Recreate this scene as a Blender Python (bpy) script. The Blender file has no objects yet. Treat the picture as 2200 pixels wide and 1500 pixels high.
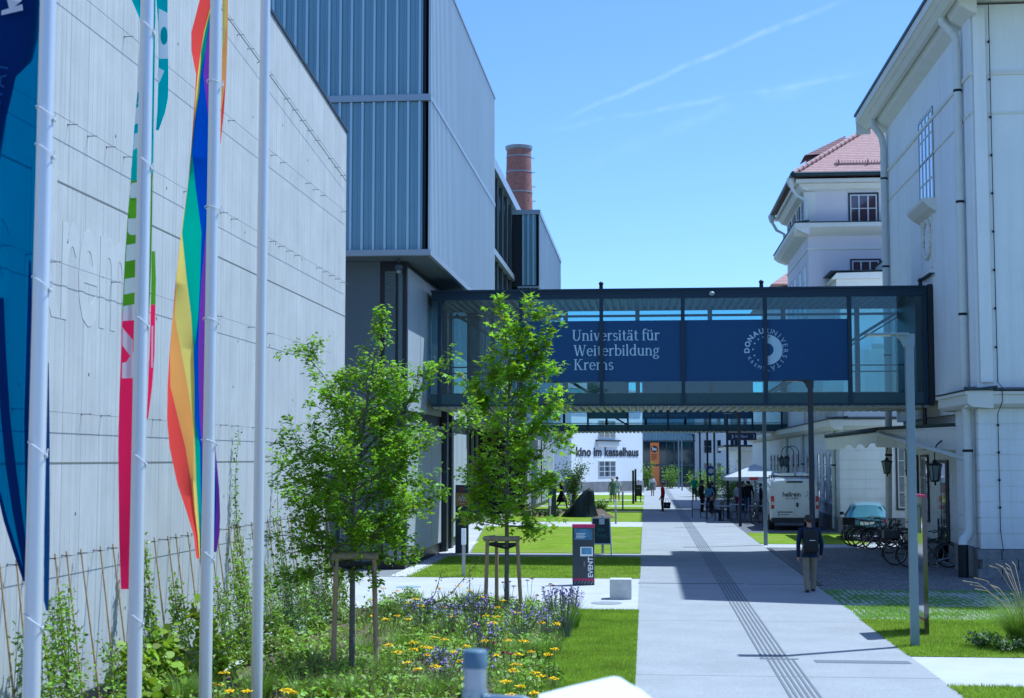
import bpy, bmesh, math, random
import numpy as np
from mathutils import Vector, Matrix, Euler
rad = math.radians
S = bpy.context.scene
COL = S.collection
rnd = random.Random(11)
RS = np.random.RandomState(5)

# ------------------------------------------------------------------ camera
F_PX, EYE = 3150.0, 3.05
PITCH = math.atan(235 / F_PX)
YAW = math.atan(288 / F_PX * math.cos(PITCH))
cam_d = bpy.data.cameras.new('camera')
cam = bpy.data.objects.new('camera', cam_d)
COL.objects.link(cam)
cam.location = (0, 0, EYE)
cam.rotation_euler = (math.pi / 2 + PITCH, 0, YAW)
cam_d.sensor_width = 36.0
cam_d.lens = 36.0 * F_PX / 2200.0
cam_d.clip_start, cam_d.clip_end = 0.1, 6000
cam_d.dof.use_dof = True
cam_d.dof.focus_distance = 46
cam_d.dof.aperture_fstop = 4.0
S.camera = cam
# ------------------------------------------------------------------ sky, sun, exposure
SUN = Vector((0.44, 0.28, 1.0)).normalized()
SUN_EL, SUN_AZ = math.asin(SUN.z), math.atan2(SUN.x, SUN.y)
W = bpy.data.worlds.new('World'); S.world = W; W.use_nodes = True
wn, wl = W.node_tree.nodes, W.node_tree.links
wn.clear()
w_out = wn.new('ShaderNodeOutputWorld'); w_bg = wn.new('ShaderNodeBackground'); w_sky = wn.new('ShaderNodeTexSky')
w_sky.sky_type = 'NISHITA'; w_sky.sun_disc = False
w_sky.sun_elevation = SUN_EL; w_sky.sun_rotation = SUN_AZ
w_sky.air_density = 0.85; w_sky.dust_density = 0.6; w_sky.ozone_density = 3.5; w_sky.altitude = 200
w_bg.inputs['Strength'].default_value = 0.132
# two faint contrails high in the sky, placed by direction: x along, y across
def contrail(p0, p1, width, amount, prev):
    """a thin streak between two sky directions, mixed into the sky colour"""
    a, b = Vector(p0).normalized(), Vector(p1).normalized()
    n = a.cross(b).normalized(); t = (b - a).normalized(); mid = (a + b) / 2; half = (b - a).length / 2
    tc = wn.new('ShaderNodeTexCoord')
    nz = wn.new('ShaderNodeTexNoise'); nz.inputs['Scale'].default_value = 26; nz.inputs['Detail'].default_value = 6
    wl.new(tc.outputs['Generated'], nz.inputs['Vector'])
    dn = wn.new('ShaderNodeVectorMath'); dn.operation = 'DOT_PRODUCT'; dn.inputs[1].default_value = n
    wl.new(tc.outputs['Generated'], dn.inputs[0])
    jig = wn.new('ShaderNodeMath'); jig.operation = 'MULTIPLY_ADD'; jig.inputs[1].default_value = width * 2.2; jig.inputs[2].default_value = -width * 1.1
    wl.new(nz.outputs['Fac'], jig.inputs[0])
    ad = wn.new('ShaderNodeMath'); ad.operation = 'ADD'; wl.new(dn.outputs['Value'], ad.inputs[0]); wl.new(jig.outputs[0], ad.inputs[1])
    ab = wn.new('ShaderNodeMath'); ab.operation = 'ABSOLUTE'; wl.new(ad.outputs[0], ab.inputs[0])
    m1 = wn.new('ShaderNodeMapRange'); m1.interpolation_type = 'SMOOTHSTEP'
    m1.inputs[1].default_value = 0; m1.inputs[2].default_value = width; m1.inputs[3].default_value = 1; m1.inputs[4].default_value = 0
    wl.new(ab.outputs[0], m1.inputs[0])
    sb = wn.new('ShaderNodeVectorMath'); sb.operation = 'SUBTRACT'; sb.inputs[1].default_value = mid; wl.new(tc.outputs['Generated'], sb.inputs[0])
    dt = wn.new('ShaderNodeVectorMath'); dt.operation = 'DOT_PRODUCT'; dt.inputs[1].default_value = t; wl.new(sb.outputs[0], dt.inputs[0])
    a2 = wn.new('ShaderNodeMath'); a2.operation = 'ABSOLUTE'; wl.new(dt.outputs['Value'], a2.inputs[0])
    m2 = wn.new('ShaderNodeMapRange'); m2.interpolation_type = 'SMOOTHSTEP'
    m2.inputs[1].default_value = half * 0.55; m2.inputs[2].default_value = half; m2.inputs[3].default_value = 1; m2.inputs[4].default_value = 0
    wl.new(a2.outputs[0], m2.inputs[0])
    n2 = wn.new('ShaderNodeTexNoise'); n2.inputs['Scale'].default_value = 60; n2.inputs['Detail'].default_value = 4; wl.new(tc.outputs['Generated'], n2.inputs['Vector'])
    mr = wn.new('ShaderNodeMapRange'); mr.inputs[1].default_value = 0.3; mr.inputs[2].default_value = 0.7; wl.new(n2.outputs['Fac'], mr.inputs[0])
    p = wn.new('ShaderNodeMath'); p.operation = 'MULTIPLY'; wl.new(m1.outputs[0], p.inputs[0]); wl.new(m2.outputs[0], p.inputs[1])
    p2 = wn.new('ShaderNodeMath'); p2.operation = 'MULTIPLY'; wl.new(p.outputs[0], p2.inputs[0]); wl.new(mr.outputs[0], p2.inputs[1])
    p3 = wn.new('ShaderNodeMath'); p3.operation = 'MULTIPLY'; p3.inputs[1].default_value = amount; wl.new(p2.outputs[0], p3.inputs[0])
    mx = wn.new('ShaderNodeMixRGB'); mx.inputs['Color2'].default_value = (6.2, 6.6, 7.2, 1)
    wl.new(p3.outputs[0], mx.inputs['Fac']); wl.new(prev, mx.inputs['Color1'])
    return mx.outputs['Color']
_R = Vector((math.cos(YAW), math.sin(YAW), 0)); _H = Vector((-math.sin(YAW), math.cos(YAW), 0))
_FW = _H * math.cos(PITCH) + Vector((0, 0, math.sin(PITCH))); _UP = -_H * math.sin(PITCH) + Vector((0, 0, math.cos(PITCH)))
def ray(u, v): return _FW + _R * ((u - 1100) / F_PX) + _UP * ((750 - v) / F_PX)
def at(u, v, x=None, y=None, z=None):
    """the point of a world plane (x=, y= or z=) that a sight line through photo pixel (u, v) meets"""
    d = ray(u, v)
    t = (x / d.x) if x is not None else (y / d.y) if y is not None else ((z - EYE) / d.z)
    return Vector((0, 0, EYE)) + d * t
_c = contrail(ray(1150, 280), ray(1860, -20), 0.0030, 0.24, w_sky.outputs['Color'])
_c = contrail(ray(1130, 285), ray(1960, 140), 0.0030, 0.13, _c)
_c = contrail(ray(1180, 375), ray(1900, 120), 0.008, 0.06, _c)
w_tint = wn.new('ShaderNodeMixRGB'); w_tint.blend_type = 'MULTIPLY'; w_tint.inputs['Fac'].default_value = 1; w_tint.inputs['Color2'].default_value = (1.04, 0.95, 0.97, 1); wl.new(_c, w_tint.inputs['Color1'])
wl.new(w_tint.outputs[0], w_bg.inputs['Color']); wl.new(w_bg.outputs[0], w_out.inputs['Surface'])
sun_d = bpy.data.lights.new('sun', 'SUN'); sun_d.energy = 4.3; sun_d.angle = rad(0.53); sun_d.color = (1.0, 0.91, 0.77)
sun = bpy.data.objects.new('sun', sun_d); COL.objects.link(sun)
sun.rotation_euler = SUN.to_track_quat('Z', 'Y').to_euler(); sun.location = (20, 10, 60)
vs = S.view_settings
S.display_settings.display_device = 'sRGB'
vs.view_transform = 'Standard'; vs.look = 'None'; vs.gamma = 1.0; vs.exposure = 0.50; vs.use_curve_mapping = False
vs.use_white_balance = True; vs.white_balance_temperature = 4750; vs.white_balance_tint = 3
S.cycles.use_denoising = True
try: S.cycles.denoiser = 'OPENIMAGEDENOISE'
except Exception: pass
S.cycles.max_bounces = 8; S.cycles.transparent_max_bounces = 24; S.cycles.diffuse_bounces = 3; S.cycles.glossy_bounces = 4
S.cycles.caustics_reflective = False; S.cycles.caustics_refractive = False

# ------------------------------------------------------------------ materials
MATS = {}
def mat(name, color, rough=0.6, metal=0.0, var=0.0, vscale=3.0, bump=0.0, bscale=30.0, island=0.0, trans=0.0, spec=0.5, coat=0.0, emit=None, stretch=None):
    """Principled material: var = noise tone variation, island = tone per loose piece, trans = leaf-like translucency"""
    if name in MATS: return MATS[name]
    m = bpy.data.materials.new(name); m.use_nodes = True
    nt = m.node_tree; n, l = nt.nodes, nt.links
    b = n['Principled BSDF']
    b.inputs['Base Color'].default_value = (*color, 1); b.inputs['Roughness'].default_value = rough; b.inputs['Metallic'].default_value = metal
    b.inputs['Specular IOR Level'].default_value = spec
    if coat: b.inputs['Coat Weight'].default_value = coat; b.inputs['Coat Roughness'].default_value = 0.06
    tc = n.new('ShaderNodeTexCoord'); vec = tc.outputs['Object']
    if stretch:
        mp = n.new('ShaderNodeMapping'); mp.inputs['Scale'].default_value = stretch; l.new(vec, mp.inputs['Vector']); vec = mp.outputs['Vector']
    out = None
    if var or island:
        hs = n.new('ShaderNodeHueSaturation'); hs.inputs['Color'].default_value = (*color, 1); out = hs.outputs['Color']
        if var:
            nz = n.new('ShaderNodeTexNoise'); nz.inputs['Scale'].default_value = vscale; nz.inputs['Detail'].default_value = 8; nz.inputs['Roughness'].default_value = 0.65
            l.new(vec, nz.inputs['Vector'])
            mr = n.new('ShaderNodeMapRange'); mr.inputs[1].default_value = 0.28; mr.inputs[2].default_value = 0.72
            mr.inputs[3].default_value = 1 - var; mr.inputs[4].default_value = 1 + var; l.new(nz.outputs['Fac'], mr.inputs[0]); val = mr.outputs[0]
        if island:
            ge = n.new('ShaderNodeNewGeometry'); mi = n.new('ShaderNodeMapRange')
            mi.inputs[3].default_value = 1 - island; mi.inputs[4].default_value = 1 + island; l.new(ge.outputs['Random Per Island'], mi.inputs[0])
            mh = n.new('ShaderNodeMapRange'); mh.inputs[3].default_value = 0.5 - island * 0.035; mh.inputs[4].default_value = 0.5 + island * 0.035
            l.new(ge.outputs['Random Per Island'], mh.inputs[0]); l.new(mh.outputs[0], hs.inputs['Hue'])
            if var:
                mm = n.new('ShaderNodeMath'); mm.operation = 'MULTIPLY'; l.new(val, mm.inputs[0]); l.new(mi.outputs[0], mm.inputs[1]); val = mm.outputs[0]
            else: val = mi.outputs[0]
        l.new(val, hs.inputs['Value']); l.new(out, b.inputs['Base Color'])
    if bump:
        nb = n.new('ShaderNodeTexNoise'); nb.inputs['Scale'].default_value = bscale; nb.inputs['Detail'].default_value = 5; l.new(vec, nb.inputs['Vector'])
        bp = n.new('ShaderNodeBump'); bp.inputs['Strength'].default_value = bump; bp.inputs['Distance'].default_value = 0.02
        l.new(nb.outputs['Fac'], bp.inputs['Height']); l.new(bp.outputs['Normal'], b.inputs['Normal'])
    if trans:
        t = n.new('ShaderNodeBsdfTranslucent'); mx = n.new('ShaderNodeMixShader'); mx.inputs['Fac'].default_value = trans
        if out: l.new(out, t.inputs['Color'])
        else: t.inputs['Color'].default_value = (*color, 1)
        o = n['Material Output']; l.new(b.outputs[0], mx.inputs[1]); l.new(t.outputs[0], mx.inputs[2]); l.new(mx.outputs[0], o.inputs['Surface'])
    if emit:
        b.inputs['Emission Color'].default_value = (*color, 1); b.inputs['Emission Strength'].default_value = emit
    MATS[name] = m
    return m
def nodes_of(m): return m.node_tree.nodes, m.node_tree.links, m.node_tree.nodes['Principled BSDF']
def glass(name, tint=(0.75, 0.9, 0.92), refl=1.0, rough=0.0, ior=1.5):
    """window pane: clear tinted transmission plus a Fresnel mirror"""
    if name in MATS: return MATS[name]
    m = bpy.data.materials.new(name); m.use_nodes = True; n, l = m.node_tree.nodes, m.node_tree.links
    n.remove(n['Principled BSDF'])
    t = n.new('ShaderNodeBsdfTransparent'); t.inputs['Color'].default_value = (*tint, 1)
    g = n.new('ShaderNodeBsdfGlossy'); g.inputs['Roughness'].default_value = rough; g.inputs['Color'].default_value = (0.9, 0.95, 1, 1)
    f = n.new('ShaderNodeFresnel'); f.inputs['IOR'].default_value = ior
    k = n.new('ShaderNodeMath'); k.operation = 'MULTIPLY'; k.inputs[1].default_value = refl; k.use_clamp = True; l.new(f.outputs[0], k.inputs[0])
    mx = n.new('ShaderNodeMixShader'); l.new(k.outputs[0], mx.inputs['Fac']); l.new(t.outputs[0], mx.inputs[1]); l.new(g.outputs[0], mx.inputs[2])
    l.new(mx.outputs[0], n['Material Output'].inputs['Surface'])
    MATS[name] = m
    return m
def line_mask(n, l, coord, period, width, offset=0.0):
    """1 on thin lines that repeat every `period` metres along a coordinate socket, else 0"""
    a = n.new('ShaderNodeMath'); a.operation = 'ADD'; a.inputs[1].default_value = offset + 1000 * period; l.new(coord, a.inputs[0])
    d = n.new('ShaderNodeMath'); d.operation = 'DIVIDE'; d.inputs[1].default_value = period; l.new(a.outputs[0], d.inputs[0])
    fr = n.new('ShaderNodeMath'); fr.operation = 'FRACT'; l.new(d.outputs[0], fr.inputs[0])
    lt = n.new('ShaderNodeMath'); lt.operation = 'LESS_THAN'; lt.inputs[1].default_value = width / period; l.new(fr.outputs[0], lt.inputs[0])
    fl = n.new('ShaderNodeMath'); fl.operation = 'FLOOR'; l.new(d.outputs[0], fl.inputs[0])
    return lt.outputs[0], fl.outputs[0]

# ------------------------------------------------------------------ mesh builder
class MB:
    def __init__(s): s.v, s.f, s.m = [], [], []
    def add(s, vs, fs, mi=0):
        o = len(s.v); s.v.extend([tuple(p) for p in vs]); s.f.extend([tuple(i + o for i in f) for f in fs]); s.m.extend([mi] * len(fs)); return s
    def box(s, x0, x1, y0, y1, z0, z1, mi=0, bev=0.0):
        if x0 > x1: x0, x1 = x1, x0
        if y0 > y1: y0, y1 = y1, y0
        if z0 > z1: z0, z1 = z1, z0
        if bev:
            bm = bmesh.new(); bmesh.ops.create_cube(bm, size=1)
            for v in bm.verts: v.co = ((x0 + x1) / 2 + v.co.x * (x1 - x0), (y0 + y1) / 2 + v.co.y * (y1 - y0), (z0 + z1) / 2 + v.co.z * (z1 - z0))
            bmesh.ops.bevel(bm, geom=bm.edges[:], offset=bev, segments=2, affect='EDGES', profile=0.6)
            bm.verts.index_update(); s.add([v.co[:] for v in bm.verts], [[v.index for v in f.verts] for f in bm.faces], mi); bm.free(); return s
        return s.add([(x0, y0, z0), (x1, y0, z0), (x1, y1, z0), (x0, y1, z0), (x0, y0, z1), (x1, y0, z1), (x1, y1, z1), (x0, y1, z1)],
                     [(0, 3, 2, 1), (4, 5, 6, 7), (0, 1, 5, 4), (1, 2, 6, 5), (2, 3, 7, 6), (3, 0, 4, 7)], mi)
    def bar(s, p, q, w, h, mi=0, up=(0, 0, 1)):
        p, q = Vector(p), Vector(q); d = (q - p).normalized(); u = Vector(up)
        if abs(d.dot(u)) > 0.98: u = Vector((0, 1, 0))
        r = d.cross(u).normalized() * (w / 2); k = r.cross(d).normalized() * (h / 2)
        P = [p - r - k, p + r - k, p + r + k, p - r + k, q - r - k, q + r - k, q + r + k, q - r + k]
        return s.add(P, [(0, 3, 2, 1), (4, 5, 6, 7), (0, 1, 5, 4), (1, 2, 6, 5), (2, 3, 7, 6), (3, 0, 4, 7)], mi)
    def tube(s, pts, rs, n=10, mi=0, cap=True, close=False):
        pts = [Vector(p) for p in pts]
        if isinstance(rs, (int, float)): rs = [rs] * len(pts)
        N = len(pts); V, Fc = [], []; prev = None
        for i, p in enumerate(pts):
            if close: d = pts[(i + 1) % N] - pts[i - 1]
            else: d = pts[min(i + 1, N - 1)] - pts[max(i - 1, 0)]
            d = d.normalized() if d.length > 1e-9 else Vector((0, 0, 1))
            if prev is None:
                u = Vector((0, 0, 1)) if abs(d.z) < 0.9 else Vector((1, 0, 0)); a = d.cross(u).normalized()
            else: a = (prev - d * prev.dot(d)); a = a.normalized() if a.length > 1e-6 else d.orthogonal().normalized()
            prev = a; b = d.cross(a)
            for k in range(n):
                t = 2 * math.pi * k / n; V.append(p + (a * math.cos(t) + b * math.sin(t)) * rs[i])
        for i in range(N if close else N - 1):
            j = (i + 1) % N
            for k in range(n): Fc.append((i * n + k, i * n + (k + 1) % n, j * n + (k + 1) % n, j * n + k))
        if cap and not close: Fc.append(tuple(range(n - 1, -1, -1))); Fc.append(tuple((N - 1) * n + k for k in range(n)))
        return s.add(V, Fc, mi)
    def cyl(s, x, y, z0, z1, r, r2=None, n=16, mi=0): return s.tube([(x, y, z0), (x, y, z1)], [r, r if r2 is None else r2], n, mi)
    def lathe(s, prof, c=(0, 0, 0), n=20, mi=0, axis='z'):
        V, Fc = [], []
        for (r, h) in prof:
            for k in range(n):
                t = 2 * math.pi * k / n; a, b = r * math.cos(t), r * math.sin(t)
                V.append((c[0] + a, c[1] + b, c[2] + h) if axis == 'z' else (c[0] + h, c[1] + a, c[2] + b) if axis == 'x' else (c[0] + a, c[1] + h, c[2] + b))
        for i in range(len(prof) - 1):
            for k in range(n): Fc.append((i * n + k, i * n + (k + 1) % n, (i + 1) * n + (k + 1) % n, (i + 1) * n + k))
        Fc.append(tuple(range(n - 1, -1, -1))); Fc.append(tuple((len(prof) - 1) * n + k for k in range(n)))
        return s.add(V, Fc, mi)
    def prism(s, poly, axis, a0, a1, mi=0):
        """poly of 2D points extruded along an axis: 'x' -> (y, z), 'y' -> (x, z), 'z' -> (x, y)"""
        mk = {'x': lambda p, a: (a, p[0], p[1]), 'y': lambda p, a: (p[0], a, p[1]), 'z': lambda p, a: (p[0], p[1], a)}[axis]
        n = len(poly); V = [mk(p, a0) for p in poly] + [mk(p, a1) for p in poly]
        Fc = [tuple(range(n - 1, -1, -1)), tuple(range(n, 2 * n))] + [(i, (i + 1) % n, n + (i + 1) % n, n + i) for i in range(n)]
        return s.add(V, Fc, mi)
    def ell(s, c, r, n=12, k=8, mi=0, rot=None):
        V, Fc = [], []
        for i in range(k + 1):
            ph = math.pi * i / k
            for j in range(n):
                t = 2 * math.pi * j / n; p = Vector((math.sin(ph) * math.cos(t) * r[0], math.sin(ph) * math.sin(t) * r[1], math.cos(ph) * r[2]))
                if rot: p = rot @ p
                V.append((c[0] + p.x, c[1] + p.y, c[2] + p.z))
        for i in range(k):
            for j in range(n): Fc.append((i * n + j, (i + 1) * n + j, (i + 1) * n + (j + 1) % n, i * n + (j + 1) % n))
        return s.add(V, Fc, mi)
    def torus(s, c, R, r, n=28, k=8, axis='z', mi=0, tilt=None):
        pts = []
        for i in range(n):
            t = 2 * math.pi * i / n; a, b = R * math.cos(t), R * math.sin(t)
            p = Vector((a, b, 0)) if axis == 'z' else Vector((0, a, b)) if axis == 'x' else Vector((a, 0, b))
            if tilt: p = tilt @ p
            pts.append(Vector(c) + p)
        return s.tube(pts, r, k, mi, close=True)
    def merge(s, o, M=None, mi=None):
        P = [tuple(M @ Vector(p)) for p in o.v] if M else o.v
        k = len(s.v); s.v.extend(P); s.f.extend([tuple(i + k for i in f) for f in o.f]); s.m.extend(o.m if mi is None else [mi] * len(o.f)); return s
    def build(s, name, mats, parent=None, smooth=None, local=False):
        me = bpy.data.meshes.new(name); me.from_pydata(s.v, [], s.f)
        if not isinstance(mats, (list, tuple)): mats = [mats]
        for m in mats: me.materials.append(m)
        if len(mats) > 1: me.polygons.foreach_set('material_index', s.m)
        return finish(name, me, parent, smooth, local)
def finish(name, me, parent=None, smooth=None, local=False):
    me.update()
    if smooth:
        me.polygons.foreach_set('use_smooth', [True] * len(me.polygons))
        try: me.set_sharp_from_angle(angle=rad(smooth))
        except Exception: pass
    o = bpy.data.objects.new(name, me); COL.objects.link(o)
    if parent is not None:
        o.parent = parent
        if not local: o.matrix_parent_inverse = world_of(parent).inverted()
    return o
def world_of(o):
    m = Matrix.LocRotScale(o.location, o.rotation_euler, o.scale)
    return (world_of(o.parent) @ o.matrix_parent_inverse @ m) if o.parent else m
def soup(name, verts, faces, mats, parent=None, mi=None, smooth=False, local=False):
    """a mesh from numpy arrays: verts (N,3), faces (M,k) all with k corners"""
    verts = np.asarray(verts, np.float32); faces = np.asarray(faces, np.int32); k = faces.shape[1]
    me = bpy.data.meshes.new(name); me.vertices.add(len(verts)); me.vertices.foreach_set('co', verts.ravel())
    me.loops.add(faces.size); me.loops.foreach_set('vertex_index', faces.ravel())
    me.polygons.add(len(faces)); me.polygons.foreach_set('loop_start', np.arange(0, faces.size, k, dtype=np.int32))
    for m in (mats if isinstance(mats, (list, tuple)) else [mats]): me.materials.append(m)
    if mi is not None: me.polygons.foreach_set('material_index', np.asarray(mi, np.int32))
    me.update(calc_edges=True)
    return finish(name, me, parent, 60 if smooth else None, local)
def tag(o, label, cat, group=None, kind=None):
    o['label'] = label; o['category'] = cat
    if group: o['group'] = group
    if kind: o['kind'] = kind
    return o
def thing(name, label, cat, loc=(0, 0, 0), rz=0.0, group=None):
    o = bpy.data.objects.new(name, None); COL.objects.link(o); o.empty_display_size = 0.3
    o.location = loc; o.rotation_euler = (0, 0, rz)
    return tag(o, label, cat, group)
def dup(root, loc, rz=0.0, label=None, group=None, scale=None):
    """copy of a thing with its parts and sub-parts"""
    def cp(o, par):
        c = o.copy(); COL.objects.link(c)
        if par is not None: c.parent = par
        for ch in kids.get(o.name, []): cp(ch, c)
        return c
    kids = {}
    for o in list(COL.objects):
        if o.parent: kids.setdefault(o.parent.name, []).append(o)
    r = cp(root, None); r.location = loc; r.rotation_euler = (0, 0, rz)
    if scale: r.scale = scale
    if label: r['label'] = label
    if group: r['group'] = group
    return r
def text_mesh(txt, size=1.0, bold=0.0, depth=0.004, align='CENTER', sx=1.0, spacing=1.0):
    """builtin-font lettering as verts and faces in the local XY plane"""
    cu = bpy.data.curves.new('t', 'FONT'); cu.body = txt; cu.size = size; cu.align_x = align;
    cu.extrude = depth; cu.offset = bold; cu.resolution_u = 3; cu.space_character = spacing
    ob = bpy.data.objects.new('t', cu); COL.objects.link(ob)
    dg = bpy.context.evaluated_depsgraph_get(); me = bpy.data.meshes.new_from_object(ob.evaluated_get(dg))
    b = MB(); b.add([(v.co.x * sx, v.co.y, v.co.z) for v in me.vertices], [tuple(p.vertices) for p in me.polygons])
    bpy.data.objects.remove(ob); bpy.data.curves.remove(cu); bpy.data.meshes.remove(me)
    return b
FRONT = lambda x, y, z: Matrix.Translation((x, y, z)) @ Matrix.Rotation(math.pi / 2, 4, 'X')           # faces -Y, reads along +X
EAST = lambda x, y, z: Matrix.Translation((x, y, z)) @ Matrix.Rotation(math.pi / 2, 4, 'Z') @ Matrix.Rotation(math.pi / 2, 4, 'X')  # faces +X, reads along +Y
# ------------------------------------------------------------------ ground sheets
def struct(name, b, m, label, cat, smooth=None): return tag(b.build(name, m, None, smooth), label, cat, None, 'structure')
def sheet(x0, x1, y0, y1, z, nx=1, ny=1): 
    b = MB(); V = [(x0 + (x1 - x0) * i / nx, y0 + (y1 - y0) * j / ny, z) for j in range(ny + 1) for i in range(nx + 1)]
    return b.add(V, [(j * (nx + 1) + i, j * (nx + 1) + i + 1, (j + 1) * (nx + 1) + i + 1, (j + 1) * (nx + 1) + i) for j in range(ny) for i in range(nx)])
def lawn_mat(name, col, patch):
    m = mat(name, col, 0.9, var=0.24, vscale=1.3, bump=0.7, bscale=180, spec=0.1)
    n, l, b = nodes_of(m); src = b.inputs['Base Color'].links[0].from_socket
    tc = n.new('ShaderNodeTexCoord'); nz = n.new('ShaderNodeTexNoise'); nz.inputs['Scale'].default_value = 0.55; nz.inputs['Detail'].default_value = 5; l.new(tc.outputs['Object'], nz.inputs['Vector'])
    fn = n.new('ShaderNodeTexNoise'); fn.inputs['Scale'].default_value = 70; fn.inputs['Detail'].default_value = 3; l.new(tc.outputs['Object'], fn.inputs['Vector'])
    mr = n.new('ShaderNodeMapRange'); mr.inputs[1].default_value = 0.48; mr.inputs[2].default_value = 0.70; mr.inputs[4].default_value = 0.75; l.new(nz.outputs['Fac'], mr.inputs[0])
    mx = n.new('ShaderNodeMixRGB'); mx.inputs['Color2'].default_value = (*patch, 1); l.new(mr.outputs[0], mx.inputs['Fac']); l.new(src, mx.inputs['Color1'])
    m2 = n.new('ShaderNodeMixRGB'); m2.blend_type = 'MULTIPLY'; m2.inputs['Fac'].default_value = 0.8
    cr = n.new('ShaderNodeMapRange'); cr.inputs[1].default_value = 0.3; cr.inputs[2].default_value = 0.7; cr.inputs[3].default_value = 0.45; cr.inputs[4].default_value = 1.25; l.new(fn.outputs['Fac'], cr.inputs[0])
    l.new(mx.outputs[0], m2.inputs['Color1']); l.new(cr.outputs[0], m2.inputs['Color2']); l.new(m2.outputs[0], b.inputs['Base Color'])
    return m
M_LAWN = lawn_mat('lawn_grass', (0.215, 0.315, 0.010), (0.30, 0.32, 0.06))
def paving_mat(name, col, speck=0.16, joint=None):
    """exposed aggregate: fine speckle over slow stains, optional sawn joints every `joint` metres along y"""
    m = mat(name, col, 0.85, var=0.10, vscale=0.8, bump=0.25, bscale=260, spec=0.25)
    n, l, b = nodes_of(m); src = b.inputs['Base Color'].links[0].from_socket
    tc = n.new('ShaderNodeTexCoord'); fn = n.new('ShaderNodeTexNoise'); fn.inputs['Scale'].default_value = 46; fn.inputs['Detail'].default_value = 7; fn.inputs['Roughness'].default_value = 0.8
    l.new(tc.outputs['Object'], fn.inputs['Vector'])
    cr = n.new('ShaderNodeMapRange'); cr.inputs[1].default_value = 0.35; cr.inputs[2].default_value = 0.65; cr.inputs[3].default_value = 1 - speck; cr.inputs[4].default_value = 1 + speck; l.new(fn.outputs['Fac'], cr.inputs[0])
    mx = n.new('ShaderNodeMixRGB'); mx.blend_type = 'MULTIPLY'; mx.inputs['Fac'].default_value = 1; l.new(src, mx.inputs['Color1']); l.new(cr.outputs[0], mx.inputs['Color2']); o = mx.outputs[0]
    st = n.new('ShaderNodeTexNoise'); st.inputs['Scale'].default_value = 0.35; st.inputs['Detail'].default_value = 6; l.new(tc.outputs['Object'], st.inputs['Vector'])
    sr = n.new('ShaderNodeMapRange'); sr.inputs[1].default_value = 0.55; sr.inputs[2].default_value = 0.8; sr.inputs[3].default_value = 0; sr.inputs[4].default_value = 0.5; l.new(st.outputs['Fac'], sr.inputs[0])
    m3 = n.new('ShaderNodeMixRGB'); m3.blend_type = 'MULTIPLY'; m3.inputs['Color2'].default_value = (0.72, 0.74, 0.76, 1); l.new(sr.outputs[0], m3.inputs['Fac']); l.new(o, m3.inputs['Color1']); o = m3.outputs[0]
    if joint:
        sp = n.new('ShaderNodeSeparateXYZ'); l.new(tc.outputs['Object'], sp.inputs[0]); k, _ = line_mask(n, l, sp.outputs['Y'], joint, 0.034)
        m2 = n.new('ShaderNodeMixRGB'); m2.inputs['Color2'].default_value = (col[0] * .42, col[1] * .42, col[2] * .44, 1); l.new(k, m2.inputs['Fac']); l.new(o, m2.inputs['Color1']); o = m2.outputs[0]
    l.new(o, b.inputs['Base Color'])
    return m
M_PATH = paving_mat('path_aggregate_concrete', (0.335, 0.335, 0.335), 0.24, 7.0)
M_SLAB = paving_mat('light_paving', (0.48, 0.475, 0.47), 0.06)
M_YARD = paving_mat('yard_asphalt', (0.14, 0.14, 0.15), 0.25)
def cobble_mat(name, stone, joint, moss, scale=8.0):
    m = mat(name, stone, 0.8, spec=0.3); n, l, b = nodes_of(m); tc = n.new('ShaderNodeTexCoord')
    vo = n.new('ShaderNodeTexVoronoi'); vo.inputs['Scale'].default_value = scale; vo.inputs['Randomness'].default_value = 0.45; vo.feature = 'DISTANCE_TO_EDGE'; l.new(tc.outputs['Object'], vo.inputs['Vector'])
    v2 = n.new('ShaderNodeTexVoronoi'); v2.inputs['Scale'].default_value = scale; v2.inputs['Randomness'].default_value = 0.45; l.new(tc.outputs['Object'], v2.inputs['Vector'])
    sat = n.new('ShaderNodeSeparateXYZ'); l.new(v2.outputs['Color'], sat.inputs[0])
    tr = n.new('ShaderNodeMapRange'); tr.inputs[3].default_value = 0.7; tr.inputs[4].default_value = 1.3; l.new(sat.outputs[0], tr.inputs[0])
    c1 = n.new('ShaderNodeMixRGB'); c1.blend_type = 'MULTIPLY'; c1.inputs['Fac'].default_value = 1; c1.inputs['Color1'].default_value = (*stone, 1); l.new(tr.outputs[0], c1.inputs['Color2'])
    nz = n.new('ShaderNodeTexNoise'); nz.inputs['Scale'].default_value = 0.9; nz.inputs['Detail'].default_value = 6; l.new(tc.outputs['Object'], nz.inputs['Vector'])
    w = n.new('ShaderNodeMapRange'); w.inputs[1].default_value = 0.35; w.inputs[2].default_value = 0.65; w.inputs[3].default_value = 0.08; w.inputs[4].default_value = 0.08 + moss; l.new(nz.outputs['Fac'], w.inputs[0])
    lt = n.new('ShaderNodeMath'); lt.operation = 'LESS_THAN'; l.new(vo.outputs['Distance'], lt.inputs[0]); l.new(w.outputs[0], lt.inputs[1])
    c2 = n.new('ShaderNodeMixRGB'); c2.inputs['Color2'].default_value = (*joint, 1); l.new(lt.outputs[0], c2.inputs['Fac']); l.new(c1.outputs[0], c2.inputs['Color1'])
    l.new(c2.outputs[0], b.inputs['Base Color'])
    bp = n.new('ShaderNodeBump'); bp.inputs['Distance'].default_value = 0.03; bp.inputs['Strength'].default_value = 0.7
    mr = n.new('ShaderNodeMapRange'); mr.inputs[2].default_value = 0.25; l.new(vo.outputs['Distance'], mr.inputs[0]); l.new(mr.outputs[0], bp.inputs['Height']); l.new(bp.outputs['Normal'], b.inputs['Normal'])
    return m
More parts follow.
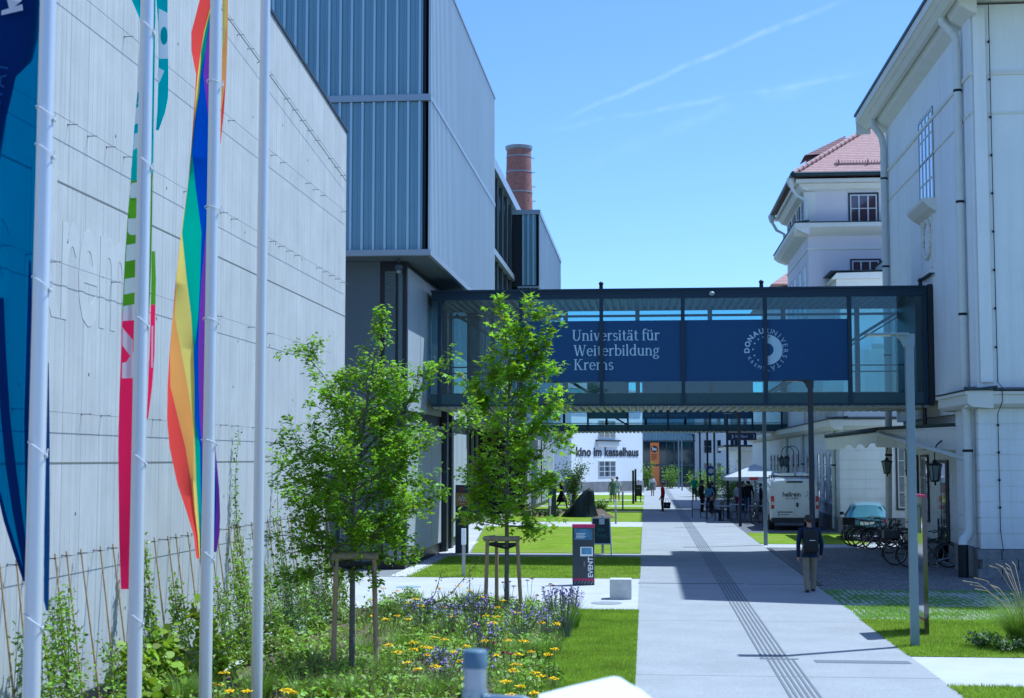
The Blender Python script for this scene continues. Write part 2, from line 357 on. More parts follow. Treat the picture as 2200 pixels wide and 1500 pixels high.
M_COBBLE = cobble_mat('granite_cobbles', (0.22, 0.22, 0.23), (0.10, 0.10, 0.09), 0.05)
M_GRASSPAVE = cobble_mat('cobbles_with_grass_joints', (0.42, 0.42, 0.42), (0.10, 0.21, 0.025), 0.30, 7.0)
M_BASE = paving_mat('ground_far', (0.24, 0.24, 0.235), 0.12)

struct('ground', sheet(-3000, 3000, -3000, 3000, -0.02), M_BASE, 'wide pale ground that everything stands on, reaching the horizon', 'ground')
PX0, PX1 = -0.19, 4.03
struct('path', sheet(PX0, PX1, -20, 158, 0.012), M_PATH, 'long pale concrete walkway running straight away under the two glass bridges', 'path')
# ribbed guide strip let into the walkway, in two runs with a jog
b = MB()
M_TACT = mat('tactile_grey', (0.14, 0.15, 0.165), 0.7, var=0.12, vscale=9)
for (x0, y0, y1) in ((1.80, -5, 22.75), (1.73, 22.95, 36.2), (1.73, 36.45, 47.2), (1.73, 47.45, 150)):
    for k in range(6): b.box(x0 + k * 0.075, x0 + k * 0.075 + 0.036, y0, y1, 0.010, 0.0185)
for (y, x0, x1) in ((22.83, 1.70, 2.28), (36.32, 1.55, 2.35), (47.32, 1.6, 2.4)): 
    b.box(x0, x1, y - 0.045, y + 0.045, 0.010, 0.0185)
tag(b.build('tactile_paving', M_TACT), 'dark ribbed guide strip let into the pale concrete walkway', 'tactile paving', None, 'structure')
M_DRAIN = mat('drain_iron', (0.035, 0.037, 0.04), 0.55, metal=0.4)
b = MB().box(1.28 - 1.5, 1.66, 36.24, 36.33, 0.008, 0.017); b.box(2.45, 4.03, 36.2, 36.24, 0.008, 0.017)
tag(b.build('slot_drain', M_DRAIN), 'thin dark slot drain crossing the walkway beside the concrete cube', 'drain', None)
b = MB().box(4.05, 4.22, 36, 50.5, -0.01, 0.018)
tag(b.build('channel_drain', M_DRAIN), 'dark drain channel along the walkway edge by the shaded cobbles', 'drain', None)
tag(MB().box(2.5, 3.9, 22.45, 22.75, 0.008, 0.017).build('drain_cover', mat('drain_cover_grey', (0.17, 0.18, 0.20), 0.6, metal=0.2)), 'flat grey drain cover strip in the walkway near the close lamp post', 'drain cover')
# pavements that cross the lawns on the left
struct('pavement', sheet(-11, PX0, 29.75, 37.6, 0.008), M_SLAB, 'white paved crossing between flower bed and lawn with a concrete cube on it', 'pavement')
struct('pavement', sheet(-6.2, PX0, 45.55, 47.35, 0.010), M_PATH, 'narrow pale cross path beyond the first lawn strip', 'pavement')
struct('pavement', sheet(-9.5, PX0, 65.8, 71.0, 0.009), M_SLAB, 'pale cross path leading to the dark museum entrance', 'pavement')
b = MB().add([(-9.3, 47.3, .011), (-5.7, 47.3, .011), (-7.3, 66.5, .011), (-9.3, 66.5, .011)], [(0, 1, 2, 3)])
struct('pavement', b, M_SLAB, 'slanting pale walk along the dark glazed entrance', 'pavement')
for y0, y1, lab in ((93.6, 95.8, 'thin pale cross path just behind the dark sculpture lawn'), (106.5, 108.8, 'thin pale cross path between the two lawns before the cinema'), (123, 131, 'pale paving along the grey foot of the cinema wall')): struct('pavement', sheet(-9, PX0, y0, y1, 0.008), M_SLAB, lab, 'pavement')
struct('pavement', sheet(PX1, 16, 20.35, 23.3, 0.008), M_SLAB, 'white paved side path leaving the walkway at lower right', 'pavement')
struct('kerb', MB().box(-2.0, PX0, 83.0, 83.15, -0.01, 0.09), mat('kerb_concrete', (0.42, 0.42, 0.42), 0.8, var=0.1), 'low pale kerb edging the rock bed by the dark sculpture', 'kerb')
# lawns
for (x0, x1, y0, y1, lab) in ((-1.5, PX0 - .01, 12, 29.74, 'narrow sunny lawn strip between flower bed and walkway'),
        (-6.15, PX0 - .01, 37.62, 45.53, 'lawn strip crossed by the shadow of the near bridge'),
        (-7.0, PX0 - .01, 71.0, 93.6, 'lawn around the dark perforated sculpture'),
        (-8.5, PX0 - .01, 95.8, 106.5, 'far lawn in front of the cinema'), (-8.5, PX0 - .01, 108.8, 123, 'farthest lawn strip below the cinema wall'),
        (PX1 + .01, 22, 8, 20.34, 'lawn corner at the lower right edge'), (PX1 + .01, 22, 23.32, 28.6, 'lawn around the near lamp post'),
        (PX1 + .01, 7.9, 53.2, 61.0, 'sunny grass patch behind the white van')):
    struct('lawn', sheet(x0, x1, y0, y1, 0.016), M_LAWN, lab, 'lawn')
b = MB().add([(-5.65, 47.4, .018), (PX0 - .01, 47.4, .018), (PX0 - .01, 65.8, .018), (-7.2, 65.8, .018)], [(0, 1, 2, 3)])
struct('lawn', b, M_LAWN, 'large mown lawn between the EVENT sign and the museum entrance', 'lawn')
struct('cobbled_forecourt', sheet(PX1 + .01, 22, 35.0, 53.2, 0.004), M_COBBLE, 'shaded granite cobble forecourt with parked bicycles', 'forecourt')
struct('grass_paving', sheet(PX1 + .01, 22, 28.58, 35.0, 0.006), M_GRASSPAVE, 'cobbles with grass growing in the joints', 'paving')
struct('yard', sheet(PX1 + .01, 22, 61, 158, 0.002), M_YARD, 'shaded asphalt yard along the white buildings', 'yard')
struct('pavement', sheet(PX1 + .01, 9.5, 51.2, 53.2, 0.007), paving_mat('pale_setts', (0.42, 0.42, 0.42), 0.2), 'pale sett strip at the edge of the shaded cobbles', 'pavement')
# gravel strip along the dark-based building
def pebbles(name, n, region, size, m, z=0.0):
    """n small irregular stones strewn over a region: (x0, x1, y0, y1)"""
    x = RS.uniform(region[0], region[1], n); y = RS.uniform(region[2], region[3], n); s = size * RS.uniform(0.5, 1.4, n); a = RS.uniform(0, 6.28, n)
    base = np.array([[1, 0, 0], [-.5, .87, 0], [-.5, -.87, 0], [.1, .05, .75]]) ; V = np.zeros((n, 4, 3))
    for k in range(4):
        V[:, k, 0] = x + s * (base[k, 0] * np.cos(a) - base[k, 1] * np.sin(a)); V[:, k, 1] = y + s * (base[k, 0] * np.sin(a) + base[k, 1] * np.cos(a)); V[:, k, 2] = z + s * base[k, 2]
    i = np.arange(n)[:, None] * 4; Fq = np.concatenate([i + [0, 1, 3], i + [1, 2, 3], i + [2, 0, 3]], 0)
    return soup(name, V.reshape(-1, 3), Fq, m)
M_GRAV = mat('white_gravel', (0.5, 0.49, 0.47), 0.8, island=0.5)
tag(pebbles('gravel', 9000, (-6.6, -6.1, 37.9, 53.5), 0.035, M_GRAV, 0.0), 'strip of loose pale gravel along the panelled wall foot', 'gravel', None, 'stuff')
tag(pebbles('gravel', 16000, (-6.4, -5.85, 13.5, 30), 0.024, M_GRAV, 0.1), 'white gravel strip at the foot of the concrete wall', 'gravel', None, 'stuff')
# ------------------------------------------------------------------ concrete wall building on the left
WX = -6.5
def concrete_mat():
    m = mat('boarded_concrete', (0.475, 0.475, 0.465), 0.75, var=0.10, vscale=1.1, bump=0.2, bscale=60, spec=0.3)
    n, l, b = nodes_of(m); src = b.inputs['Base Color'].links[0].from_socket
    tc = n.new('ShaderNodeTexCoord'); sp = n.new('ShaderNodeSeparateXYZ'); l.new(tc.outputs['Object'], sp.inputs[0])
    k1, id1 = line_mask(n, l, sp.outputs['Y'], 0.137, 0.007); k2, _ = line_mask(n, l, sp.outputs['Y'], 0.548, 0.014)
    wn2 = n.new('ShaderNodeTexWhiteNoise'); wn2.noise_dimensions = '1D'; l.new(id1, wn2.inputs['W'])
    tr = n.new('ShaderNodeMapRange'); tr.inputs[3].default_value = 0.965; tr.inputs[4].default_value = 1.03; l.new(wn2.outputs['Value'], tr.inputs[0])
    m1 = n.new('ShaderNodeMixRGB'); m1.blend_type = 'MULTIPLY'; m1.inputs['Fac'].default_value = 1; l.new(src, m1.inputs['Color1']); l.new(tr.outputs[0], m1.inputs['Color2'])
    # streaky grain along the boards
    mp = n.new('ShaderNodeMapping'); mp.inputs['Scale'].default_value = (30, 30, 0.5); l.new(tc.outputs['Object'], mp.inputs['Vector'])
    g = n.new('ShaderNodeTexNoise'); g.inputs['Scale'].default_value = 1; g.inputs['Detail'].default_value = 6; l.new(mp.outputs[0], g.inputs['Vector'])
    gr = n.new('ShaderNodeMapRange'); gr.inputs[1].default_value = 0.3; gr.inputs[2].default_value = 0.7; gr.inputs[3].default_value = 0.90; gr.inputs[4].default_value = 1.08; l.new(g.outputs['Fac'], gr.inputs[0])
    m2 = n.new('ShaderNodeMixRGB'); m2.blend_type = 'MULTIPLY'; m2.inputs['Fac'].default_value = 1; l.new(m1.outputs[0], m2.inputs['Color1']); l.new(gr.outputs[0], m2.inputs['Color2'])
    nz = n.new('ShaderNodeTexNoise'); nz.inputs['Scale'].default_value = 1.6; nz.inputs['Detail'].default_value = 3; l.new(tc.outputs['Object'], nz.inputs['Vector'])
    nr = n.new('ShaderNodeMapRange'); nr.inputs[1].default_value = 0.4; nr.inputs[2].default_value = 0.6; nr.inputs[3].default_value = 0.1; nr.inputs[4].default_value = 0.75; l.new(nz.outputs['Fac'], nr.inputs[0])
    kk = n.new('ShaderNodeMath'); kk.operation = 'MULTIPLY'; l.new(k1, kk.inputs[0]); l.new(nr.outputs[0], kk.inputs[1])
    k3 = n.new('ShaderNodeMath'); k3.operation = 'MULTIPLY_ADD'; k3.inputs[1].default_value = 0.55; l.new(k2, k3.inputs[0]); l.new(kk.outputs[0], k3.inputs[2]); k3.use_clamp = True
    # air holes
    vo = n.new('ShaderNodeTexVoronoi'); vo.inputs['Scale'].default_value = 9; l.new(tc.outputs['Object'], vo.inputs['Vector'])
    vs2 = n.new('ShaderNodeSeparateXYZ'); l.new(vo.outputs['Color'], vs2.inputs[0])
    hr = n.new('ShaderNodeMapRange'); hr.inputs[1].default_value = 0.40; hr.inputs[2].default_value = 1; hr.inputs[3].default_value = 0; hr.inputs[4].default_value = 0.13; l.new(vs2.outputs[0], hr.inputs[0])
    hl = n.new('ShaderNodeMath'); hl.operation = 'LESS_THAN'; l.new(vo.outputs['Distance'], hl.inputs[0]); l.new(hr.outputs[0], hl.inputs[1])
    h2 = n.new('ShaderNodeMath'); h2.operation = 'MULTIPLY'; h2.inputs[1].default_value = 0.55; l.new(hl.outputs[0], h2.inputs[0])
    mxk = n.new('ShaderNodeMath'); mxk.operation = 'MAXIMUM'; l.new(k3.outputs[0], mxk.inputs[0]); l.new(h2.outputs[0], mxk.inputs[1])
    m4 = n.new('ShaderNodeMixRGB'); m4.inputs['Color2'].default_value = (0.22, 0.22, 0.215, 1); l.new(mxk.outputs[0], m4.inputs['Fac']); l.new(m2.outputs[0], m4.inputs['Color1'])
    l.new(m4.outputs[0], b.inputs['Base Color'])
    return m
M_CONC = concrete_mat()
M_JOINT = mat('joint_dark', (0.16, 0.165, 0.15), 0.9)
M_DARK = mat('anthracite_metal', (0.022, 0.03, 0.042), 0.45, metal=0.3, var=0.15, vscale=2)
M_WIRE = mat('steel_wire', (0.20, 0.21, 0.22), 0.5, metal=0.6)
ctop = lambda y: 10.19 + (31.3 - y) * 0.0997
cb = thing('concrete_building', 'pale board-marked concrete building with raised lettering and trellis wires, behind the flagpoles', 'building', (WX, 31.3, 0))
b = MB().prism([(8, -0.1), (29.5, -0.1), (29.5, 2.8), (31.3, 2.8), (31.3, ctop(31.3)), (8, ctop(8))], 'x', -19, WX)
b.box(-19, -7.9, 29.5, 31.25, -0.1, 2.8); b.build('wall', M_CONC, cb)
b = MB().prism([(8, ctop(8)), (31.34, ctop(31.34)), (31.34, ctop(31.34) + .06), (8, ctop(8) + .06)], 'x', -19, WX + 0.03); b.build('coping', M_DARK, cb)
b = MB()
for (y0, z0, y1, z1) in ((8, 3.0, 29.5, 3.0), (29.5, 3.0, 31.3, 3.0), (8, 6.13, 31.3, 6.13), (8, 9.11 + 23.3 * .0925, 31.3, 9.11)):
    b.bar((WX + .001, y0, z0), (WX + .001, y1, z1), 0.018, 0.006, up=(1, 0, 0))
b.build('joint', M_JOINT, cb)
b = MB().bar((WX + .001, 30.1 - .02, 9.0), (WX + .001, 28.0, 6.2), 0.006, 0.004, up=(1, 0, 0))
MB().box(WX, WX + .035, 8, 29.4, -0.05, 0.36).build('plinth', mat('bitumen_plinth', (0.02, 0.024, 0.032), 0.6, var=0.25, vscale=6), cb)
MB().box(-7.6, -6.55, 29.56, 29.7, 0.0, 2.75).build('recess_lining', M_DARK, cb)
MB().box(-6.62, -6.52, 31.05, 31.15, 0, 2.79).build('post', mat('blue_grey_steel', (0.05, 0.075, 0.10), 0.5, metal=.4), cb)
# trellis wires on stand-off brackets
def wire(zf, y0, y1, step, phase, gaps):
    b = MB(); b.tube([(WX + .10, y0, zf(y0)), (WX + .10, (y0 + y1) / 2, zf((y0 + y1) / 2) - .01), (WX + .10, y1, zf(y1))], 0.0032, 5)
    y = y0 + phase; k = 0
    while y < y1:
        if k % gaps[0] not in gaps[1]:
            z = zf(y); b.tube([(WX - .01, y, z), (WX + .115, y, z)], 0.006, 5); b.ell((WX + .004, y, z), (.005, .016, .016), 8, 4)
        y += step; k += 1
    b.build('trellis_wire', M_WIRE, cb)
wire(lambda y: 1.97, 12, 29.3, 0.47, .2, (9, ()))
wire(lambda y: 3.56, 12, 28.6, 0.62, .1, (4, (2,)))
wire(lambda y: 5.2, 12, 29.5, 0.62, .35, (5, (1, 2)))
wire(lambda y: 6.82, 12, 31.2, 0.60, .25, (7, (4, 5)))
wire(lambda y: 8.34, 12, 31.2, 0.66, .3, (5, (1, 2)))
wire(lambda y: 9.9 + (22 - y) * .09, 15, 31.2, 0.62, .2, (6, (4,)))
b = MB()
for k in range(60):
    y = 12.4 + k * 0.33 + rnd.uniform(-.05, .05); z = (2.55, 4.05, 5.05, 6.95, 8.9, 1.3)[k % 6] + rnd.uniform(-.25, .25)
    if y < 29: MB().ell((WX + .001, y, z), (.006, .018, .024), 7, 4).build('tie_hole', M_JOINT, cb)
# raised relief lettering: x-height about 0.86 m
tp = text_mesh('Campus Kr', 1.0, 0, 0, 'LEFT'); full = text_mesh('Campus Krems', 1.0, 0.016, 0.0025, 'LEFT'); wpre = max(v[0] for v in tp.v)
xh = max(v[1] for v in text_mesh('x', 1, 0, 0).v); sz = 1.03 / xh; e_w = 0.29
zb = at(190, 692, x=WX).z; ye = at(193, 610, x=WX).y; sxk = 0.58
M_RELIEF = mat('relief_concrete', (0.49, 0.49, 0.48), 0.75, var=0.08, vscale=2, bump=0.2, bscale=60)
L = MB().merge(full, EAST(WX + 0.002, ye - (wpre + e_w) * sz * sxk, zb) @ Matrix.Diagonal((sz * sxk, sz, 1.0, 1)))
L.build('lettering', M_RELIEF, cb)

# ------------------------------------------------------------------ clad museum building behind it
mb_ = thing('museum_building', 'tall museum clad in blue-grey ribbed metal, its upper box overhanging a glazed base', 'building', (-6.65, 40.5, 0))
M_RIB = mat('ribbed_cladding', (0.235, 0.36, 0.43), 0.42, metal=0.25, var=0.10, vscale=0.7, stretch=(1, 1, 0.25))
M_RIB2 = mat('sunlit_ribbed_cladding', (0.44, 0.51, 0.56), 0.45, metal=0.1, var=0.10, vscale=0.7, stretch=(1, 1, 0.25))  # copy for the walkway-side faces, sunlight put into its lighter colour
M_FIN = mat('lit_fin', (0.45, 0.56, 0.62), 0.4, metal=0.3)  # light caught by the front fins, put into their colour
M_FIN2 = mat('lit_side_fin', (0.60, 0.67, 0.71), 0.42, metal=0.1)  # paler than the sheet, so the grooves look shaded by colour
M_TRIM = mat('cladding_trim', (0.34, 0.38, 0.41), 0.4, metal=0.5)
M_PANEL = mat('pale_facade_panel', (0.46, 0.48, 0.50), 0.5, metal=0.15, var=0.06, vscale=1.5, stretch=(3, 3, .4))
M_GREY = mat('grey_facade_panel', (0.085, 0.11, 0.128), 0.55, var=0.08, vscale=1.2)
M_BLACK = mat('black_frame', (0.010, 0.013, 0.018), 0.4, metal=0.2)
M_GLASSD = mat('dark_window_glass', (0.012, 0.035, 0.05), 0.04, spec=0.9, coat=0.6)
M_GLASST = mat('teal_window_glass', (0.03, 0.085, 0.105), 0.05, spec=0.9, coat=0.6)
M_SOFFIT = mat('soffit_board', (0.10, 0.12, 0.14), 0.7)
def ribbed(axis, fixed, a0, a1, z0, z1, pitch, fin, depth, out):
    """sheet with narrow raised fins at a pitch and a shallow minor fold between them"""
    pts = []; a = a0; s = 1 if a1 > a0 else -1; N = int(abs(a1 - a0) / pitch)
    for k in range(N + 1):
        p = a0 + s * k * pitch; q = pitch
        for (f, d) in ((0, 0), (.02, depth), (fin, depth), (fin + .02, 0), (fin + (pitch - fin) * .45, 0), (fin + (pitch - fin) * .5, depth * .22), (fin + (pitch - fin) * .62, depth * .22), (fin + (pitch - fin) * .66, 0)):
            t = p + s * f
            if (t - a1) * s <= 0: pts.append((t, fixed + out * d))
    pts.append((a1, fixed)); b = MB(); V = []
    for (t, d) in pts:
        for z in (z0, z1): V.append((d, t, z) if axis == 'y' else (t, d, z))
    for i in range(len(pts) - 1): b.f.append((2 * i, 2 * i + 2, 2 * i + 3, 2 * i + 1)); b.m.append(1 if abs(pts[i][1] - (fixed + out * depth)) < 1e-6 and abs(pts[i + 1][1] - (fixed + out * depth)) < 1e-6 else 0)
    b.v = V; return b
BX, BY, BY1, BZ, BT, BM = -5.9, 39.4, 56.65, 8.64, 17.22, 12.96
MB().box(-24, BX - .09, BY + .09, BY1 - .02, BZ + .04, BT - .02).build('box_core', M_BLACK, mb_)
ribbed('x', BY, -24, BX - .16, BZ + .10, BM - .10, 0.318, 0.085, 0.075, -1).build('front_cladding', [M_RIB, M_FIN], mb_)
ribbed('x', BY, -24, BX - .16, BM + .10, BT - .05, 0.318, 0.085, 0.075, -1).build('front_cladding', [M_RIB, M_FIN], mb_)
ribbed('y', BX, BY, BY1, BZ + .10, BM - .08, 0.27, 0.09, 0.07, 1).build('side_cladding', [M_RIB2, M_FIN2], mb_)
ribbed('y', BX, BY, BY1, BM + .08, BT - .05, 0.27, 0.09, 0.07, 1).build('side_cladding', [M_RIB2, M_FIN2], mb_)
b = MB().box(-24, BX + .08, BY - .10, BY + .05, BM - .09, BM + .09).box(BX - .02, BX + .08, BY + .05, BY1 + .02, BM - .07, BM + .07)
b.box(-24, BX + .09, BY - .11, BY + .05, BZ - .06, BZ + .10).box(BX - .02, BX + .09, BY + .05, BY1 + .02, BZ - .06, BZ + .10)
b.box(-24, BX + .09, BY - .11, BY + .05, BT - .05, BT + .05).box(BX - .02, BX + .09, BY + .05, BY1 + .02, BT - .05, BT + .05); b.build('band', M_TRIM, mb_)
MB().box(-24, BX - .05, BY + .08, 48, BZ - .05, BZ + .02).build('soffit', M_SOFFIT, mb_)
# lower storeys, front side
FX = -6.65; FY = 40.5
MB().box(-24, -7.42, FY, FY + .3, 0.0, BZ - .06).build('front_panel', M_GREY, mb_)
w = MB().box(-7.42, FX - .02, FY + .03, FY + .2, 0.0, BZ - .06).build('window', M_BLACK, mb_)
b = MB(); 
for (x0, x1, z0, z1) in ((-7.28, -6.98, 0.18, 3.9), (-7.28, -6.98, 4.4, 8.3), (-6.9, -6.78, 0.18, 3.9), (-6.9, -6.78, 4.4, 8.3)): b.box(x0, x1, FY + .01, FY + .06, z0, z1)
b.build('pane', M_GLASST, w)
b = MB()
for k in range(22): b.box(-7.29, -6.97, FY - .02, FY + .008, 8.25 - k * .085 - .03, 8.25 - k * .085)
b.build('blind', mat('slat_grey', (0.06, 0.085, 0.10), 0.5), w)
b = MB().box(-12, -6.66, FY - .03, FY + .02, 4.02, 4.34); b.build('floor_band', M_BLACK, mb_)
# side facing the walkway: tall pale panels, dark joints, storey band
MB().box(-9, FX - .05, FY + .2, 54.45, -0.05, BZ - .06).build('base_wall', M_BLACK, mb_)
for (y0, y1) in ((40.72, 43.0), (43.06, 45.35), (45.41, 47.55), (50.2, 51.5), (51.56, 52.95), (53.01, 54.4)):
    for (z0, z1) in ((0.34, 3.92), (4.4, 8.42)): MB().box(FX - .04, FX, y0, y1, z0, z1).build('facade_panel', M_PANEL, mb_)
MB().box(FX - .06, FX + .07, FY + .02, 48.2, 3.98, 4.06).build('ledge', M_TRIM, mb_)
MB().box(FX - .02, FX + .16, 47.7, 48.1, 0, BZ - .08).build('column', M_DARK, mb_)
MB().box(FX - .02, FX + .1, 49.4, 49.9, 0, BZ - .08).build('column', M_DARK, mb_)
b = MB(); b.cyl(BX - .9, 39.95, BZ - .22, BZ - .06, .03, n=10); b.lathe([(.05, 0), (.1, -.04), (.11, -.14), (.08, -.2)], (BX - .9, 39.95, BZ - .2), 14)
d_ = b.build('dome_camera', mat('camera_blue_grey', (0.03, 0.05, 0.08), 0.35), mb_, 40)
MB().ell((BX - .9, 39.95, BZ - .41), (.075, .075, .07), 12, 8).build('lens', mat('camera_lens', (0.25, 0.25, 0.24), 0.1), d_, 40)
# entrance recess
MB().box(-12, -9.2, 54.5, 82, 0, 4.5).build('entrance_glazing', M_GLASSD, mb_)
b = MB()
for k in range(13): b.box(-9.2, -9.13, 54.6 + k * 2.1, 54.68 + k * 2.1, 0, 4.4)
b.box(-9.2, -9.12, 54.6, 82, 2.5, 2.58); b.build('mullion', M_TRIM, mb_)
MB().box(-12, -6.2, 54.46, 90, 4.4, 4.95).build('entrance_soffit', M_DARK, mb_)
# glazed upper storeys
GX, GY0, GY1 = -6.2, BY1 + .05, 71.9
gl = MB().box(-14, GX - .14, GY0, GY1, 4.95, 15.0).build('glazed_storey', M_GLASST, mb_)
b = MB()
y = GY0 + .35
while y < GY1: b.box(GX - .13, GX, y, y + .16, 4.95, 14.9); y += 2.15
b.build('glazing_fin', mat('bronze_fin', (0.075, 0.085, 0.085), 0.5, metal=.4), gl)
MB().box(-14, GX + .1, GY0 - .02, GY1, 14.95, 15.38).box(GX - .1, GX + .12, GY0, GY1, 11.35, 11.6).build('floor_edge', M_TRIM, mb_)
QX, QY0, QY1 = -4.95, 68.2, 85.5
MB().box(-9, QX - .08, QY0 + .1, QY1, 11.1, 14.6).build('rear_box_core', M_BLACK, mb_)
ribbed('x', QY0, -5.75, QX - .14, 11.15, 14.5, 0.24, 0.09, 0.06, -1).build('rear_cladding', [M_RIB, M_FIN], mb_)
ribbed('y', QX, QY0, QY1, 11.0, 14.55, 0.35, 0.06, 0.04, 1).build('rear_cladding', M_RIB2, mb_)
MB().box(-9, QX + .07, QY0 - .09, QY1 + .02, 14.5, 14.72).build('rear_roof_edge', M_TRIM, mb_)
b = MB()
for k in range(6): b.box(-5.9 + k * .18, -5.87 + k * .18, QY0 - .06, QY0 - .03, 10.2, 11.05)
b.box(-5.95, QX, QY0 - .07, QY0 - .02, 11.02, 11.1).box(-5.95, QX, QY0 - .07, QY0 - .02, 10.15, 10.2); b.build('railing', M_TRIM, mb_)
MB().box(-8.5, QX, QY0, QY1, 9.9, 10.2).build('terrace_slab', M_DARK, mb_)
# far wing with pale upright slats
MB().box(-14, -6.75, 82, 106, 0, 10.4).build('rear_wing', M_BLACK, mb_)
for k in range(18): 
    y = 82.2 + k * 1.32; MB().box(-6.74, -6.62, y, y + .95, 0.3, 4.2).build('slat_panel', M_PANEL, mb_) if k != 8 else None
ribbed('y', -6.7, 82, 106, 5.0, 10.4, 0.35, 0.06, 0.05, 1).build('rear_cladding', M_RIB2, mb_)

# ------------------------------------------------------------------ brick chimney behind the museum
ch = thing('brick_chimney', 'round red brick chimney with steel bands rising behind the museum roof', 'chimney', (-9.5, 110, 0))
M_BRICK = mat('chimney_brick', (0.33, 0.155, 0.115), 0.85, var=0.28, vscale=5.5, bump=0.35, bscale=14)
MB().lathe([(1.5, 0), (1.2, 16), (.93, 26.4), (.93, 26.5)], (-9.5, 110, 0), 32).build('shaft', M_BRICK, ch, 40)
M_BAND = mat('chimney_steel', (0.30, 0.33, 0.35), 0.5, metal=.6)
for z in (18.5, 21.3, 23.2, 24.75, 25.95):
    r = 1.2 + (z - 16) / 10.4 * (-.27); MB().lathe([(r, -.05), (r + .03, -.05), (r + .03, .05), (r, .05)], (-9.5, 110, z), 32).build('band', M_BAND, ch, 40)
MB().lathe([(.93, 0), (1.02, .08), (1.05, .3), (.9, .36)], (-9.5, 110, 26.45), 32).build('cap', M_BAND, ch, 40)
b = MB()
for k in range(9):
    z = 17 + k * 1.1; r = 1.2 + (z - 16) / 10.4 * (-.27); c_, s_ = math.cos(-.25), math.sin(-.25)
    b = MB()
    for q in (-.16, .16): b.tube([(-9.5 + c_ * r, 110 + s_ * r + q, z), (-9.5 + c_ * (r + .28), 110 + s_ * r + q, z)], .018, 5)
    b.tube([(-9.5 + c_ * (r + .28), 110 + s_ * r - .16, z), (-9.5 + c_ * (r + .28), 110 + s_ * r + .16, z)], .018, 5).build('climbing_iron', M_BAND, ch)
# ------------------------------------------------------------------ tall white building on the right
def weathered(m):
    """faint vertical rain streaks and a slightly soiled foot on a rendered wall"""
    n, l, b = nodes_of(m); src = b.inputs['Base Color'].links[0].from_socket; tc = n.new('ShaderNodeTexCoord'); o = src
    for sc, lo, amt in (((2.2, 2.2, .10), .5, .16), ((7, 7, .25), .55, .12)):
        mp = n.new('ShaderNodeMapping'); mp.inputs['Scale'].default_value = sc; l.new(tc.outputs['Object'], mp.inputs['Vector']); nz = n.new('ShaderNodeTexNoise'); nz.inputs['Scale'].default_value = 1; nz.inputs['Detail'].default_value = 7; nz.inputs['Roughness'].default_value = .7; l.new(mp.outputs[0], nz.inputs['Vector'])
        mr = n.new('ShaderNodeMapRange'); mr.inputs[1].default_value = lo; mr.inputs[2].default_value = .8; mr.inputs[4].default_value = amt * 3; l.new(nz.outputs['Fac'], mr.inputs[0])
        mx = n.new('ShaderNodeMixRGB'); mx.blend_type = 'MULTIPLY'; mx.inputs['Color2'].default_value = (.72, .72, .68, 1); l.new(mr.outputs[0], mx.inputs['Fac']); l.new(o, mx.inputs['Color1']); o = mx.outputs[0]
    sp = n.new('ShaderNodeSeparateXYZ'); l.new(tc.outputs['Object'], sp.inputs[0]); nz = n.new('ShaderNodeTexNoise'); nz.inputs['Scale'].default_value = 1.7; nz.inputs['Detail'].default_value = 6; l.new(tc.outputs['Object'], nz.inputs['Vector'])
    ad = n.new('ShaderNodeMath'); ad.operation = 'MULTIPLY_ADD'; ad.inputs[1].default_value = -1.6; l.new(nz.outputs['Fac'], ad.inputs[0]); l.new(sp.outputs['Z'], ad.inputs[2])
    mr = n.new('ShaderNodeMapRange'); mr.inputs[1].default_value = -.4; mr.inputs[2].default_value = .9; mr.inputs[3].default_value = .55; mr.inputs[4].default_value = 0; l.new(ad.outputs[0], mr.inputs[0])
    mx = n.new('ShaderNodeMixRGB'); mx.blend_type = 'MULTIPLY'; mx.inputs['Color2'].default_value = (.6, .59, .54, 1); l.new(mr.outputs[0], mx.inputs['Fac']); l.new(o, mx.inputs['Color1']); l.new(mx.outputs[0], b.inputs['Base Color']); return m
M_PLAST = weathered(mat('white_plaster', (0.82, 0.84, 0.83), 0.8, var=0.05, vscale=0.6, bump=0.15, bscale=40, spec=0.2))
M_CREAM = mat('cream_trim_plaster', (0.74, 0.73, 0.66), 0.75, var=0.05, vscale=1.5, spec=0.25)
M_ROOFED = mat('roof_edge_sheet', (0.02, 0.04, 0.05), 0.5, metal=0.3)
M_PIPE = mat('painted_downpipe', (0.64, 0.66, 0.62), 0.45, var=0.05, vscale=3)
M_STONE = mat('plinth_granite', (0.20, 0.21, 0.21), 0.8, var=0.3, vscale=6, bump=0.5, bscale=20)
M_GLASSB = mat('sky_window_glass', (0.02, 0.05, 0.07), 0.03, spec=1.0, coat=1.0)
M_WFRAME = mat('white_window_frame', (0.62, 0.64, 0.64), 0.5)
M_DFRAME = mat('dark_window_surround', (0.03, 0.03, 0.035), 0.5)
M_IRON = mat('wrought_iron', (0.015, 0.018, 0.022), 0.5, metal=0.5)
def rusticated(x0, x1, y0, y1, z0, z1, step, rec=0.025):
    """plaster block courses with recessed grooves between them"""
    b = MB().box(x0 + rec, x1 - rec, y0 + rec, y1 - rec, z0, z1); z = z0
    while z < z1 - 0.05: b.box(x0, x1, y0, y1, z, min(z + step - .035, z1 - .002)); z += step
    return b
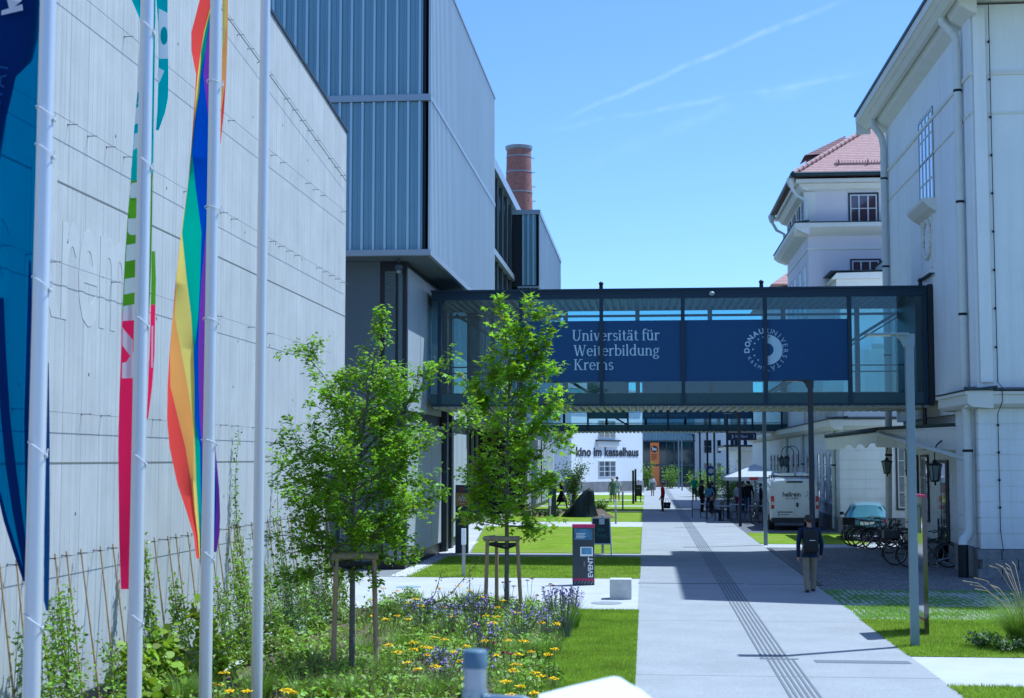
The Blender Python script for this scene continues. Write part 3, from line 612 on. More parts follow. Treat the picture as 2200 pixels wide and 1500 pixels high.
def window_part(parent, plane, c, u0, u1, z0, z1, cols, rows, depth=0.1, out=-1, frame=M_WFRAME, glassm=M_GLASSB, fw=0.05, sill=True, surround=None, sillm=None):
    """a window set in a wall plane: 'x' plane at x=c spanning y, or 'y' plane at y=c spanning x; out = outward sign"""
    def bx(b, a0, a1, d0, d1, k0, k1):
        d0, d1 = c + out * d0, c + out * d1
        return b.box(d0, d1, a0, a1, k0, k1) if plane == 'x' else b.box(a0, a1, d0, d1, k0, k1)
    fr = MB(); w = fw
    bx(fr, u0, u1, .002, .035, z0, z0 + w); bx(fr, u0, u1, .002, .035, z1 - w, z1); bx(fr, u0, u0 + w, .002, .035, z0 + w, z1 - w); bx(fr, u1 - w, u1, .002, .035, z0 + w, z1 - w)
    for i in range(1, cols): u = u0 + (u1 - u0) * i / cols; bx(fr, u - w * .5, u + w * .5, .004, .032, z0 + w, z1 - w)
    for j in range(1, rows): z = z0 + (z1 - z0) * j / rows; bx(fr, u0 + w, u1 - w, .006, .030, z - w * .35, z + w * .35)
    wo = fr.build('window', frame, parent)
    bx(MB(), u0 + .01, u1 - .01, .001, .012, z0 + .01, z1 - .01).build('pane', glassm, wo)
    if surround:
        b = MB(); s = surround; bx(b, u0 - s, u1 + s, .0, .05, z1 + .001, z1 + s); bx(b, u0 - s, u0 - .001, .0, .05, z0 - s, z1); bx(b, u1 + .001, u1 + s, .0, .05, z0 - s, z1); bx(b, u0, u1, .0, .05, z0 - s, z0 - .001); b.build('surround', M_DFRAME, wo)
    if sill:
        b = MB(); bx(b, u0 - .12, u1 + .12, .0, .14, z0 - .12 - (surround or 0), z0 - .03 - (surround or 0)); b.build('sill', sillm or M_CREAM, wo)
    return wo
RX, RY0, RY1 = 8.5, 38.6, 52.1
rb = thing('palace_building', 'tall white plastered building at the right, wide eaves, round wreath under its upper window', 'building', (RX, RY0, 0))
MB().box(RX, 24, RY0, RY1, 4.75, 14.9).build('wall', M_PLAST, rb)
rusticated(RX, 24, RY0, 41.4, 0.75, 4.35, 0.40).build('ground_floor_wall', M_PLAST, rb)
rusticated(RX + .42, 24, 41.4, RY1, 0.55, 4.35, 0.40).build('ground_floor_wall', M_PLAST, rb)
MB().box(RX + .2, 24, RY0 + .1, RY1, 4.3, 4.8).build('ground_floor_head', M_PLAST, rb)
b = MB()
for r in range(3):
    for k in range(14):
        x0 = RX - .10 + k * .9 + (.4 if r % 2 else 0) - .3; b.box(max(x0, RX - .10), x0 + .88, RY0 - .10, RY0 + .3, r * .25 - .02, r * .25 + .235, bev=.015)
    b.box(RX - .10, RX + .3, RY0 + .31, 41.4, r * .25 - .02, r * .25 + .235, bev=.015)
b.box(RX + .36, RX + .6, 41.42, RY1, -.02, .55); b.build('plinth', M_STONE, rb)
b = MB().prism([(RX + .3, 4.32), (RX - .22, 4.36), (RX - .34, 4.44), (RX - .34, 4.66), (RX - .4, 4.68), (RX - .4, 4.76), (RX + .3, 4.82)], 'y', RY0 - .4, 42.0)
b.prism([(RY0 + .2, 4.32), (RY0 - .22, 4.36), (RY0 - .34, 4.44), (RY0 - .34, 4.66), (RY0 - .401, 4.68), (RY0 - .401, 4.755), (RY0 + .2, 4.81)], 'x', RX - .3, 24); b.build('cornice', M_CREAM, rb)
MB().prism([(RX + .4, 4.825), (RX - .43, 4.77), (RX - .43, 4.80), (RX + .4, 4.90)], 'y', RY0 - .44, 42.02).prism([(RY0 + .2, 4.83), (RY0 - .445, 4.772), (RY0 - .445, 4.802), (RY0 + .2, 4.9)], 'x', RX - .3, 24).build('cornice_flashing', M_ROOFED, rb)
# eaves and roof
EX, EZ = 7.62, 14.98
b = MB().box(EX + .12, 24.5, 36.6, RY1 + .85, EZ, EZ + .10).prism([(EX, EZ + .12), (EX + .3, EZ - .12), (EX + .42, EZ - .12), (EX + .42, EZ + .02), (EX + .3, EZ + .12)], 'y', 36.5, RY1 + .9)
b.box(EX - .02, EX + .12, 36.5, RY1 + .9, EZ + .10, EZ + .34).prism([(RX - .42, EZ - .02), (RX - .3, EZ - .24), (RX, EZ - .42), (RX + .1, EZ - .42), (RX + .1, EZ - .02)], 'y', RY0 - .5, RY1 + .3)
b.box(EX + .1, 24, 36.55, 36.7, EZ + .10, EZ + .34).box(EX, EX + .5, RY1 + .86, RY1 + .92, EZ - .3, EZ + .34); b.build('eaves', M_CREAM, rb)
MB().prism([(EX - .07, EZ + .34), (EX - .07, EZ + .43), (16, EZ + 6.2), (24.5, EZ + .43), (24.5, EZ + .34)], 'y', 36.44, RY1 + .95).build('roof', M_ROOFED, rb)
b = MB().box(RX - .05, RX, RY0 - .03, RY1, 13.02, 13.12).box(RX - .03, RX, RY0 - .02, RY1, 12.0, 12.06).box(RX - .02, 24, RY0 - .05, RY0, 13.021, 13.121).box(RX, 24, RY0 - .03, RY0, 11.98, 12.04)
b.box(RX + .35, RX + .41, RY0 - .03, RY0, 5.0, 11.98).box(RX + 3.3, RX + 3.36, RY0 - .03, RY0, 5.0, 11.98); b.build('moulding', M_CREAM, rb)
MB().box(RX + .07, RX + .38, RY0 - .10, RY0 - .055, 5.0, 14.8).build('pilaster', M_PLAST, rb)
ya, yb_ = at(2006, 330, x=RX).y, at(1976, 345, x=RX).y; zt, zb2 = at(2006, 228, x=RX).z, at(2006, 428, x=RX).z
MB().box(RX - .01, RX - .004, ya - .02, yb_ + .02, zb2 - .02, zt + .06).build('window_recess', M_DFRAME, rb)
window_part(rb, 'x', RX - .012, ya, yb_, zb2, zt, 4, 4, fw=.055, glassm=mat('bright_window_glass', (0.18, 0.30, 0.38), 0.04, spec=1.0, coat=1.0))
MB().box(RX - .035, RX - .014, ya - .06, yb_ + .06, (zb2 + zt) / 2 - .05, (zb2 + zt) / 2 + .03).build('window_transom', M_DFRAME, rb)
MB().prism([(RX, zb2 - .42), (RX - .2, zb2 - .3), (RX - .38, zb2 - .12), (RX - .40, zb2 - .03), (RX, zb2 - .005)], 'y', ya - .25, yb_ + .25).build('window_hood', M_CREAM, rb)
yc, zc = at(1993, 515, x=RX).y, at(1993, 515, x=RX).z
b = MB()
for (y0, y1, z0, z1) in ((-.85, .85, -.95, -.88), (-.85, .85, .88, .95), (-.85, -.79, -.88, .88), (.79, .85, -.88, .88)): b.box(RX - .05, RX, yc + y0, yc + y1, zc + z0, zc + z1)
b.torus((RX - .03, yc, zc), .56, .06, 28, 6, 'x')
for k in range(26):
    t = k / 26 * 6.283; b.ell((RX - .05, yc + .56 * math.cos(t) + rnd.uniform(-.04, .04), zc + .56 * math.sin(t)), (.05, .10, .06), 6, 4)
b.prism([(yc - .95, zc - 1.12), (yc + .95, zc - 1.12), (yc + .9, zc - .98), (yc - .9, zc - .98)], 'x', RX - .14, RX); b.build('wreath_relief', M_CREAM, rb)
MB().prism([(yc - .97, zc - 1.14), (yc + .97, zc - 1.14), (yc + .97, zc - 1.121), (yc - .97, zc - 1.121)], 'x', RX - .16, RX).build('relief_flashing', M_ROOFED, rb)
# downpipes
def downpipe(pts, r, parent, name='downpipe'):
    o = MB().tube(pts, r, 14).build(name, M_PIPE, parent, 50)
    b = MB()
    for i in range(len(pts) - 1):
        p, q = Vector(pts[i]), Vector(pts[i + 1])
        if abs((q - p).normalized().z) > .95 and (q - p).length > 2:
            m = max(1, int((q - p).length / 3.0))
            for k in range(m): t = (k + .35) / m; c = p.lerp(q, t); MB().lathe([(r + .001, -.035), (r + .012, -.03), (r + .012, .03), (r + .001, .035)], c, 14).build('pipe_clip', M_IRON, o)
    return o
dp = downpipe([(8.0, 39.55, 14.95), (8.0, 39.55, 14.75), (8.33, 39.5, 14.35), (8.36, 39.5, 13.9), (8.36, 39.5, 4.9)], .105, rb)
dq = downpipe([(8.3, 38.98, 4.34), (8.3, 38.98, 1.22), (8.24, 38.95, 1.06), (8.12, 38.88, 0.95), (8.10, 38.87, .82)], .125, rb)
MB().tube([(8.1, 38.87, .84), (8.1, 38.87, -.02)], .13, 14).build('pipe_foot', M_IRON, dq, 50)
downpipe([(8.0, 51.6, 14.95), (8.0, 51.6, 14.7), (8.3, 51.7, 14.3), (8.36, 51.7, 13.9), (8.36, 51.7, 4.6), (8.30, 51.7, .5)], .115, rb)
b = MB(); pts = [(8.98, RY0 - .115, 14.9), (8.99, RY0 - .06, 9), (9.0, RY0 - .05, 5.0), (9.02, RY0 - .42, 4.85), (9.02, RY0 - .42, 4.5), (8.98, RY0 - .05, 4.2), (8.98, RY0 - .04, 1.2), (9.02, RY0 - .12, .7)]
b.tube(pts, .011, 6)
for z in (13.9, 12.9, 11.9, 10.9, 9.9, 8.9, 7.9, 6.9, 5.9, 3.9, 3.2, 2.5, 1.8): b.ell((8.98, RY0 - .05, z), (.035, .05, .035), 8, 5)
b.build('lightning_cable', M_IRON, rb)
# dark doorway and fittings in the recessed ground floor
dz = thing  # (kept short below)
do = MB().box(RX + .36, RX + .418, 44.5, 46.1, 0.0, 3.0).build('door', M_DFRAME, rb)
b = MB()
for k in range(2): b.box(RX + .33, RX + .36, 44.62 + k * .72, 45.24 + k * .72, .5, 2.9)
b.build('door_glass', M_GLASSB, do)
MB().cyl(RX + .3, 45.35, 1.0, 1.35, .02, n=8).build('handle', M_PIPE, do)
for y0, y1 in ((47.6, 48.6), (49.4, 50.4)): window_part(rb, 'x', RX + .40, y0, y1, 1.1, 3.1, 2, 3, sill=False, surround=.06)
MB().box(RX + .28, RX + .42, 40.8 + .7, 41.75, 2.0, 2.16).build('alarm_box', mat('alarm_orange', (0.5, 0.06, 0.015), 0.4), rb)
# canopy over the forecourt side
cp = [(8.88, 39.8), (7.3, 47.0), (7.3, 60.5), (8.88, 60.5)]
b = MB().prism(cp, 'z', 3.86, 3.93)
for (p, q, t) in ((cp[0], cp[1], 0), (cp[1], cp[2], 1)):
    n = 44 if t else 1; P = Vector((p[0], p[1], 0)); Q = Vector((q[0], q[1], 0)); dn = (Q - P).normalized(); nr = Vector((dn.y, -dn.x, 0)) * (-.05)
    for k in range(n):
        a, c_ = P.lerp(Q, k / n), P.lerp(Q, (k + 1) / n)
        lo = lambda u: (3.40 + .13 * max(0, min(1, 2.2 * abs(math.sin(u * math.pi * 5)) - .5)) if .04 < u < .64 else 3.40) if t else 3.25 + .15 * (u > .5)
        z0, z1 = lo(k / n), lo((k + 1) / n)
        V = [a + Vector((0, 0, z0)), c_ + Vector((0, 0, z1)), c_ + Vector((0, 0, 3.855)), a + Vector((0, 0, 3.855))]
        b.add(V + [v + nr for v in V], [(0, 1, 2, 3), (7, 6, 5, 4), (0, 4, 5, 1), (3, 2, 6, 7), (0, 3, 7, 4), (1, 5, 6, 2)])
b.build('canopy', M_CREAM, rb)
b = MB().prism([(8.9, 39.75), (7.24, 46.97), (7.24, 60.6), (8.9, 60.6)], 'z', 3.935, 4.03)
for k in range(60):
    y = 47.1 + k * .222; b.tube([(7.22, y, 4.0), (7.22, y + .1, 3.9), (7.22, y + .2, 4.0)], .03, 5)
b.build('canopy_roof', M_ROOFED, rb)
downpipe([(7.25, 46.95, 3.84), (7.35, 46.3, 3.76), (8.22, 39.6, 3.08), (8.28, 39.1, 3.02)], .062, rb, 'gutter_pipe')
# hanging wall lanterns
M_LGLASS = mat('lantern_glass', (0.16, 0.2, 0.2), 0.2, spec=0.8)
lant = thing('wall_lantern', 'wrought iron lantern on a curved arm, left of the canopy lanterns beside the cream downpipe', 'lantern', (0, 0, 0))
b = MB().tube([(.62, 0, -.15), (.62, 0, .62)], .022, 7); b.tube([(.62 - .32 + .32 * math.cos(t), 0, .62 + .34 * math.sin(t)) for t in np.linspace(0, math.pi, 14)], .018, 7)
b.tube([(.0 - .02, 0, .62), (-.02, 0, .44)], .014, 6); b.tube([(.62, 0, .5), (.8, 0, .5)], .018, 6).tube([(.62, 0, .0), (.8, 0, .0)], .018, 6).ell((.62, 0, .0), (.05, .05, .04), 8, 5); b.build('arm', M_IRON, lant, 50, local=True)
hd = MB().lathe([(.02, .46), (.05, .43), (.07, .38), (.19, .34), (.2, .31), (.17, .30)], (-.02, 0, 0), 6); hd.lathe([(.1, -.1), (.12, -.08), (.10, -.06)], (-.02, 0, 0), 6)
for k in range(6):
    t = k / 6 * 6.283; hd.bar((-.02 + .165 * math.cos(t), .165 * math.sin(t), .30), (-.02 + .10 * math.cos(t), .10 * math.sin(t), -.08), .018, .018)
hd.lathe([(.0, -.2), (.03, -.16), (.02, -.1)], (-.02, 0, 0), 8); h_ = hd.build('lantern_head', M_IRON, lant, 30, local=True)
MB().lathe([(.095, -.075), (.158, .295)], (-.02, 0, 0), 6).build('lantern_glass', M_LGLASS, h_, local=True)
p1 = at(1913, 990, x=8.28); lant.location = (p1.x - .1, p1.y, p1.z - .35)
p2 = at(2010, 1000, x=8.1); l2 = dup(lant, (p2.x + .0, p2.y, p2.z - .35), 0, 'wrought iron lantern hanging nearest the big white downpipe, under the canopy'); l2.scale = (1.12, 1.12, 1.12)
p3 = at(1690, 992, x=7.35)
for k, dy in enumerate((0, 2.6)): dup(lant, (p3.x, p3.y + dy, p3.z - .15), 0, ('wrought iron lantern above the white van, nearer of two overlapping arms', 'wrought iron lantern above the white van, farther of two overlapping arms')[k])

# ------------------------------------------------------------------ low annex beyond the forecourt
ax = thing('annex_building', 'low white annex with grooved walls and slim barred windows behind the van', 'building', (8.0, 62, 0))
rusticated(8.0, 24, 62, 112, 0.6, 4.2, 0.40).build('wall', M_PLAST, ax)
MB().box(8.25, 24, 62.3, 112, 4.1, 7.6).build('upper_wall', M_PLAST, ax)
MB().box(7.9, 8.3, 61.9, 112, -.02, .6).box(8.3, 24, 61.9, 62.2, -.02, .6).build('plinth', M_STONE, ax)
MB().prism([(8.1, 4.2), (7.75, 4.26), (7.55, 4.4), (7.55, 4.66), (8.1, 4.74)], 'y', 61.5, 112).prism([(62.1, 4.2), (61.75, 4.26), (61.49, 4.4), (61.49, 4.655), (62.1, 4.735)], 'x', 7.56, 24).build('cornice', M_CREAM, ax)
MB().prism([(8.3, 4.76), (7.5, 4.665), (7.5, 4.70), (8.3, 4.80)], 'y', 61.42, 112).prism([(62.4, 4.765), (61.42, 4.668), (61.42, 4.71), (62.4, 4.80)], 'x', 7.5, 24).build('cornice_flashing', M_ROOFED, ax)
for k in range(14):
    y = 64.2 + k * 2.3 + (.6 if k > 4 else 0)
    window_part(ax, 'x', 8.0, y, y + .95, 1.2, 3.3, 1, 4, sill=True, fw=.07)
for y in (63.3, 75.6, 84): downpipe([(7.9, y, 4.2), (7.9, y, .1)], .085, ax)
b = MB()
for k in range(26):
    y = 62.9 + k * .5
    b.lathe([(.07, 0), (.05, .1), (.1, .35), (.06, .6), (.07, .75)], (8.15, y, 4.85), 8)
b.box(8.05, 8.27, 62.6, 76.5, 5.6, 5.74).box(8.05, 8.27, 62.6, 76.5, 4.79, 4.86)
for k in range(4): b.box(8.0, 8.3, 62.4 + k * 4.4, 62.9 + k * 4.4, 4.78, 5.85)
b.build('balustrade', M_CREAM, ax)
window_part(ax, 'y', 62.0, 10.35, 11.2, 1.0, 3.6, 2, 4, surround=.08, sill=False)
MB().prism([(9.4, 61.9), (9.4, 62.1), (16, 62.1), (16, 61.9)], 'z', 7.6, 7.8).build('parapet', M_CREAM, ax)
# ------------------------------------------------------------------ three-storey building with tiled hip roof
M_PINK = mat('pale_rose_plaster', (0.72, 0.67, 0.67), 0.8, var=0.05, vscale=0.7, spec=0.2)
def tile_mat():
    m = mat('roof_tiles', (0.47, 0.28, 0.25), 0.8, var=0.2, vscale=4, spec=0.3); n, l, b = nodes_of(m); src = b.inputs['Base Color'].links[0].from_socket
    tc = n.new('ShaderNodeTexCoord'); sp = n.new('ShaderNodeSeparateXYZ'); l.new(tc.outputs['Object'], sp.inputs[0]); k, _ = line_mask(n, l, sp.outputs['Z'], 0.125, 0.028)
    mx = n.new('ShaderNodeMixRGB'); mx.inputs['Color2'].default_value = (0.20, 0.11, 0.10, 1); l.new(k, mx.inputs['Fac']); l.new(src, mx.inputs['Color1']); l.new(mx.outputs[0], b.inputs['Base Color']); return m
M_TILE = tile_mat()
tb = thing('tiled_building', 'three-storey pale rose building with red tiled hip roof behind the right end of the bridge', 'building', (8.5, 77, 0))
MB().box(8.5, 24, 77, 88.2, 4, 17.5).build('wall', M_PINK, tb)
b = MB().box(7.85, 24.6, 76.2, 88.9, 17.32, 17.5).prism([(8.5, 16.95), (8.2, 17.05), (8.0, 17.3), (8.5, 17.3)], 'y', 76.6, 88.4).prism([(77, 16.96), (76.75, 17.06), (76.55, 17.31), (77, 17.31)], 'x', 8.2, 24)
b.prism([(8.5, 14.6), (8.0, 14.8), (7.75, 15.0), (7.75, 15.22), (8.5, 15.3)], 'y', 76.3, 88.8).prism([(77, 14.61), (76.6, 14.81), (76.25, 15.0), (76.25, 15.215), (77, 15.295)], 'x', 7.76, 24)
b.box(8.46, 24, 76.95, 77.0, 13.9, 14.0).box(8.45, 8.5, 77, 88.2, 13.9, 14.0).box(8.3, 8.9, 76.93, 77.0, 15.3, 16.95); b.build('cornice', M_CREAM, tb)
MB().prism([(8.5, 15.31), (7.7, 15.225), (7.7, 15.26), (8.5, 15.35)], 'y', 76.2, 88.85).prism([(77, 15.305), (76.2, 15.222), (76.2, 15.265), (77, 15.34)], 'x', 7.7, 24).build('cornice_flashing', M_ROOFED, tb)
e = 17.72; E0, E1, D0, D1 = 7.7, 24.8, 76.0, 89.0
V = [(E0, D0, e), (E1, D0, e), (E1, D1, e), (E0, D1, e), (E0 + 6.5, 82.5, e + 4.75), (E1 - 6.5, 82.5, e + 4.75)]
rf = MB().add(V, [(0, 1, 5, 4), (1, 2, 5), (2, 3, 4, 5), (3, 0, 4), (3, 2, 1, 0)]).build('roof', M_TILE, tb)
b = MB()
for (p, q) in (((E0, D0, e), V[4]), ((E0, D1, e), V[4])):
    for k in range(26): a, c_ = Vector(p).lerp(Vector(q), k / 26), Vector(p).lerp(Vector(q), (k + 1.08) / 26); b.tube([a + Vector((0, 0, .03)), c_ + Vector((0, 0, .06))], [.15, .11], 8)
b.build('ridge_tile', mat('ridge_tile_rose', (0.42, 0.25, 0.22), 0.8, var=.2, vscale=6), rf, 50)
b = MB()
for (z, off) in ((18.35, .87), (18.42, .95)): b.tube([(E0 + 2.2, D0 + off - .03, z), (E1, D0 + off - .03, z)], .03, 6)
for k in range(9): b.bar((E0 + 2.4 + k * 1.5, D0 + .8, 18.25), (E0 + 2.4 + k * 1.5, D0 + .78, 18.6), .05, .05)
for k in range(90): b.bar((E0 + 2.3 + k * .15, D0 + .87, 18.30), (E0 + 2.3 + k * .15, D0 + .87, 18.55), .03, .02)
b.build('snow_guard', mat('snow_guard_rose', (0.30, 0.17, 0.15), .6), rf)
b = MB().tube([(E0 - .06, D0 - .1, e - .02), (E0 - .06, D1, e - .02)], .12, 10).tube([(E0, D0 - .08, e - .03), (E1, D0 - .08, e - .03)], .12, 10); b.build('gutter', M_ROOFED, tb, 50)
dz1 = (E0 + 2.1, 78.6)
b = MB().prism([(E0 + 1.3, 18.6), (E0 + 1.3, 19.55), (E0 + 3.2, 19.95), (E0 + 3.2, 19.2)], 'y', 80.2, 82.2).build('dormer', M_DFRAME, rf)
MB().add([(E0 + 1.0, 79.9, 19.5), (E0 + 1.0, 82.5, 19.5), (E0 + 3.3, 81.9, 20.7), (E0 + 3.3, 80.6, 20.7)], [(0, 3, 2, 1)]).add([(E0 + 1.0, 79.9, 19.5), (E0 + 3.3, 80.0, 19.7), (E0 + 3.3, 80.6, 20.7)], [(0, 1, 2)]).build('dormer_roof', M_TILE, b)
for y in (76.6, 88.3):
    o = downpipe([(7.62, y, 17.55), (7.62, y, 17.2), (7.9, y, 16.7), (8.35, y, 16.45), (8.38, y, 15.4)], .09, tb); MB().lathe([(.22, .1), (.22, -.05), (.12, -.35)], (7.62, y, 17.5), 10).build('hopper', M_PIPE, o)
red_glass = mat('red_reflecting_glass', (0.075, 0.035, 0.045), 0.05, spec=0.9, coat=0.8)
xw0, xw1 = at(1826, 440, y=77).x, at(1884, 440, y=77).x
window_part(tb, 'y', 77, xw0, xw1, at(1850, 478, y=77).z, at(1850, 418, y=77).z, 3, 2, surround=.09, sill=False, glassm=red_glass, fw=.07)
window_part(tb, 'y', 77, xw0 + .05, xw1 + .05, 11.6, at(1850, 560, y=77).z, 3, 3, surround=.09, sill=False, glassm=red_glass, fw=.07)
for k in range(4):
    y = 78.2 + k * 2.5
    window_part(tb, 'x', 8.5, y, y + 1.3, 15.5, 16.75, 2, 2, sill=False, surround=.05); window_part(tb, 'x', 8.5, y, y + 1.3, 10.6, 13.3, 2, 3, sill=True); window_part(tb, 'x', 8.5, y, y + 1.3, 6.2, 8.8, 2, 3)
MB().box(9.55, 14, 74.2, 76.9, 11.0, 12.0).prism([(9.3, 12.01), (14, 12.01), (14, 12.38), (9.55, 12.30)], 'y', 74.0, 76.98).box(11.9, 14, 74.6, 76.9, 12.35, 12.9).build('terrace_parapet', M_CREAM, tb)
MB().box(9.8, 24, 74.8, 77, 4.2, 11.0).build('porch_wall', M_PLAST, tb)
MB().prism([(9.24, 12.385), (11.9, 12.385), (11.9, 12.44), (9.24, 12.42)], 'y', 73.95, 76.97).box(11.85, 14, 74.5, 76.95, 12.91, 12.97).build('parapet_flashing', M_ROOFED, tb)
hb = thing('rear_house', 'white house with small red tiled hip roof just showing over the bridge roof', 'house', (8.8, 95, 0))
MB().box(8.8, 20, 94.5, 112, 4, 14.0).build('wall', M_PINK, hb)
V = [(8.0, 93.7, 14.1), (20.8, 93.7, 14.1), (20.8, 112.8, 14.1), (8.0, 112.8, 14.1), (12, 98.5, 17.2), (16.5, 98.5, 17.2), (16.5, 108, 17.2), (12, 108, 17.2)]
MB().add(V, [(0, 1, 5, 4), (1, 2, 6, 5), (2, 3, 7, 6), (3, 0, 4, 7), (4, 5, 6, 7), (3, 2, 1, 0)]).build('roof', M_TILE, hb)

# ------------------------------------------------------------------ cinema, dark clad hall and far office
ca = math.radians(60); CT = Vector((math.cos(ca), math.sin(ca), 0)); CN = Vector((CT.y, -CT.x, 0)); CR = Vector((-0.33, 142, 0)); CLEN = 12.6
ci = thing('cinema_building', 'white cinema with black lettering on its wall and a grey stone base', 'building', (CR.x, CR.y, 0))
CM = Matrix(((CT.x, -CN.x, 0, CR.x - CT.x * CLEN), (CT.y, -CN.y, 0, CR.y - CT.y * CLEN), (0, 0, 1, 0), (0, 0, 0, 1)))   # local x along the wall, y into the building
M_CINEMA = mat('bright_white_render', (0.80, 0.80, 0.80), 0.8, var=0.03, vscale=0.5, spec=0.2)
def cbuild(b, name, m, parent): return MB().merge(b, CM).build(name, m, parent)
cbuild(MB().box(0, CLEN, 0, 12, 0.9, 9.0), 'wall', M_CINEMA, ci)
cbuild(MB().box(-.06, CLEN + .06, -.06, 12, -.02, .92), 'plinth', mat('cinema_stone_base', (0.2, 0.2, 0.205), .85, var=.35, vscale=1.2), ci)
cbuild(MB().box(-.5, CLEN + .5, -.5, 12.5, 9.0, 9.3), 'cornice', M_CREAM, ci)
cbuild(MB().add([(-.6, -.6, 9.3), (CLEN + .6, -.6, 9.3), (CLEN + .6, 12.6, 9.3), (-.6, 12.6, 9.3), (5, 5, 10.6), (CLEN - 5, 5, 10.6)], [(0, 1, 5, 4), (1, 2, 5), (2, 3, 4, 5), (3, 0, 4), (3, 2, 1, 0)]), 'roof', M_TILE, ci)
def cinwin(u0, u1, z0, z1, rows):
    b = MB().box(u0, u1, -.05, .02, z0, z1); w = cbuild(b, 'window', M_WFRAME, ci); g = MB()
    for i in range(3):
        a = u0 + .1 + i * (u1 - u0 - .1) / 3
        for j in range(rows): k0 = z0 + .08 + j * (z1 - z0 - .08) / rows; g.box(a, a + (u1 - u0 - .1) / 3 - .16, -.065, -.051, k0, k0 + (z1 - z0 - .08) / rows - .09)
    cbuild(g, 'pane', M_GLASSD, w); return w
def cu(u): # photo column -> distance along the cinema wall
    lo, hi = 0., CLEN
    for _ in range(40):
        m = (lo + hi) / 2; p = Vector((CR.x, CR.y, 0)) - CT * (CLEN - m); d = p - Vector((0, 0, 0)); q = 1100 + F_PX * (d.dot(_R)) / (d.dot(_FW) - EYE * _FW.z)
        lo, hi = (m, hi) if q < u else (lo, m)
    return lo
cinwin(cu(1286), cu(1323), 1.35, 2.85, 3); w = cinwin(cu(1286), cu(1323), 4.95, 6.6, 3)
cbuild(MB().box(cu(1280), cu(1329), -.3, 0, 4.62, 4.76), 'sill', M_DFRAME, w); cbuild(MB().box(cu(1282), cu(1327), -.2, 0, 4.15, 4.62), 'sill_block', M_CREAM, w)
kt = text_mesh('kino im kesselhaus', 1.0, 0.030, 0.01, 'LEFT', 1.0, 1.04); wk = max(v[0] for v in kt.v); span = cu(1372) - cu(1237)
kl = MB().merge(kt, CM @ Matrix.Translation((cu(1237), -.03, 3.27)) @ Matrix.Rotation(math.pi / 2, 4, 'X') @ Matrix.Diagonal((span / wk, 1.14, 1, 1))); kl.build('lettering', mat('black_lettering', (0.012, 0.012, 0.014), .5), ci)
cw = thing('cinema_wing', 'pale rose wing of the cinema with a tall dark door, left of the lettered wall', 'building', (-9, 136, 0))
MB().box(-16, -6.5, 135.6, 150, 0, 8.4).build('wall', M_PINK, cw)
MB().box(at(1172, 1000, y=135.6).x, at(1194, 1000, y=135.6).x, 135.5, 135.58, 0.3, 4.6).build('door', M_GLASSD, cw)
MB().box(at(1210, 1000, y=135.6).x, at(1229, 1000, y=135.6).x, 135.4, 135.58, -.02, 1.4).build('base_block', M_STONE, cw)
MB().box(at(1174, 900, y=135.6).x, at(1190, 900, y=135.6).x, 135.5, 135.58, 5.6, 6.7).build('window', M_GLASSD, cw)
MB().box(-16, -6.4, 135.3, 150, 8.4, 8.65).build('cornice', M_CREAM, cw)
dk = thing('dark_hall', 'dark glazed hall with ribbed blue cladding and tall orange banners beside its door', 'building', (2, 160, 0))
MB().box(-2, 5.2, 160, 185, 0, 9.8).build('hall_wall', M_GLASSD, dk)
ribbed('x', 159.8, -2, 5.3, 5.0, 9.9, 0.34, 0.10, 0.14, -1).build('cladding', M_RIB, dk)
b = MB()
for k in range(7): b.box(-.4 + k * .85, -.33 + k * .85, 159.85, 160, 0, 4.95)
b.box(-2, 5.25, 159.84, 159.98, 2.25, 2.4).box(-2, 5.3, 159.7, 160, 4.86, 5.0); b.build('mullion', mat('hall_mullion', (0.05, 0.075, 0.095), .5), dk)
M_ORANGE = mat('orange_banner', (0.72, 0.22, 0.045), 0.6)
o1 = MB().box(at(1397, 975, y=159.6).x, at(1416, 975, y=159.6).x, 159.6, 159.66, 2.42, 4.75).build('banner', M_ORANGE, dk)
MB().box(at(1397, 975, y=159.6).x, at(1416, 975, y=159.6).x, 159.6, 159.66, 0.05, 2.2).build('banner', M_ORANGE, dk)
oc = at(1406, 965, y=159.55)
MB().lathe([(.36, 0), (.36, .03)], (oc.x, 159.56, oc.z), 24, axis='y').build('emblem', mat('black_lettering', (0.012,) * 3), o1)
M_WHITE = mat('white_print', (0.75, 0.77, 0.78), 0.6)
MB().merge(text_mesh('bc', .5, .02, .004), FRONT(oc.x, 159.545, oc.z - .13)).build('lettering', M_WHITE, o1)
b = MB()
for k in range(4): b.box(oc.x - .32, oc.x + (.3, .2, .26, .12)[k], 159.57, 159.6, oc.z - .62 - k * .17, oc.z - .55 - k * .17)
b.build('small_print', mat('brown_print', (0.12, 0.05, 0.03), .6), o1)
of = thing('office_block', 'far white office block with rows of dark square windows', 'building', (9, 176, 0))
MB().box(4.6, 26, 176, 192, 0, 9.4).build('wall', M_PLAST, of)
for r in range(3):
    for c_ in range(9):
        x = 5.3 + c_ * 1.55; window_part(of, 'y', 176, x, x + (.95 if c_ % 2 else .5), .9 + r * 2.75, 2.5 + r * 2.75, 2 if c_ % 2 else 1, 2, sill=False, fw=.05, glassm=M_GLASSD)
MB().box(4.4, 26, 175.8, 192, 9.4, 9.7).build('parapet', M_CREAM, of)
cf = thing('entrance_pavilion', 'low white pavilion with flat dark roof edge seen under the far bridge at right', 'building', (8, 118, 0))
rusticated(7.2, 20, 116, 128, 0, 3.7, .4).build('wall', M_PLAST, cf); MB().box(6.2, 20, 115.2, 128, 3.7, 3.95).build('roof', M_CREAM, cf); MB().box(6.1, 20, 115.1, 128, 3.96, 4.1).build('roof_edge', M_ROOFED, cf)
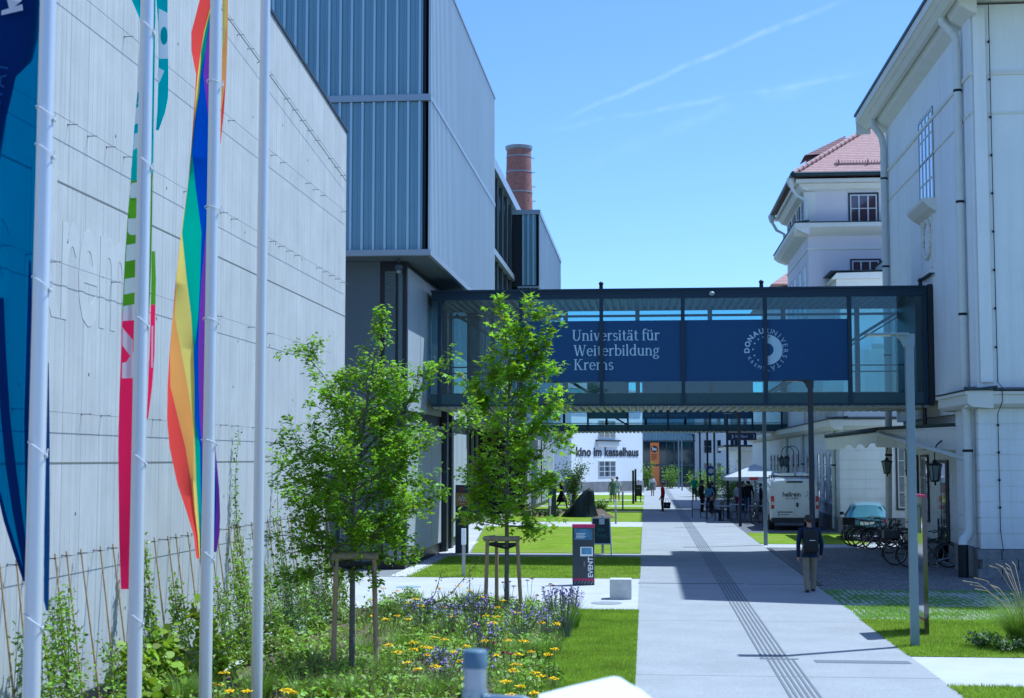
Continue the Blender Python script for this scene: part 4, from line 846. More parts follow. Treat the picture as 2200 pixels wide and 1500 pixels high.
# ------------------------------------------------------------------ glazed footbridges
M_BRIDGE = mat('bridge_steel', (0.010, 0.028, 0.052), 0.42, metal=0.35, var=0.08, vscale=1)
M_BRIDGE2 = mat('bridge_spandrel', (0.03, 0.075, 0.085), 0.5, var=0.06, vscale=1)
M_DECK = mat('trapezoid_deck', (0.26, 0.28, 0.27), 0.5, metal=0.2)
G_BR = glass('bridge_glass', (0.72, 0.86, 0.89), 1.1)
def bridge(name, label, x0, x1, y0, y1, z0, z1, mull, rear, G_BR=G_BR):
    t = thing(name, label, 'footbridge', ((x0 + x1) / 2, y0, z0))
    b = MB().box(x0, x1, y0, y0 + .22, z1 - .30, z1 - .06).box(x0, x1, y1 - .22, y1, z1 - .30, z1 - .06)
    b.box(x0 - .02, x1 + .02, y0 - .06, y0 + .3, z1 - .06, z1).box(x0 - .02, x1 + .02, y1 - .3, y1 + .06, z1 - .06, z1).box(x0, x1, y0 - .025, y0 + .1, z1 - .15, z1 - .12); b.build('roof_beam', M_BRIDGE, t)
    MB().box(x0, x1, y0 + .3, y1 - .3, z1 - .10, z1 - .02).build('roof', M_BRIDGE, t)
    b = MB(); n = int((x1 - x0) / .24)
    for k in range(n): a = x0 + .05 + k * .24; b.prism([(a, z1 - .2), (a + .03, z1 - .32), (a + .13, z1 - .32), (a + .16, z1 - .2)], 'y', y0 + .24, y1 - .24)
    b.box(x0, x1, y0 + .24, y1 - .24, z1 - .2, z1 - .18); b.build('ceiling_deck', M_DECK, t)
    b = MB().box(x0, x1, y0, y0 + .15, z0 + .10, z0 + .42).box(x0, x1, y1 - .15, y1, z0 + .10, z0 + .42); b.build('spandrel', M_BRIDGE2, t)
    MB().box(x0, x1, y0 - .04, y0 + .2, z0 + .045, z0 + .10).box(x0, x1, y1 - .2, y1 + .04, z0 + .045, z0 + .10).build('floor_edge', M_BRIDGE, t)
    b = MB()
    for k in range(n): a = x0 + .05 + k * .24; b.prism([(a, z0 + .04), (a + .03, z0 - .03), (a + .14, z0 - .03), (a + .17, z0 + .04)], 'y', y0 + .0, y1 - .0)
    b.box(x0, x1, y0 + .16, y1 - .16, z0 + .041, z0 + .3); b.build('floor_deck', M_DECK, t)
    for x in mull: MB().box(x - .055, x + .055, y0 - .05, y0 + .17, z0 + .05, z1 - .29).build('mullion', M_BRIDGE, t)
    for x in rear: MB().box(x - .07, x + .07, y1 - .17, y1 + .05, z0 + .05, z1 - .29).build('mullion', M_BRIDGE, t)
    for ya in (y0 + .06, y1 - .06): MB().box(x0, x1, ya - .008, ya + .008, z0 + .42, z1 - .3).build('pane', G_BR, t)
    b = MB().tube([(x0, y0 + .3, z0 + 1.25), (x1, y0 + .3, z0 + 1.25)], .02, 8).tube([(x0, y1 - .3, z0 + 1.25), (x1, y1 - .3, z0 + 1.25)], .02, 8).box(x0, x1, y1 - .21, y1 - .19, z0 + .55, z0 + .6).box(x0, x1, y1 - .2, y1 - .17, z1 - .52, z1 - .44); b.build('handrail', M_BRIDGE2, t, 50)
    return t
mu = (-6.25, -3.76, -1.32, 1.13, 3.58, 6.06, 8.25)
br = bridge('glass_footbridge', 'near glazed footbridge with a blue banner, spanning between museum and white building', -6.5, 8.44, 44.2, 48.0, 4.58, 8.17, mu, (-5.0, -2.6, -.25, 2.1, 4.45, 6.8))
M_BRACE = mat('brace_steel', (0.045, 0.085, 0.10), .45, metal=.3)
MB().bar((8.1, 47.6, 7.75), (3.75, 47.6, 5.05), .09, .09).bar((8.1, 47.45, 7.6), (3.75, 47.45, 4.95), .05, .05).build('brace', M_BRACE, br)
MB().bar((-6.2, 47.6, 7.75), (-1.6, 47.6, 5.05), .09, .09).build('brace', M_BRACE, br)
MB().box(8.0, 8.44, 44.3, 47.9, 5.0, 7.86).build('portal', M_BLACK, br)
MB().box(8.34, 8.47, 44.1, 44.3, 4.6, 8.2).build('end_frame', M_BLACK, br)
for x in (-1.33, 3.5, 8.2):
    b = MB().cyl(x, 44.5, 8.17, 8.3, .06, n=12).ell((x, 44.5, 8.36), (.075, .075, .07), 12, 8); b.build('roof_light', M_BLACK, br, 50)
b = MB().ell((2.0, 44.12, 7.98), (.09, .09, .07), 12, 8); b.build('dome_camera', mat('pale_camera', (0.35, 0.4, 0.42), .4), br, 50)
MB().cyl(8.25, 44.5, 3.3, 4.58, .06, n=10).build('bridge_drain', M_BLACK, br)
# the banner hung inside the glass
M_BLUE = mat('navy_banner', (0.008, 0.055, 0.17), 0.6, var=0.05, vscale=.5)
M_PALE = mat('pale_print', (0.50, 0.66, 0.76), 0.6)
BYY = 44.235
bn = thing('bridge_banner', 'long navy banner with pale serif lettering and a round emblem behind the bridge glass', 'banner', (1.1, BYY, 5.35))
MB().box(-3.86, 6.03, BYY, BYY + .012, 5.36, 7.2).build('cloth', M_BLUE, bn)
b = MB()
for x in (-2.7, 2.3, 4.85): b.box(x, x + .012, BYY - .002, BYY, 5.36, 7.2)
b.build('seam', mat('banner_seam', (0.01, 0.06, 0.18), .6), bn)
# serif letters from stems, slabs and thick-thin rings (unit: x-height 0.66, capitals 0.95)
def gV(x, y0, y1, w): return [[(x - w / 2, y0), (x + w / 2, y0), (x + w / 2, y1), (x - w / 2, y1)]]
def gH(x0, x1, y, h=.05): return [[(x0, y), (x1, y), (x1, y + h), (x0, y + h)]]
def gD(x0, y0, x1, y1, w): return [[(x0 - w / 2, y0), (x0 + w / 2, y0), (x1 + w / 2, y1), (x1 - w / 2, y1)]]
def gE(cx, cy, rx, ry, tx, ty, a0, a1, n=14):
    out = []
    for k in range(n):
        t0, t1 = rad(a0 + (a1 - a0) * k / n), rad(a0 + (a1 - a0) * (k + 1) / n)
        o = lambda t: (cx + rx * math.cos(t), cy + ry * math.sin(t)); i = lambda t: (cx + (rx - tx) * math.cos(t), cy + (ry - ty) * math.sin(t))
        out.append([i(t0), o(t0), o(t1), i(t1)])
    return out
def gO(cx, cy, r): return [[(cx + r * math.cos(2 * math.pi * k / 10), cy + r * math.sin(2 * math.pi * k / 10)) for k in range(10)]]
T, t_ = .125, .055
n_ = lambda o=0: gV(o + .14, 0, .66, T) + gE(o + .33, .42, .25, .25, .125, .07, 0, 160) + gV(o + .52, 0, .43, T) + gH(o + .02, o + .27, 0) + gH(o + .40, o + .65, 0) + gH(o + .03, o + .14, .61)
GL = {' ': ([], .3), 'n': (n_(), .70),
 'm': (n_() + gE(.71, .42, .25, .25, .125, .07, 0, 160) + gV(.90, 0, .43, T) + gH(.78, 1.03, 0), 1.08),
 'i': (gV(.14, 0, .66, T) + gH(.02, .27, 0) + gH(.03, .14, .61) + gO(.14, .84, .08), .33),
 'r': (gV(.14, 0, .66, T) + gH(.02, .28, 0) + gH(.03, .14, .61) + gE(.36, .44, .22, .23, .09, .09, 50, 160), .50),
 'v': (gD(.10, .66, .29, 0, .13) + gD(.50, .66, .31, 0, .06) + gH(0, .21, .62) + gH(.41, .60, .62), .60),
 'e': (gE(.30, .33, .28, .34, .12, .06, 0, 318) + gH(.12, .56, .34), .61),
 's': (gE(.24, .48, .19, .19, .10, .065, 25, 270) + gE(.24, .18, .21, .19, .10, .065, -150, 92), .49),
 't': (gV(.18, .12, .86, T) + gH(.02, .38, .61) + gE(.31, .16, .19, .17, .12, .06, 180, 310), .42),
 'a': (gE(.24, .19, .22, .2, .11, .055, 0, 360) + gV(.44, 0, .47, T) + gE(.27, .47, .23, .2, .12, .06, 0, 150) + gH(.44, .60, 0), .62),
 'f': (gV(.16, 0, .8, T) + gE(.32, .80, .225, .22, .125, .07, 45, 180) + gH(.02, .40, .61) + gH(.03, .33, 0), .40),
 'u': (gV(.14, .2, .66, T) + gE(.33, .25, .25, .26, .125, .07, 180, 345) + gV(.52, 0, .66, T) + gH(.02, .14, .61) + gH(.40, .52, .61) + gH(.52, .66, 0), .70),
 'b': (gV(.14, 0, 1.0, T) + gE(.35, .33, .29, .34, .125, .06, -160, 160) + gH(.03, .14, .95), .68),
 'l': (gV(.14, 0, 1.0, T) + gH(.02, .27, 0) + gH(.03, .14, .95), .33),
 'd': (gV(.50, 0, 1.0, T) + gE(.30, .33, .28, .34, .125, .06, 20, 340) + gH(.38, .5, .95) + gH(.5, .64, 0), .68),
 'g': (gE(.27, .43, .22, .24, .11, .055, 0, 360) + gE(.27, -.13, .27, .17, .10, .06, 0, 360) + gH(.42, .58, .6, .06) + gE(.18, .10, .12, .10, .08, .05, 90, 270), .60),
 'U': (gV(.20, .3, .95, .13) + gE(.44, .32, .305, .33, .13, .07, 180, 360) + gV(.72, .32, .95, .06) + gH(.05, .36, .9) + gH(.58, .87, .9), .92),
 'W': (gD(.14, .95, .36, 0, .13) + gD(.58, .95, .38, 0, .06) + gD(.56, .95, .80, 0, .13) + gD(1.04, .95, .82, 0, .06) + gH(0, .28, .9) + gH(.92, 1.16, .9), 1.18),
 'K': (gV(.20, 0, .95, .13) + gD(.68, .95, .24, .42, .07) + gD(.36, .56, .70, 0, .14) + gH(.05, .35, 0) + gH(.05, .35, .9) + gH(.54, .84, .9) + gH(.56, .88, 0), .90)}
for q, base in (('ä', 'a'), ('ü', 'u')): GL[q] = (GL[base][0] + gO(.19, .84, .075) + gO(.43, .84, .075), GL[base][1])
def serif_text(b, s, x, z, size, y):
    px = 0
    for chh in s:
        polys, adv = GL[chh]
        for k, p in enumerate(polys): yy = y - .0015 - .00008 * (k % 40); b.add([(x + (px + a) * size, yy, z + c_ * size) for a, c_ in p], [tuple(range(len(p)))])
        px += adv
    return px * size
b = MB()
for s, z in (('Universität für', 6.60), ('Weiterbildung', 6.14), ('Krems', 5.715)):
    bb = MB(); wpx = serif_text(bb, s, 0, 0, 1, 0); sz2 = {0: 2.66, 1: 2.60, 2: 1.22}[('U', 'W', 'K').index(s[0])]
    serif_text(b, s, -2.22 + (.05 if s[0] != 'U' else 0), z, .335, BYY) if False else b.merge(bb, Matrix.Translation((-2.22 + (.05 if s[0] != 'U' else 0), BYY - .002, z)) @ Matrix.Diagonal((sz2 / wpx, 1, .345, 1)))
b.build('lettering', M_PALE, bn)
LX, LZ = 3.60, 6.29
b = MB(); R1, R0 = .455, .19
for k in range(30):
    t0, t1 = rad(-90 + 180 * k / 30), rad(-90 + 180 * (k + 1) / 30)
    b.add([(LX + .03 + r * math.cos(t), BYY - .003, LZ + r * math.sin(t)) for r, t in ((R0, t0), (R1, t0), (R1, t1), (R0, t1))], [(0, 1, 2, 3)])
for a in (103, 126, 150, 178, 206, 232):
    c_ = (LX + .39 * math.cos(rad(a)), LZ + .39 * math.sin(rad(a))); V = []
    for k in range(10): r = .036 if k % 2 == 0 else .016; V.append((c_[0] + r * math.sin(k * math.pi / 5), BYY - .003, c_[1] + r * math.cos(k * math.pi / 5)))
    b.add(V, [tuple(range(10))])
def ring_text(b, s, a0, a1, r, size, bold, flip=False):
    for k, chh in enumerate(s):
        a = a0 + (a1 - a0) * (k + .5) / len(s); g = text_mesh(chh, size, bold, .002)
        if flip: M = Matrix.Translation((LX + (r + size * .72) * math.cos(rad(a)), BYY - .004, LZ + (r + size * .72) * math.sin(rad(a)))) @ Matrix.Rotation(rad(-(a + 90)), 4, 'Y') @ Matrix.Rotation(math.pi / 2, 4, 'X')
        else: M = Matrix.Translation((LX + r * math.cos(rad(a)), BYY - .004, LZ + r * math.sin(rad(a)))) @ Matrix.Rotation(rad(90 - a), 4, 'Y') @ Matrix.Rotation(math.pi / 2, 4, 'X')
        b.merge(g, M)
ring_text(b, 'DONAU', 192, 94, .50, .215, .008)
ring_text(b, 'UNIVERSITÄT', 88, -95, .50, .215, -.002)
ring_text(b, 'KREMS', 200, 270, .50, .145, 0, True)
b.build('emblem', M_PALE, bn)
MB().add([(LX + .09 + (.04 if k % 2 == 0 else .018) * math.sin(k * math.pi / 5), BYY - .0045, LZ + .385 + (.04 if k % 2 == 0 else .018) * math.cos(k * math.pi / 5)) for k in range(10)], [tuple(range(10))]).build('star', M_BLUE, bn)
b2 = bridge('glass_footbridge', 'farther glazed footbridge with faint lettering, seen below the near one', -6.6, 8.2, 86.6, 90.2, 4.62, 8.2, (-6.3, -3.4, -1.05, 1.3, 3.75, 6.2, 7.9), (-5, -2.4, 0, 2.4, 4.8, 7.2), glass('clear_bridge_glass', (0.88, 0.95, 0.96), .9))
MB().bar((-3.0, 89.9, 6.2), (-.9, 89.9, 4.95), .1, .1).build('brace', M_BRACE, b2)
M_TEALB = mat('teal_foil', (0.02, 0.085, 0.105), 0.5); M_NAVY2 = mat('navy_foil', (0.012, 0.06, 0.13), 0.5)
f1 = MB().box(-3.35, -1.1, 86.62, 86.635, 5.38, 7.85).build('foil', M_TEALB, b2); f2 = MB().box(-.2, 6.15, 86.62, 86.635, 5.36, 7.85).build('foil', M_NAVY2, b2)
MB().merge(text_mesh('weiter', .42, 0, .002, 'LEFT'), FRONT(-3.3, 86.612, 5.83)).build('lettering', M_PALE, f1)
MB().merge(text_mesh('YOUR NEXT THOUGHT', .24, 0, .002, 'LEFT'), FRONT(-.9 + .8, 86.612, 5.50)).build('lettering', mat('faint_print', (0.10, 0.22, 0.27), .6), f2)
# ------------------------------------------------------------------ leaves and plants
def leaf_shape(kind):
    if kind == 'oval': return np.array([(0, 0, 0), (.22, .28, .05), (.26, .62, .03), (0, 1, -.06), (-.26, .62, .03), (-.22, .28, .05)], float)
    if kind == 'maple':
        pts = []
        for a, r in ((-90, .05), (-52, .30), (-20, .62), (-2, .36), (22, .86), (48, .40), (68, .56), (90, 1.0), (112, .56), (132, .40), (158, .86), (182, .36), (200, .62), (232, .30)):
            pts.append((r * math.cos(rad(a)) * .62, .30 + r * math.sin(rad(a)) * .62, .10 - .22 * (r ** 2) * abs(math.cos(rad(a)))))
        return np.array(pts, float)
    if kind == 'blade': return np.array([(-.5, 0, 0), (.5, 0, 0), (.30, .6, .0), (0, 1, 0)], float)
    if kind == 'round': return np.array([(.42 * math.cos(a), .5 + .5 * math.sin(a), .08 * math.cos(2 * a)) for a in np.linspace(-math.pi / 2, 1.5 * math.pi, 9)[:-1]], float)
def leaves(C, size, kind, up=0.6, droop=0.0, sv=0.35, out=None):
    """leaf polygons at points C with random turns; up = how much they face the sky. returns verts and faces"""
    C = np.asarray(C, float); N = len(C); sh = leaf_shape(kind); k = len(sh)
    nrm = RS.normal(size=(N, 3)); nrm[:, 2] = np.abs(nrm[:, 2]) + up * 1.6; nrm /= np.linalg.norm(nrm, axis=1)[:, None]
    d = RS.normal(size=(N, 3)) + (out * 1.2 if out is not None else 0); d[:, 2] -= droop; d -= nrm * np.sum(d * nrm, 1)[:, None]; d /= np.linalg.norm(d, axis=1)[:, None] + 1e-9
    s = np.cross(d, nrm); z = size * RS.uniform(1 - sv, 1 + sv, N)
    V = C[:, None, :] + z[:, None, None] * (s[:, None, :] * sh[None, :, 0, None] + d[:, None, :] * sh[None, :, 1, None] + nrm[:, None, :] * sh[None, :, 2, None])
    return V.reshape(-1, 3), np.arange(N * k).reshape(N, k)
M_LEAF1 = mat('fresh_small_leaf', (0.25, 0.40, 0.006), 0.45, island=0.5, trans=0.57, spec=0.45)
M_LEAF2 = mat('maple_leaf', (0.28, 0.44, 0.005), 0.45, island=0.5, trans=0.6, spec=0.4)
M_LEAF3 = mat('climber_leaf', (0.22, 0.33, 0.012), 0.45, island=0.6, trans=0.35, spec=0.4)
M_LEAF4 = mat('lime_vine_leaf', (0.28, 0.38, 0.012), 0.5, island=0.45, trans=0.4)
M_BUSH = mat('dark_bush_leaf', (0.09, 0.17, 0.015), 0.5, island=0.5, trans=0.3)
M_HEDGE = mat('bright_shrub_leaf', (0.16, 0.27, 0.008), 0.5, island=0.5, trans=0.4)
M_BARK = mat('young_bark', (0.13, 0.12, 0.105), 0.85, var=0.35, vscale=22, bump=0.5, bscale=50)
M_STEM = mat('green_stem', (0.10, 0.13, 0.04), 0.7)
def interp(tab, z):
    zs = [a for a, _ in tab]; ws = [b for _, b in tab]; return float(np.interp(z, zs, ws))
def young_tree(name, label, loc, trunk, r0, table, nlimb, kind, lsize, nleaf, m, extra=(), rise=0.75, spread=0.05, cluster=7, sub=3, skew=lambda z: 0.0):
    """trunk: list of (dx, dy, z); table: crown half-width by height; limbs climb outward to that outline"""
    t = thing(name, label, 'tree', loc); zs = [p[2] for p in trunk]; tp = lambda z: Vector((np.interp(z, zs, [p[0] for p in trunk]), np.interp(z, zs, [p[1] for p in trunk]), z))
    tb_ = MB().tube([Vector(p) for p in trunk], [max(.006, r0 * (1 - .86 * (max(0, p[2]) / zs[-1]) ** 1.1)) for p in trunk], 9); C, O = [], []
    zlo, zhi = table[0][0], table[-1][0]
    def limb(p0, p1, r, depth):
        L = (p1 - p0).length; mid = p0.lerp(p1, .5) + Vector((rnd.uniform(-.07, .07) * L, rnd.uniform(-.07, .07) * L, -.06 * L + .05 * L))
        pts = [p0.lerp(mid, .5) + Vector((0, 0, .02 * L)), mid, mid.lerp(p1, .5) + Vector((rnd.uniform(-.03, .03), rnd.uniform(-.03, .03), .01)), p1]
        tb_.tube([p0] + pts, [r, r * .8, r * .62, r * .42, r * .2], 5)
        n = max(2, int(L / (.085 if depth else .11)))
        for k in range(n):
            f = .28 + .72 * (k + 1) / n if depth == 0 else .1 + .9 * (k + 1) / n
            q = p0.lerp(mid, f * 2) if f < .5 else mid.lerp(p1, f * 2 - 1)
            if depth == 0 and L > .35 and rnd.random() < .62:
                d = (p1 - p0).normalized(); s = Vector((rnd.gauss(0, 1), rnd.gauss(0, 1), rnd.gauss(.35, .7))); s = (s - d * s.dot(d) * .5).normalized()
                limb(q, q + (s * .75 + d * .55) * min(.42, L * .45) * rnd.uniform(.5, 1.1), r * .4, 1)
            for _ in range(1 if depth == 0 else 2): C.append(q + Vector((rnd.gauss(0, spread), rnd.gauss(0, spread), rnd.gauss(0, spread)))); O.append((p1 - p0).normalized())
    for i in range(nlimb):
        f = (i + .5) / nlimb; zt = zlo + (zhi - zlo) * (f ** .92) + rnd.uniform(-.1, .1); zt = min(max(zt, zlo), zhi); a = i * 2.399 + rnd.uniform(-.4, .4)
        wdt = interp(table, zt) * rnd.uniform(.62, 1.12); z0 = max(zt - rise * wdt * rnd.uniform(.6, 1.2), zlo + .02 if zt > zlo + .3 else zt); z0 = min(z0, zs[-1] - .05)
        p0 = tp(z0); c_ = tp(min(zt, zs[-1])); limb(p0, Vector((c_.x + math.cos(a) * wdt + skew(zt) * abs(math.cos(a)), c_.y + math.sin(a) * wdt, zt)), r0 * (.42 - .22 * f), 0)
    for (z0, q) in extra: limb(tp(z0), Vector(q), r0 * .35, 0)
    for k in range(6): C.append(tp(zs[-1] - k * .06) + Vector((rnd.gauss(0, .03), rnd.gauss(0, .03), 0))); O.append(Vector((0, 0, 1)))
    C = np.array([c[:] for c in C]); O = np.array([o[:] for o in O]); reps = max(1, int(round(nleaf / len(C)))); C = np.repeat(C, reps, 0); O = np.repeat(O, reps, 0)
    C = C + RS.normal(scale=spread * .9, size=C.shape); V, Fc = leaves(C, lsize, kind, .8, .3, .35, O)
    tr = tb_.build('trunk', M_BARK, t, 40, local=True); soup('crown', V, Fc, m, t, local=True)
    return t
T1 = (-3.96, 19.7, 0.0)
tab1 = [(1.72, .55), (1.9, .78), (2.2, .92), (2.64, 1.0), (3.27, .86), (3.7, .72), (4.0, .54), (4.35, .32), (4.7, .12), (5.0, .02)]
rnd.seed(21); RS = np.random.RandomState(21)
t1 = young_tree('staked_tree', 'bushy young tree with small oval leaves, staked in the flower bed beside the flagpoles', T1,
    [(0, 0, -.05), (0, 0, .8), (.0, .01, 1.7), (.01, 0, 2.6), (.12, 0, 3.4), (.26, 0, 4.3), (.40, 0, 5.12)], .045, tab1, 78, 'oval', .066, 22000, M_LEAF1, spread=.045, rise=.6,
    extra=((2.6, (1.45, .1, 3.55)), (2.0, (1.3, -.3, 2.6)), (1.9, (-1.0, 0, 1.75)), (1.7, (-.85, .2, 1.35)), (2.4, (-.95, .1, 2.9)), (3.0, (1.0, 0, 4.1)), (3.4, (-.7, 0, 4.5)), (1.8, (.35, -.2, 1.35)), (1.8, (-.1, .2, 1.42)), (2.0, (-.6, -.2, 1.45)), (2.2, (.75, 0, 1.75))))
T2 = (-2.67, 28.1, 0.0)
tab2 = [(1.66, .35), (2.0, .52), (2.7, .56), (3.4, .48), (4.2, .52), (5.0, .44), (5.5, .28), (5.9, .14), (6.2, .03)]
rnd.seed(34)
t2 = young_tree('staked_tree', 'slender young tree with bright star-shaped leaves, staked in front of the glass bridge', T2,
    [(0, 0, -.05), (.01, 0, 1.4), (.0, .0, 2.6), (.03, 0, 3.8), (.06, 0, 4.8), (-.05, 0, 5.6), (-.17, 0, 6.2)], .05, tab2, 36, 'maple', .15, 4700, M_LEAF2, spread=.065, rise=.75,
    extra=((4.3, (.48, 0, 5.95)), (4.0, (.85, 0, 5.55)), (3.0, (1.0, .1, 4.15)), (2.6, (1.0, 0, 3.4)), (3.6, (-.75, 0, 4.55)), (2.2, (.8, .1, 2.6)), (2.0, (-.7, 0, 2.75)), (3.9, (.75, -.2, 4.75)), (1.75, (.75, 0, 1.72)), (1.75, (-.7, 0, 1.9))))
rnd.seed(77)
# timber stake frames
M_STAKE = mat('pale_round_timber', (0.36, 0.26, 0.15), 0.8, var=0.25, vscale=9, stretch=(1, 1, .2), bump=.2)
M_TIMB2 = mat('weathered_half_log', (0.33, 0.27, 0.20), 0.85, var=0.35, vscale=8, bump=.4)
M_STRAP = mat('black_strap', (0.015, 0.015, 0.017), 0.7)
def stakes(label, loc, h, pts, top, r=.036):
    t = thing('tree_stake_frame', label, 'tree stakes', loc)
    for (x, y, xt, yt) in pts: MB().tube([(x, y, -.1), (xt, yt, h + .02)], [r, r * .92], 10).build('stake', M_STAKE, t, 50, local=True)
    for (a, c_) in top:
        b = MB().tube([(a[0], a[1], h + .02), (c_[0], c_[1], h + .02)], r * 1.35, 10); b.build('crossbar', M_TIMB2, t, 50, local=True)
    b = MB()
    for (a, c_) in top: b.bar((a[0] * .92, a[1], h - .085), (c_[0] * .92, c_[1], h - .085), .012, .06, up=(0, 0, 1))
    q = top[0]; b.bar((q[0][0] * .9, q[0][1], h - .08), (.0, .0, h - .16), .012, .05).bar((q[1][0] * .9, q[1][1], h - .08), (.0, .0, h - .16), .012, .05); b.torus((0, 0, h - .15), .06, .018, 14, 6); b.build('strap', M_STRAP, t, local=True)
    return t
stakes('three timber stakes with cross logs around the bushy tree trunk', T1, 1.72, ((-.24, -.1, -.20, -.1), (-.06, .3, -.06, .28), (.36, -.05, .30, -.05)), (((-.26, -.1), (.36, -.06)), ((-.24, -.14), (-.06, .32))), .037)
stakes('three timber stakes with cross logs around the slender star-leaved tree', T2, 1.50, ((-.40, -.05, -.36, -.05), (-.22, .35, -.22, .32), (.30, -.02, .21, -.02)), (((-.40, -.05), (.26, -.02)), ((-.40, -.08), (-.22, .36))), .04)
# ---------------- flower bed
M_SOIL = mat('mulch_soil', (0.125, 0.085, 0.055), 0.95, var=0.45, vscale=14, bump=0.9, bscale=60)
def bedz(x, y): return .05 + .10 * math.exp(-((x + 4.2) / 1.6) ** 2) + .03 * math.sin(x * 3.1 + y * 1.7) + .02 * math.sin(y * 4.3 - x * 2)
b = MB(); nx, ny = 40, 120; V = []
for j in range(ny + 1):
    for i in range(nx + 1):
        x = -5.95 + 4.6 * i / nx; y = 10 + 19.6 * j / ny; ed = min(i, nx - i, ny - j, 3) / 3; V.append((x, y, -.01 + ed * (bedz(x, y) + rnd.uniform(-.008, .008))))
b.add(V, [(j * (nx + 1) + i, j * (nx + 1) + i + 1, (j + 1) * (nx + 1) + i + 1, (j + 1) * (nx + 1) + i) for j in range(ny) for i in range(nx)])
struct('flower_bed', b, M_SOIL, 'brown mulched planting bed between concrete wall and lawn strip', 'flower bed', 60)
def tuft_mesh(n, h, w, lean, width):
    """arching grass blades from one root"""
    V, Fc = [], []
    for i in range(n):
        a = rnd.uniform(0, 6.283); L = h * rnd.uniform(.55, 1.1); ln = lean * rnd.uniform(.3, 1.2); r = w * math.sqrt(rnd.random()); c_, s_ = math.cos(a), math.sin(a); px, py = -s_ * width, c_ * width
        o = len(V); bx_, by_ = c_ * r, s_ * r
        for k in range(4):
            f = k / 3; d = ln * f ** 1.8 * L; z = L * (f - .28 * ln * f ** 2.2); wd = (1 - f) ** .7
            V.append((bx_ + c_ * d - px * wd, by_ + s_ * d - py * wd, z)); V.append((bx_ + c_ * d + px * wd, by_ + s_ * d + py * wd, z))
        for k in range(3): Fc.append((o + 2 * k, o + 2 * k + 1, o + 2 * k + 3, o + 2 * k + 2))
    return np.array(V), np.array(Fc)
M_GRASSB = mat('ornamental_grass', (0.20, 0.31, 0.02), 0.6, island=0.4, trans=0.3)
M_GRASSG = mat('grey_green_grass', (0.27, 0.34, 0.08), 0.6, island=0.4, trans=0.3)
M_LAV = mat('lavender_spike', (0.21, 0.16, 0.37), 0.8, island=0.4)
M_LAVL = mat('lavender_leaf', (0.15, 0.20, 0.13), 0.7, island=0.3, trans=.2)
M_YEL = mat('yarrow_yellow', (0.90, 0.56, 0.0), 0.9, spec=0.05, island=0.18)
M_RED = mat('crimson_flower', (0.24, 0.008, 0.06), 0.7, island=0.3)
M_PINKF = mat('pale_pink_flower', (0.55, 0.33, 0.36), 0.8, island=0.2)
M_SILV = mat('silver_leaf', (0.33, 0.39, 0.37), 0.7, island=0.25)
M_EUPH = mat('lime_clump_leaf', (0.29, 0.40, 0.014), 0.6, island=0.35, trans=.3)
def gpos(u, v, z=.45):
    p = at(u, v, z=z); return p.x, p.y
# lavender
def make_lavender():
    t = thing('lavender', 'purple lavender clump in the flower bed', 'lavender', (0, 0, 0), 0, 'lavender clumps in the flower bed')
    V, Fc = tuft_mesh(150, .42, .12, .55, .004); soup('foliage', V, Fc, M_LAVL, t, local=True); C = []; b = MB()
    for i in range(34):
        a = rnd.uniform(0, 6.28); r = rnd.uniform(.05, .34); h = rnd.uniform(.38, .60); x, y = r * math.cos(a), r * math.sin(a); b.tube([(x * .3, y * .3, .1), (x, y, h)], .0035, 4, cap=False)
        for k in range(6): C.append((x + rnd.gauss(0, .006), y + rnd.gauss(0, .006), h - .02 + k * .016 - (.05 if k == 0 else 0)))
    b.build('stems', M_STEM, t, local=True); V, Fc = leaves(C, .03, 'round', .1); soup('flower_spikes', V, Fc, M_LAV, t, local=True)['kind'] = 'stuff'; return t
lav = make_lavender(); first = True
for (u, v) in ((905, 1330), (960, 1335), (1020, 1335), (950, 1430), (1190, 1290), (1232, 1282), (1175, 1335), (1030, 1440), (1212, 1325), (1120, 1345), (1040, 1380)):
    x, y = gpos(u, v, .4); s = rnd.uniform(.8, 1.15)
    if first: lav.location = (x, y, bedz(x, y)); first = False
    else: dup(lav, (x, y, bedz(x, y)), rnd.uniform(0, 6), scale=(s, s, s * rnd.uniform(.9, 1.15)))
# yarrow: heads where the photo shows them, joined to a leafy base
def yarrow(heads, label='yellow yarrow with flat flower heads in the flower bed', m=M_YEL, name='yarrow', cat='flower', grp='yellow yarrow in the flower bed', hr=.06, hz=.5):
    P = [at(u, v, z=hz + rnd.uniform(-.05, .05)) for u, v in heads]; c_ = sum(P, Vector()) / len(P); bz = bedz(c_.x, c_.y)
    t = thing(name, label, cat, (c_.x, c_.y, bz), 0, grp)
    V, Fc = tuft_mesh(36, .30, .1, .5, .006); soup('foliage', V, Fc, M_GRASSG, t, local=True)
    for p in P:
        q = Vector((p.x - c_.x, p.y - c_.y, p.z - bz)); r = hr * rnd.uniform(.8, 1.2); b = MB().tube([(q.x * .25, q.y * .25, 0), (q.x * .7, q.y * .7, q.z * .55), q], .0045, 5, cap=False); b.build('stem', M_STEM, t, local=True)
        C = [(q.x + rr * math.cos(a), q.y + rr * math.sin(a), q.z + .02 - .4 * rr + rnd.uniform(-.006, .006)) for rr, a in ((r * math.sqrt(rnd.random()), rnd.uniform(0, 6.28)) for _ in range(46))]
        V, Fc = leaves(C, .024, 'round', 2.0); 
        soup('flower_head', V, Fc, m, t, local=True)
Z5 = lambda *q: [(580 + a / 2.778, 960 + c_ / 2.778) for a, c_ in q]
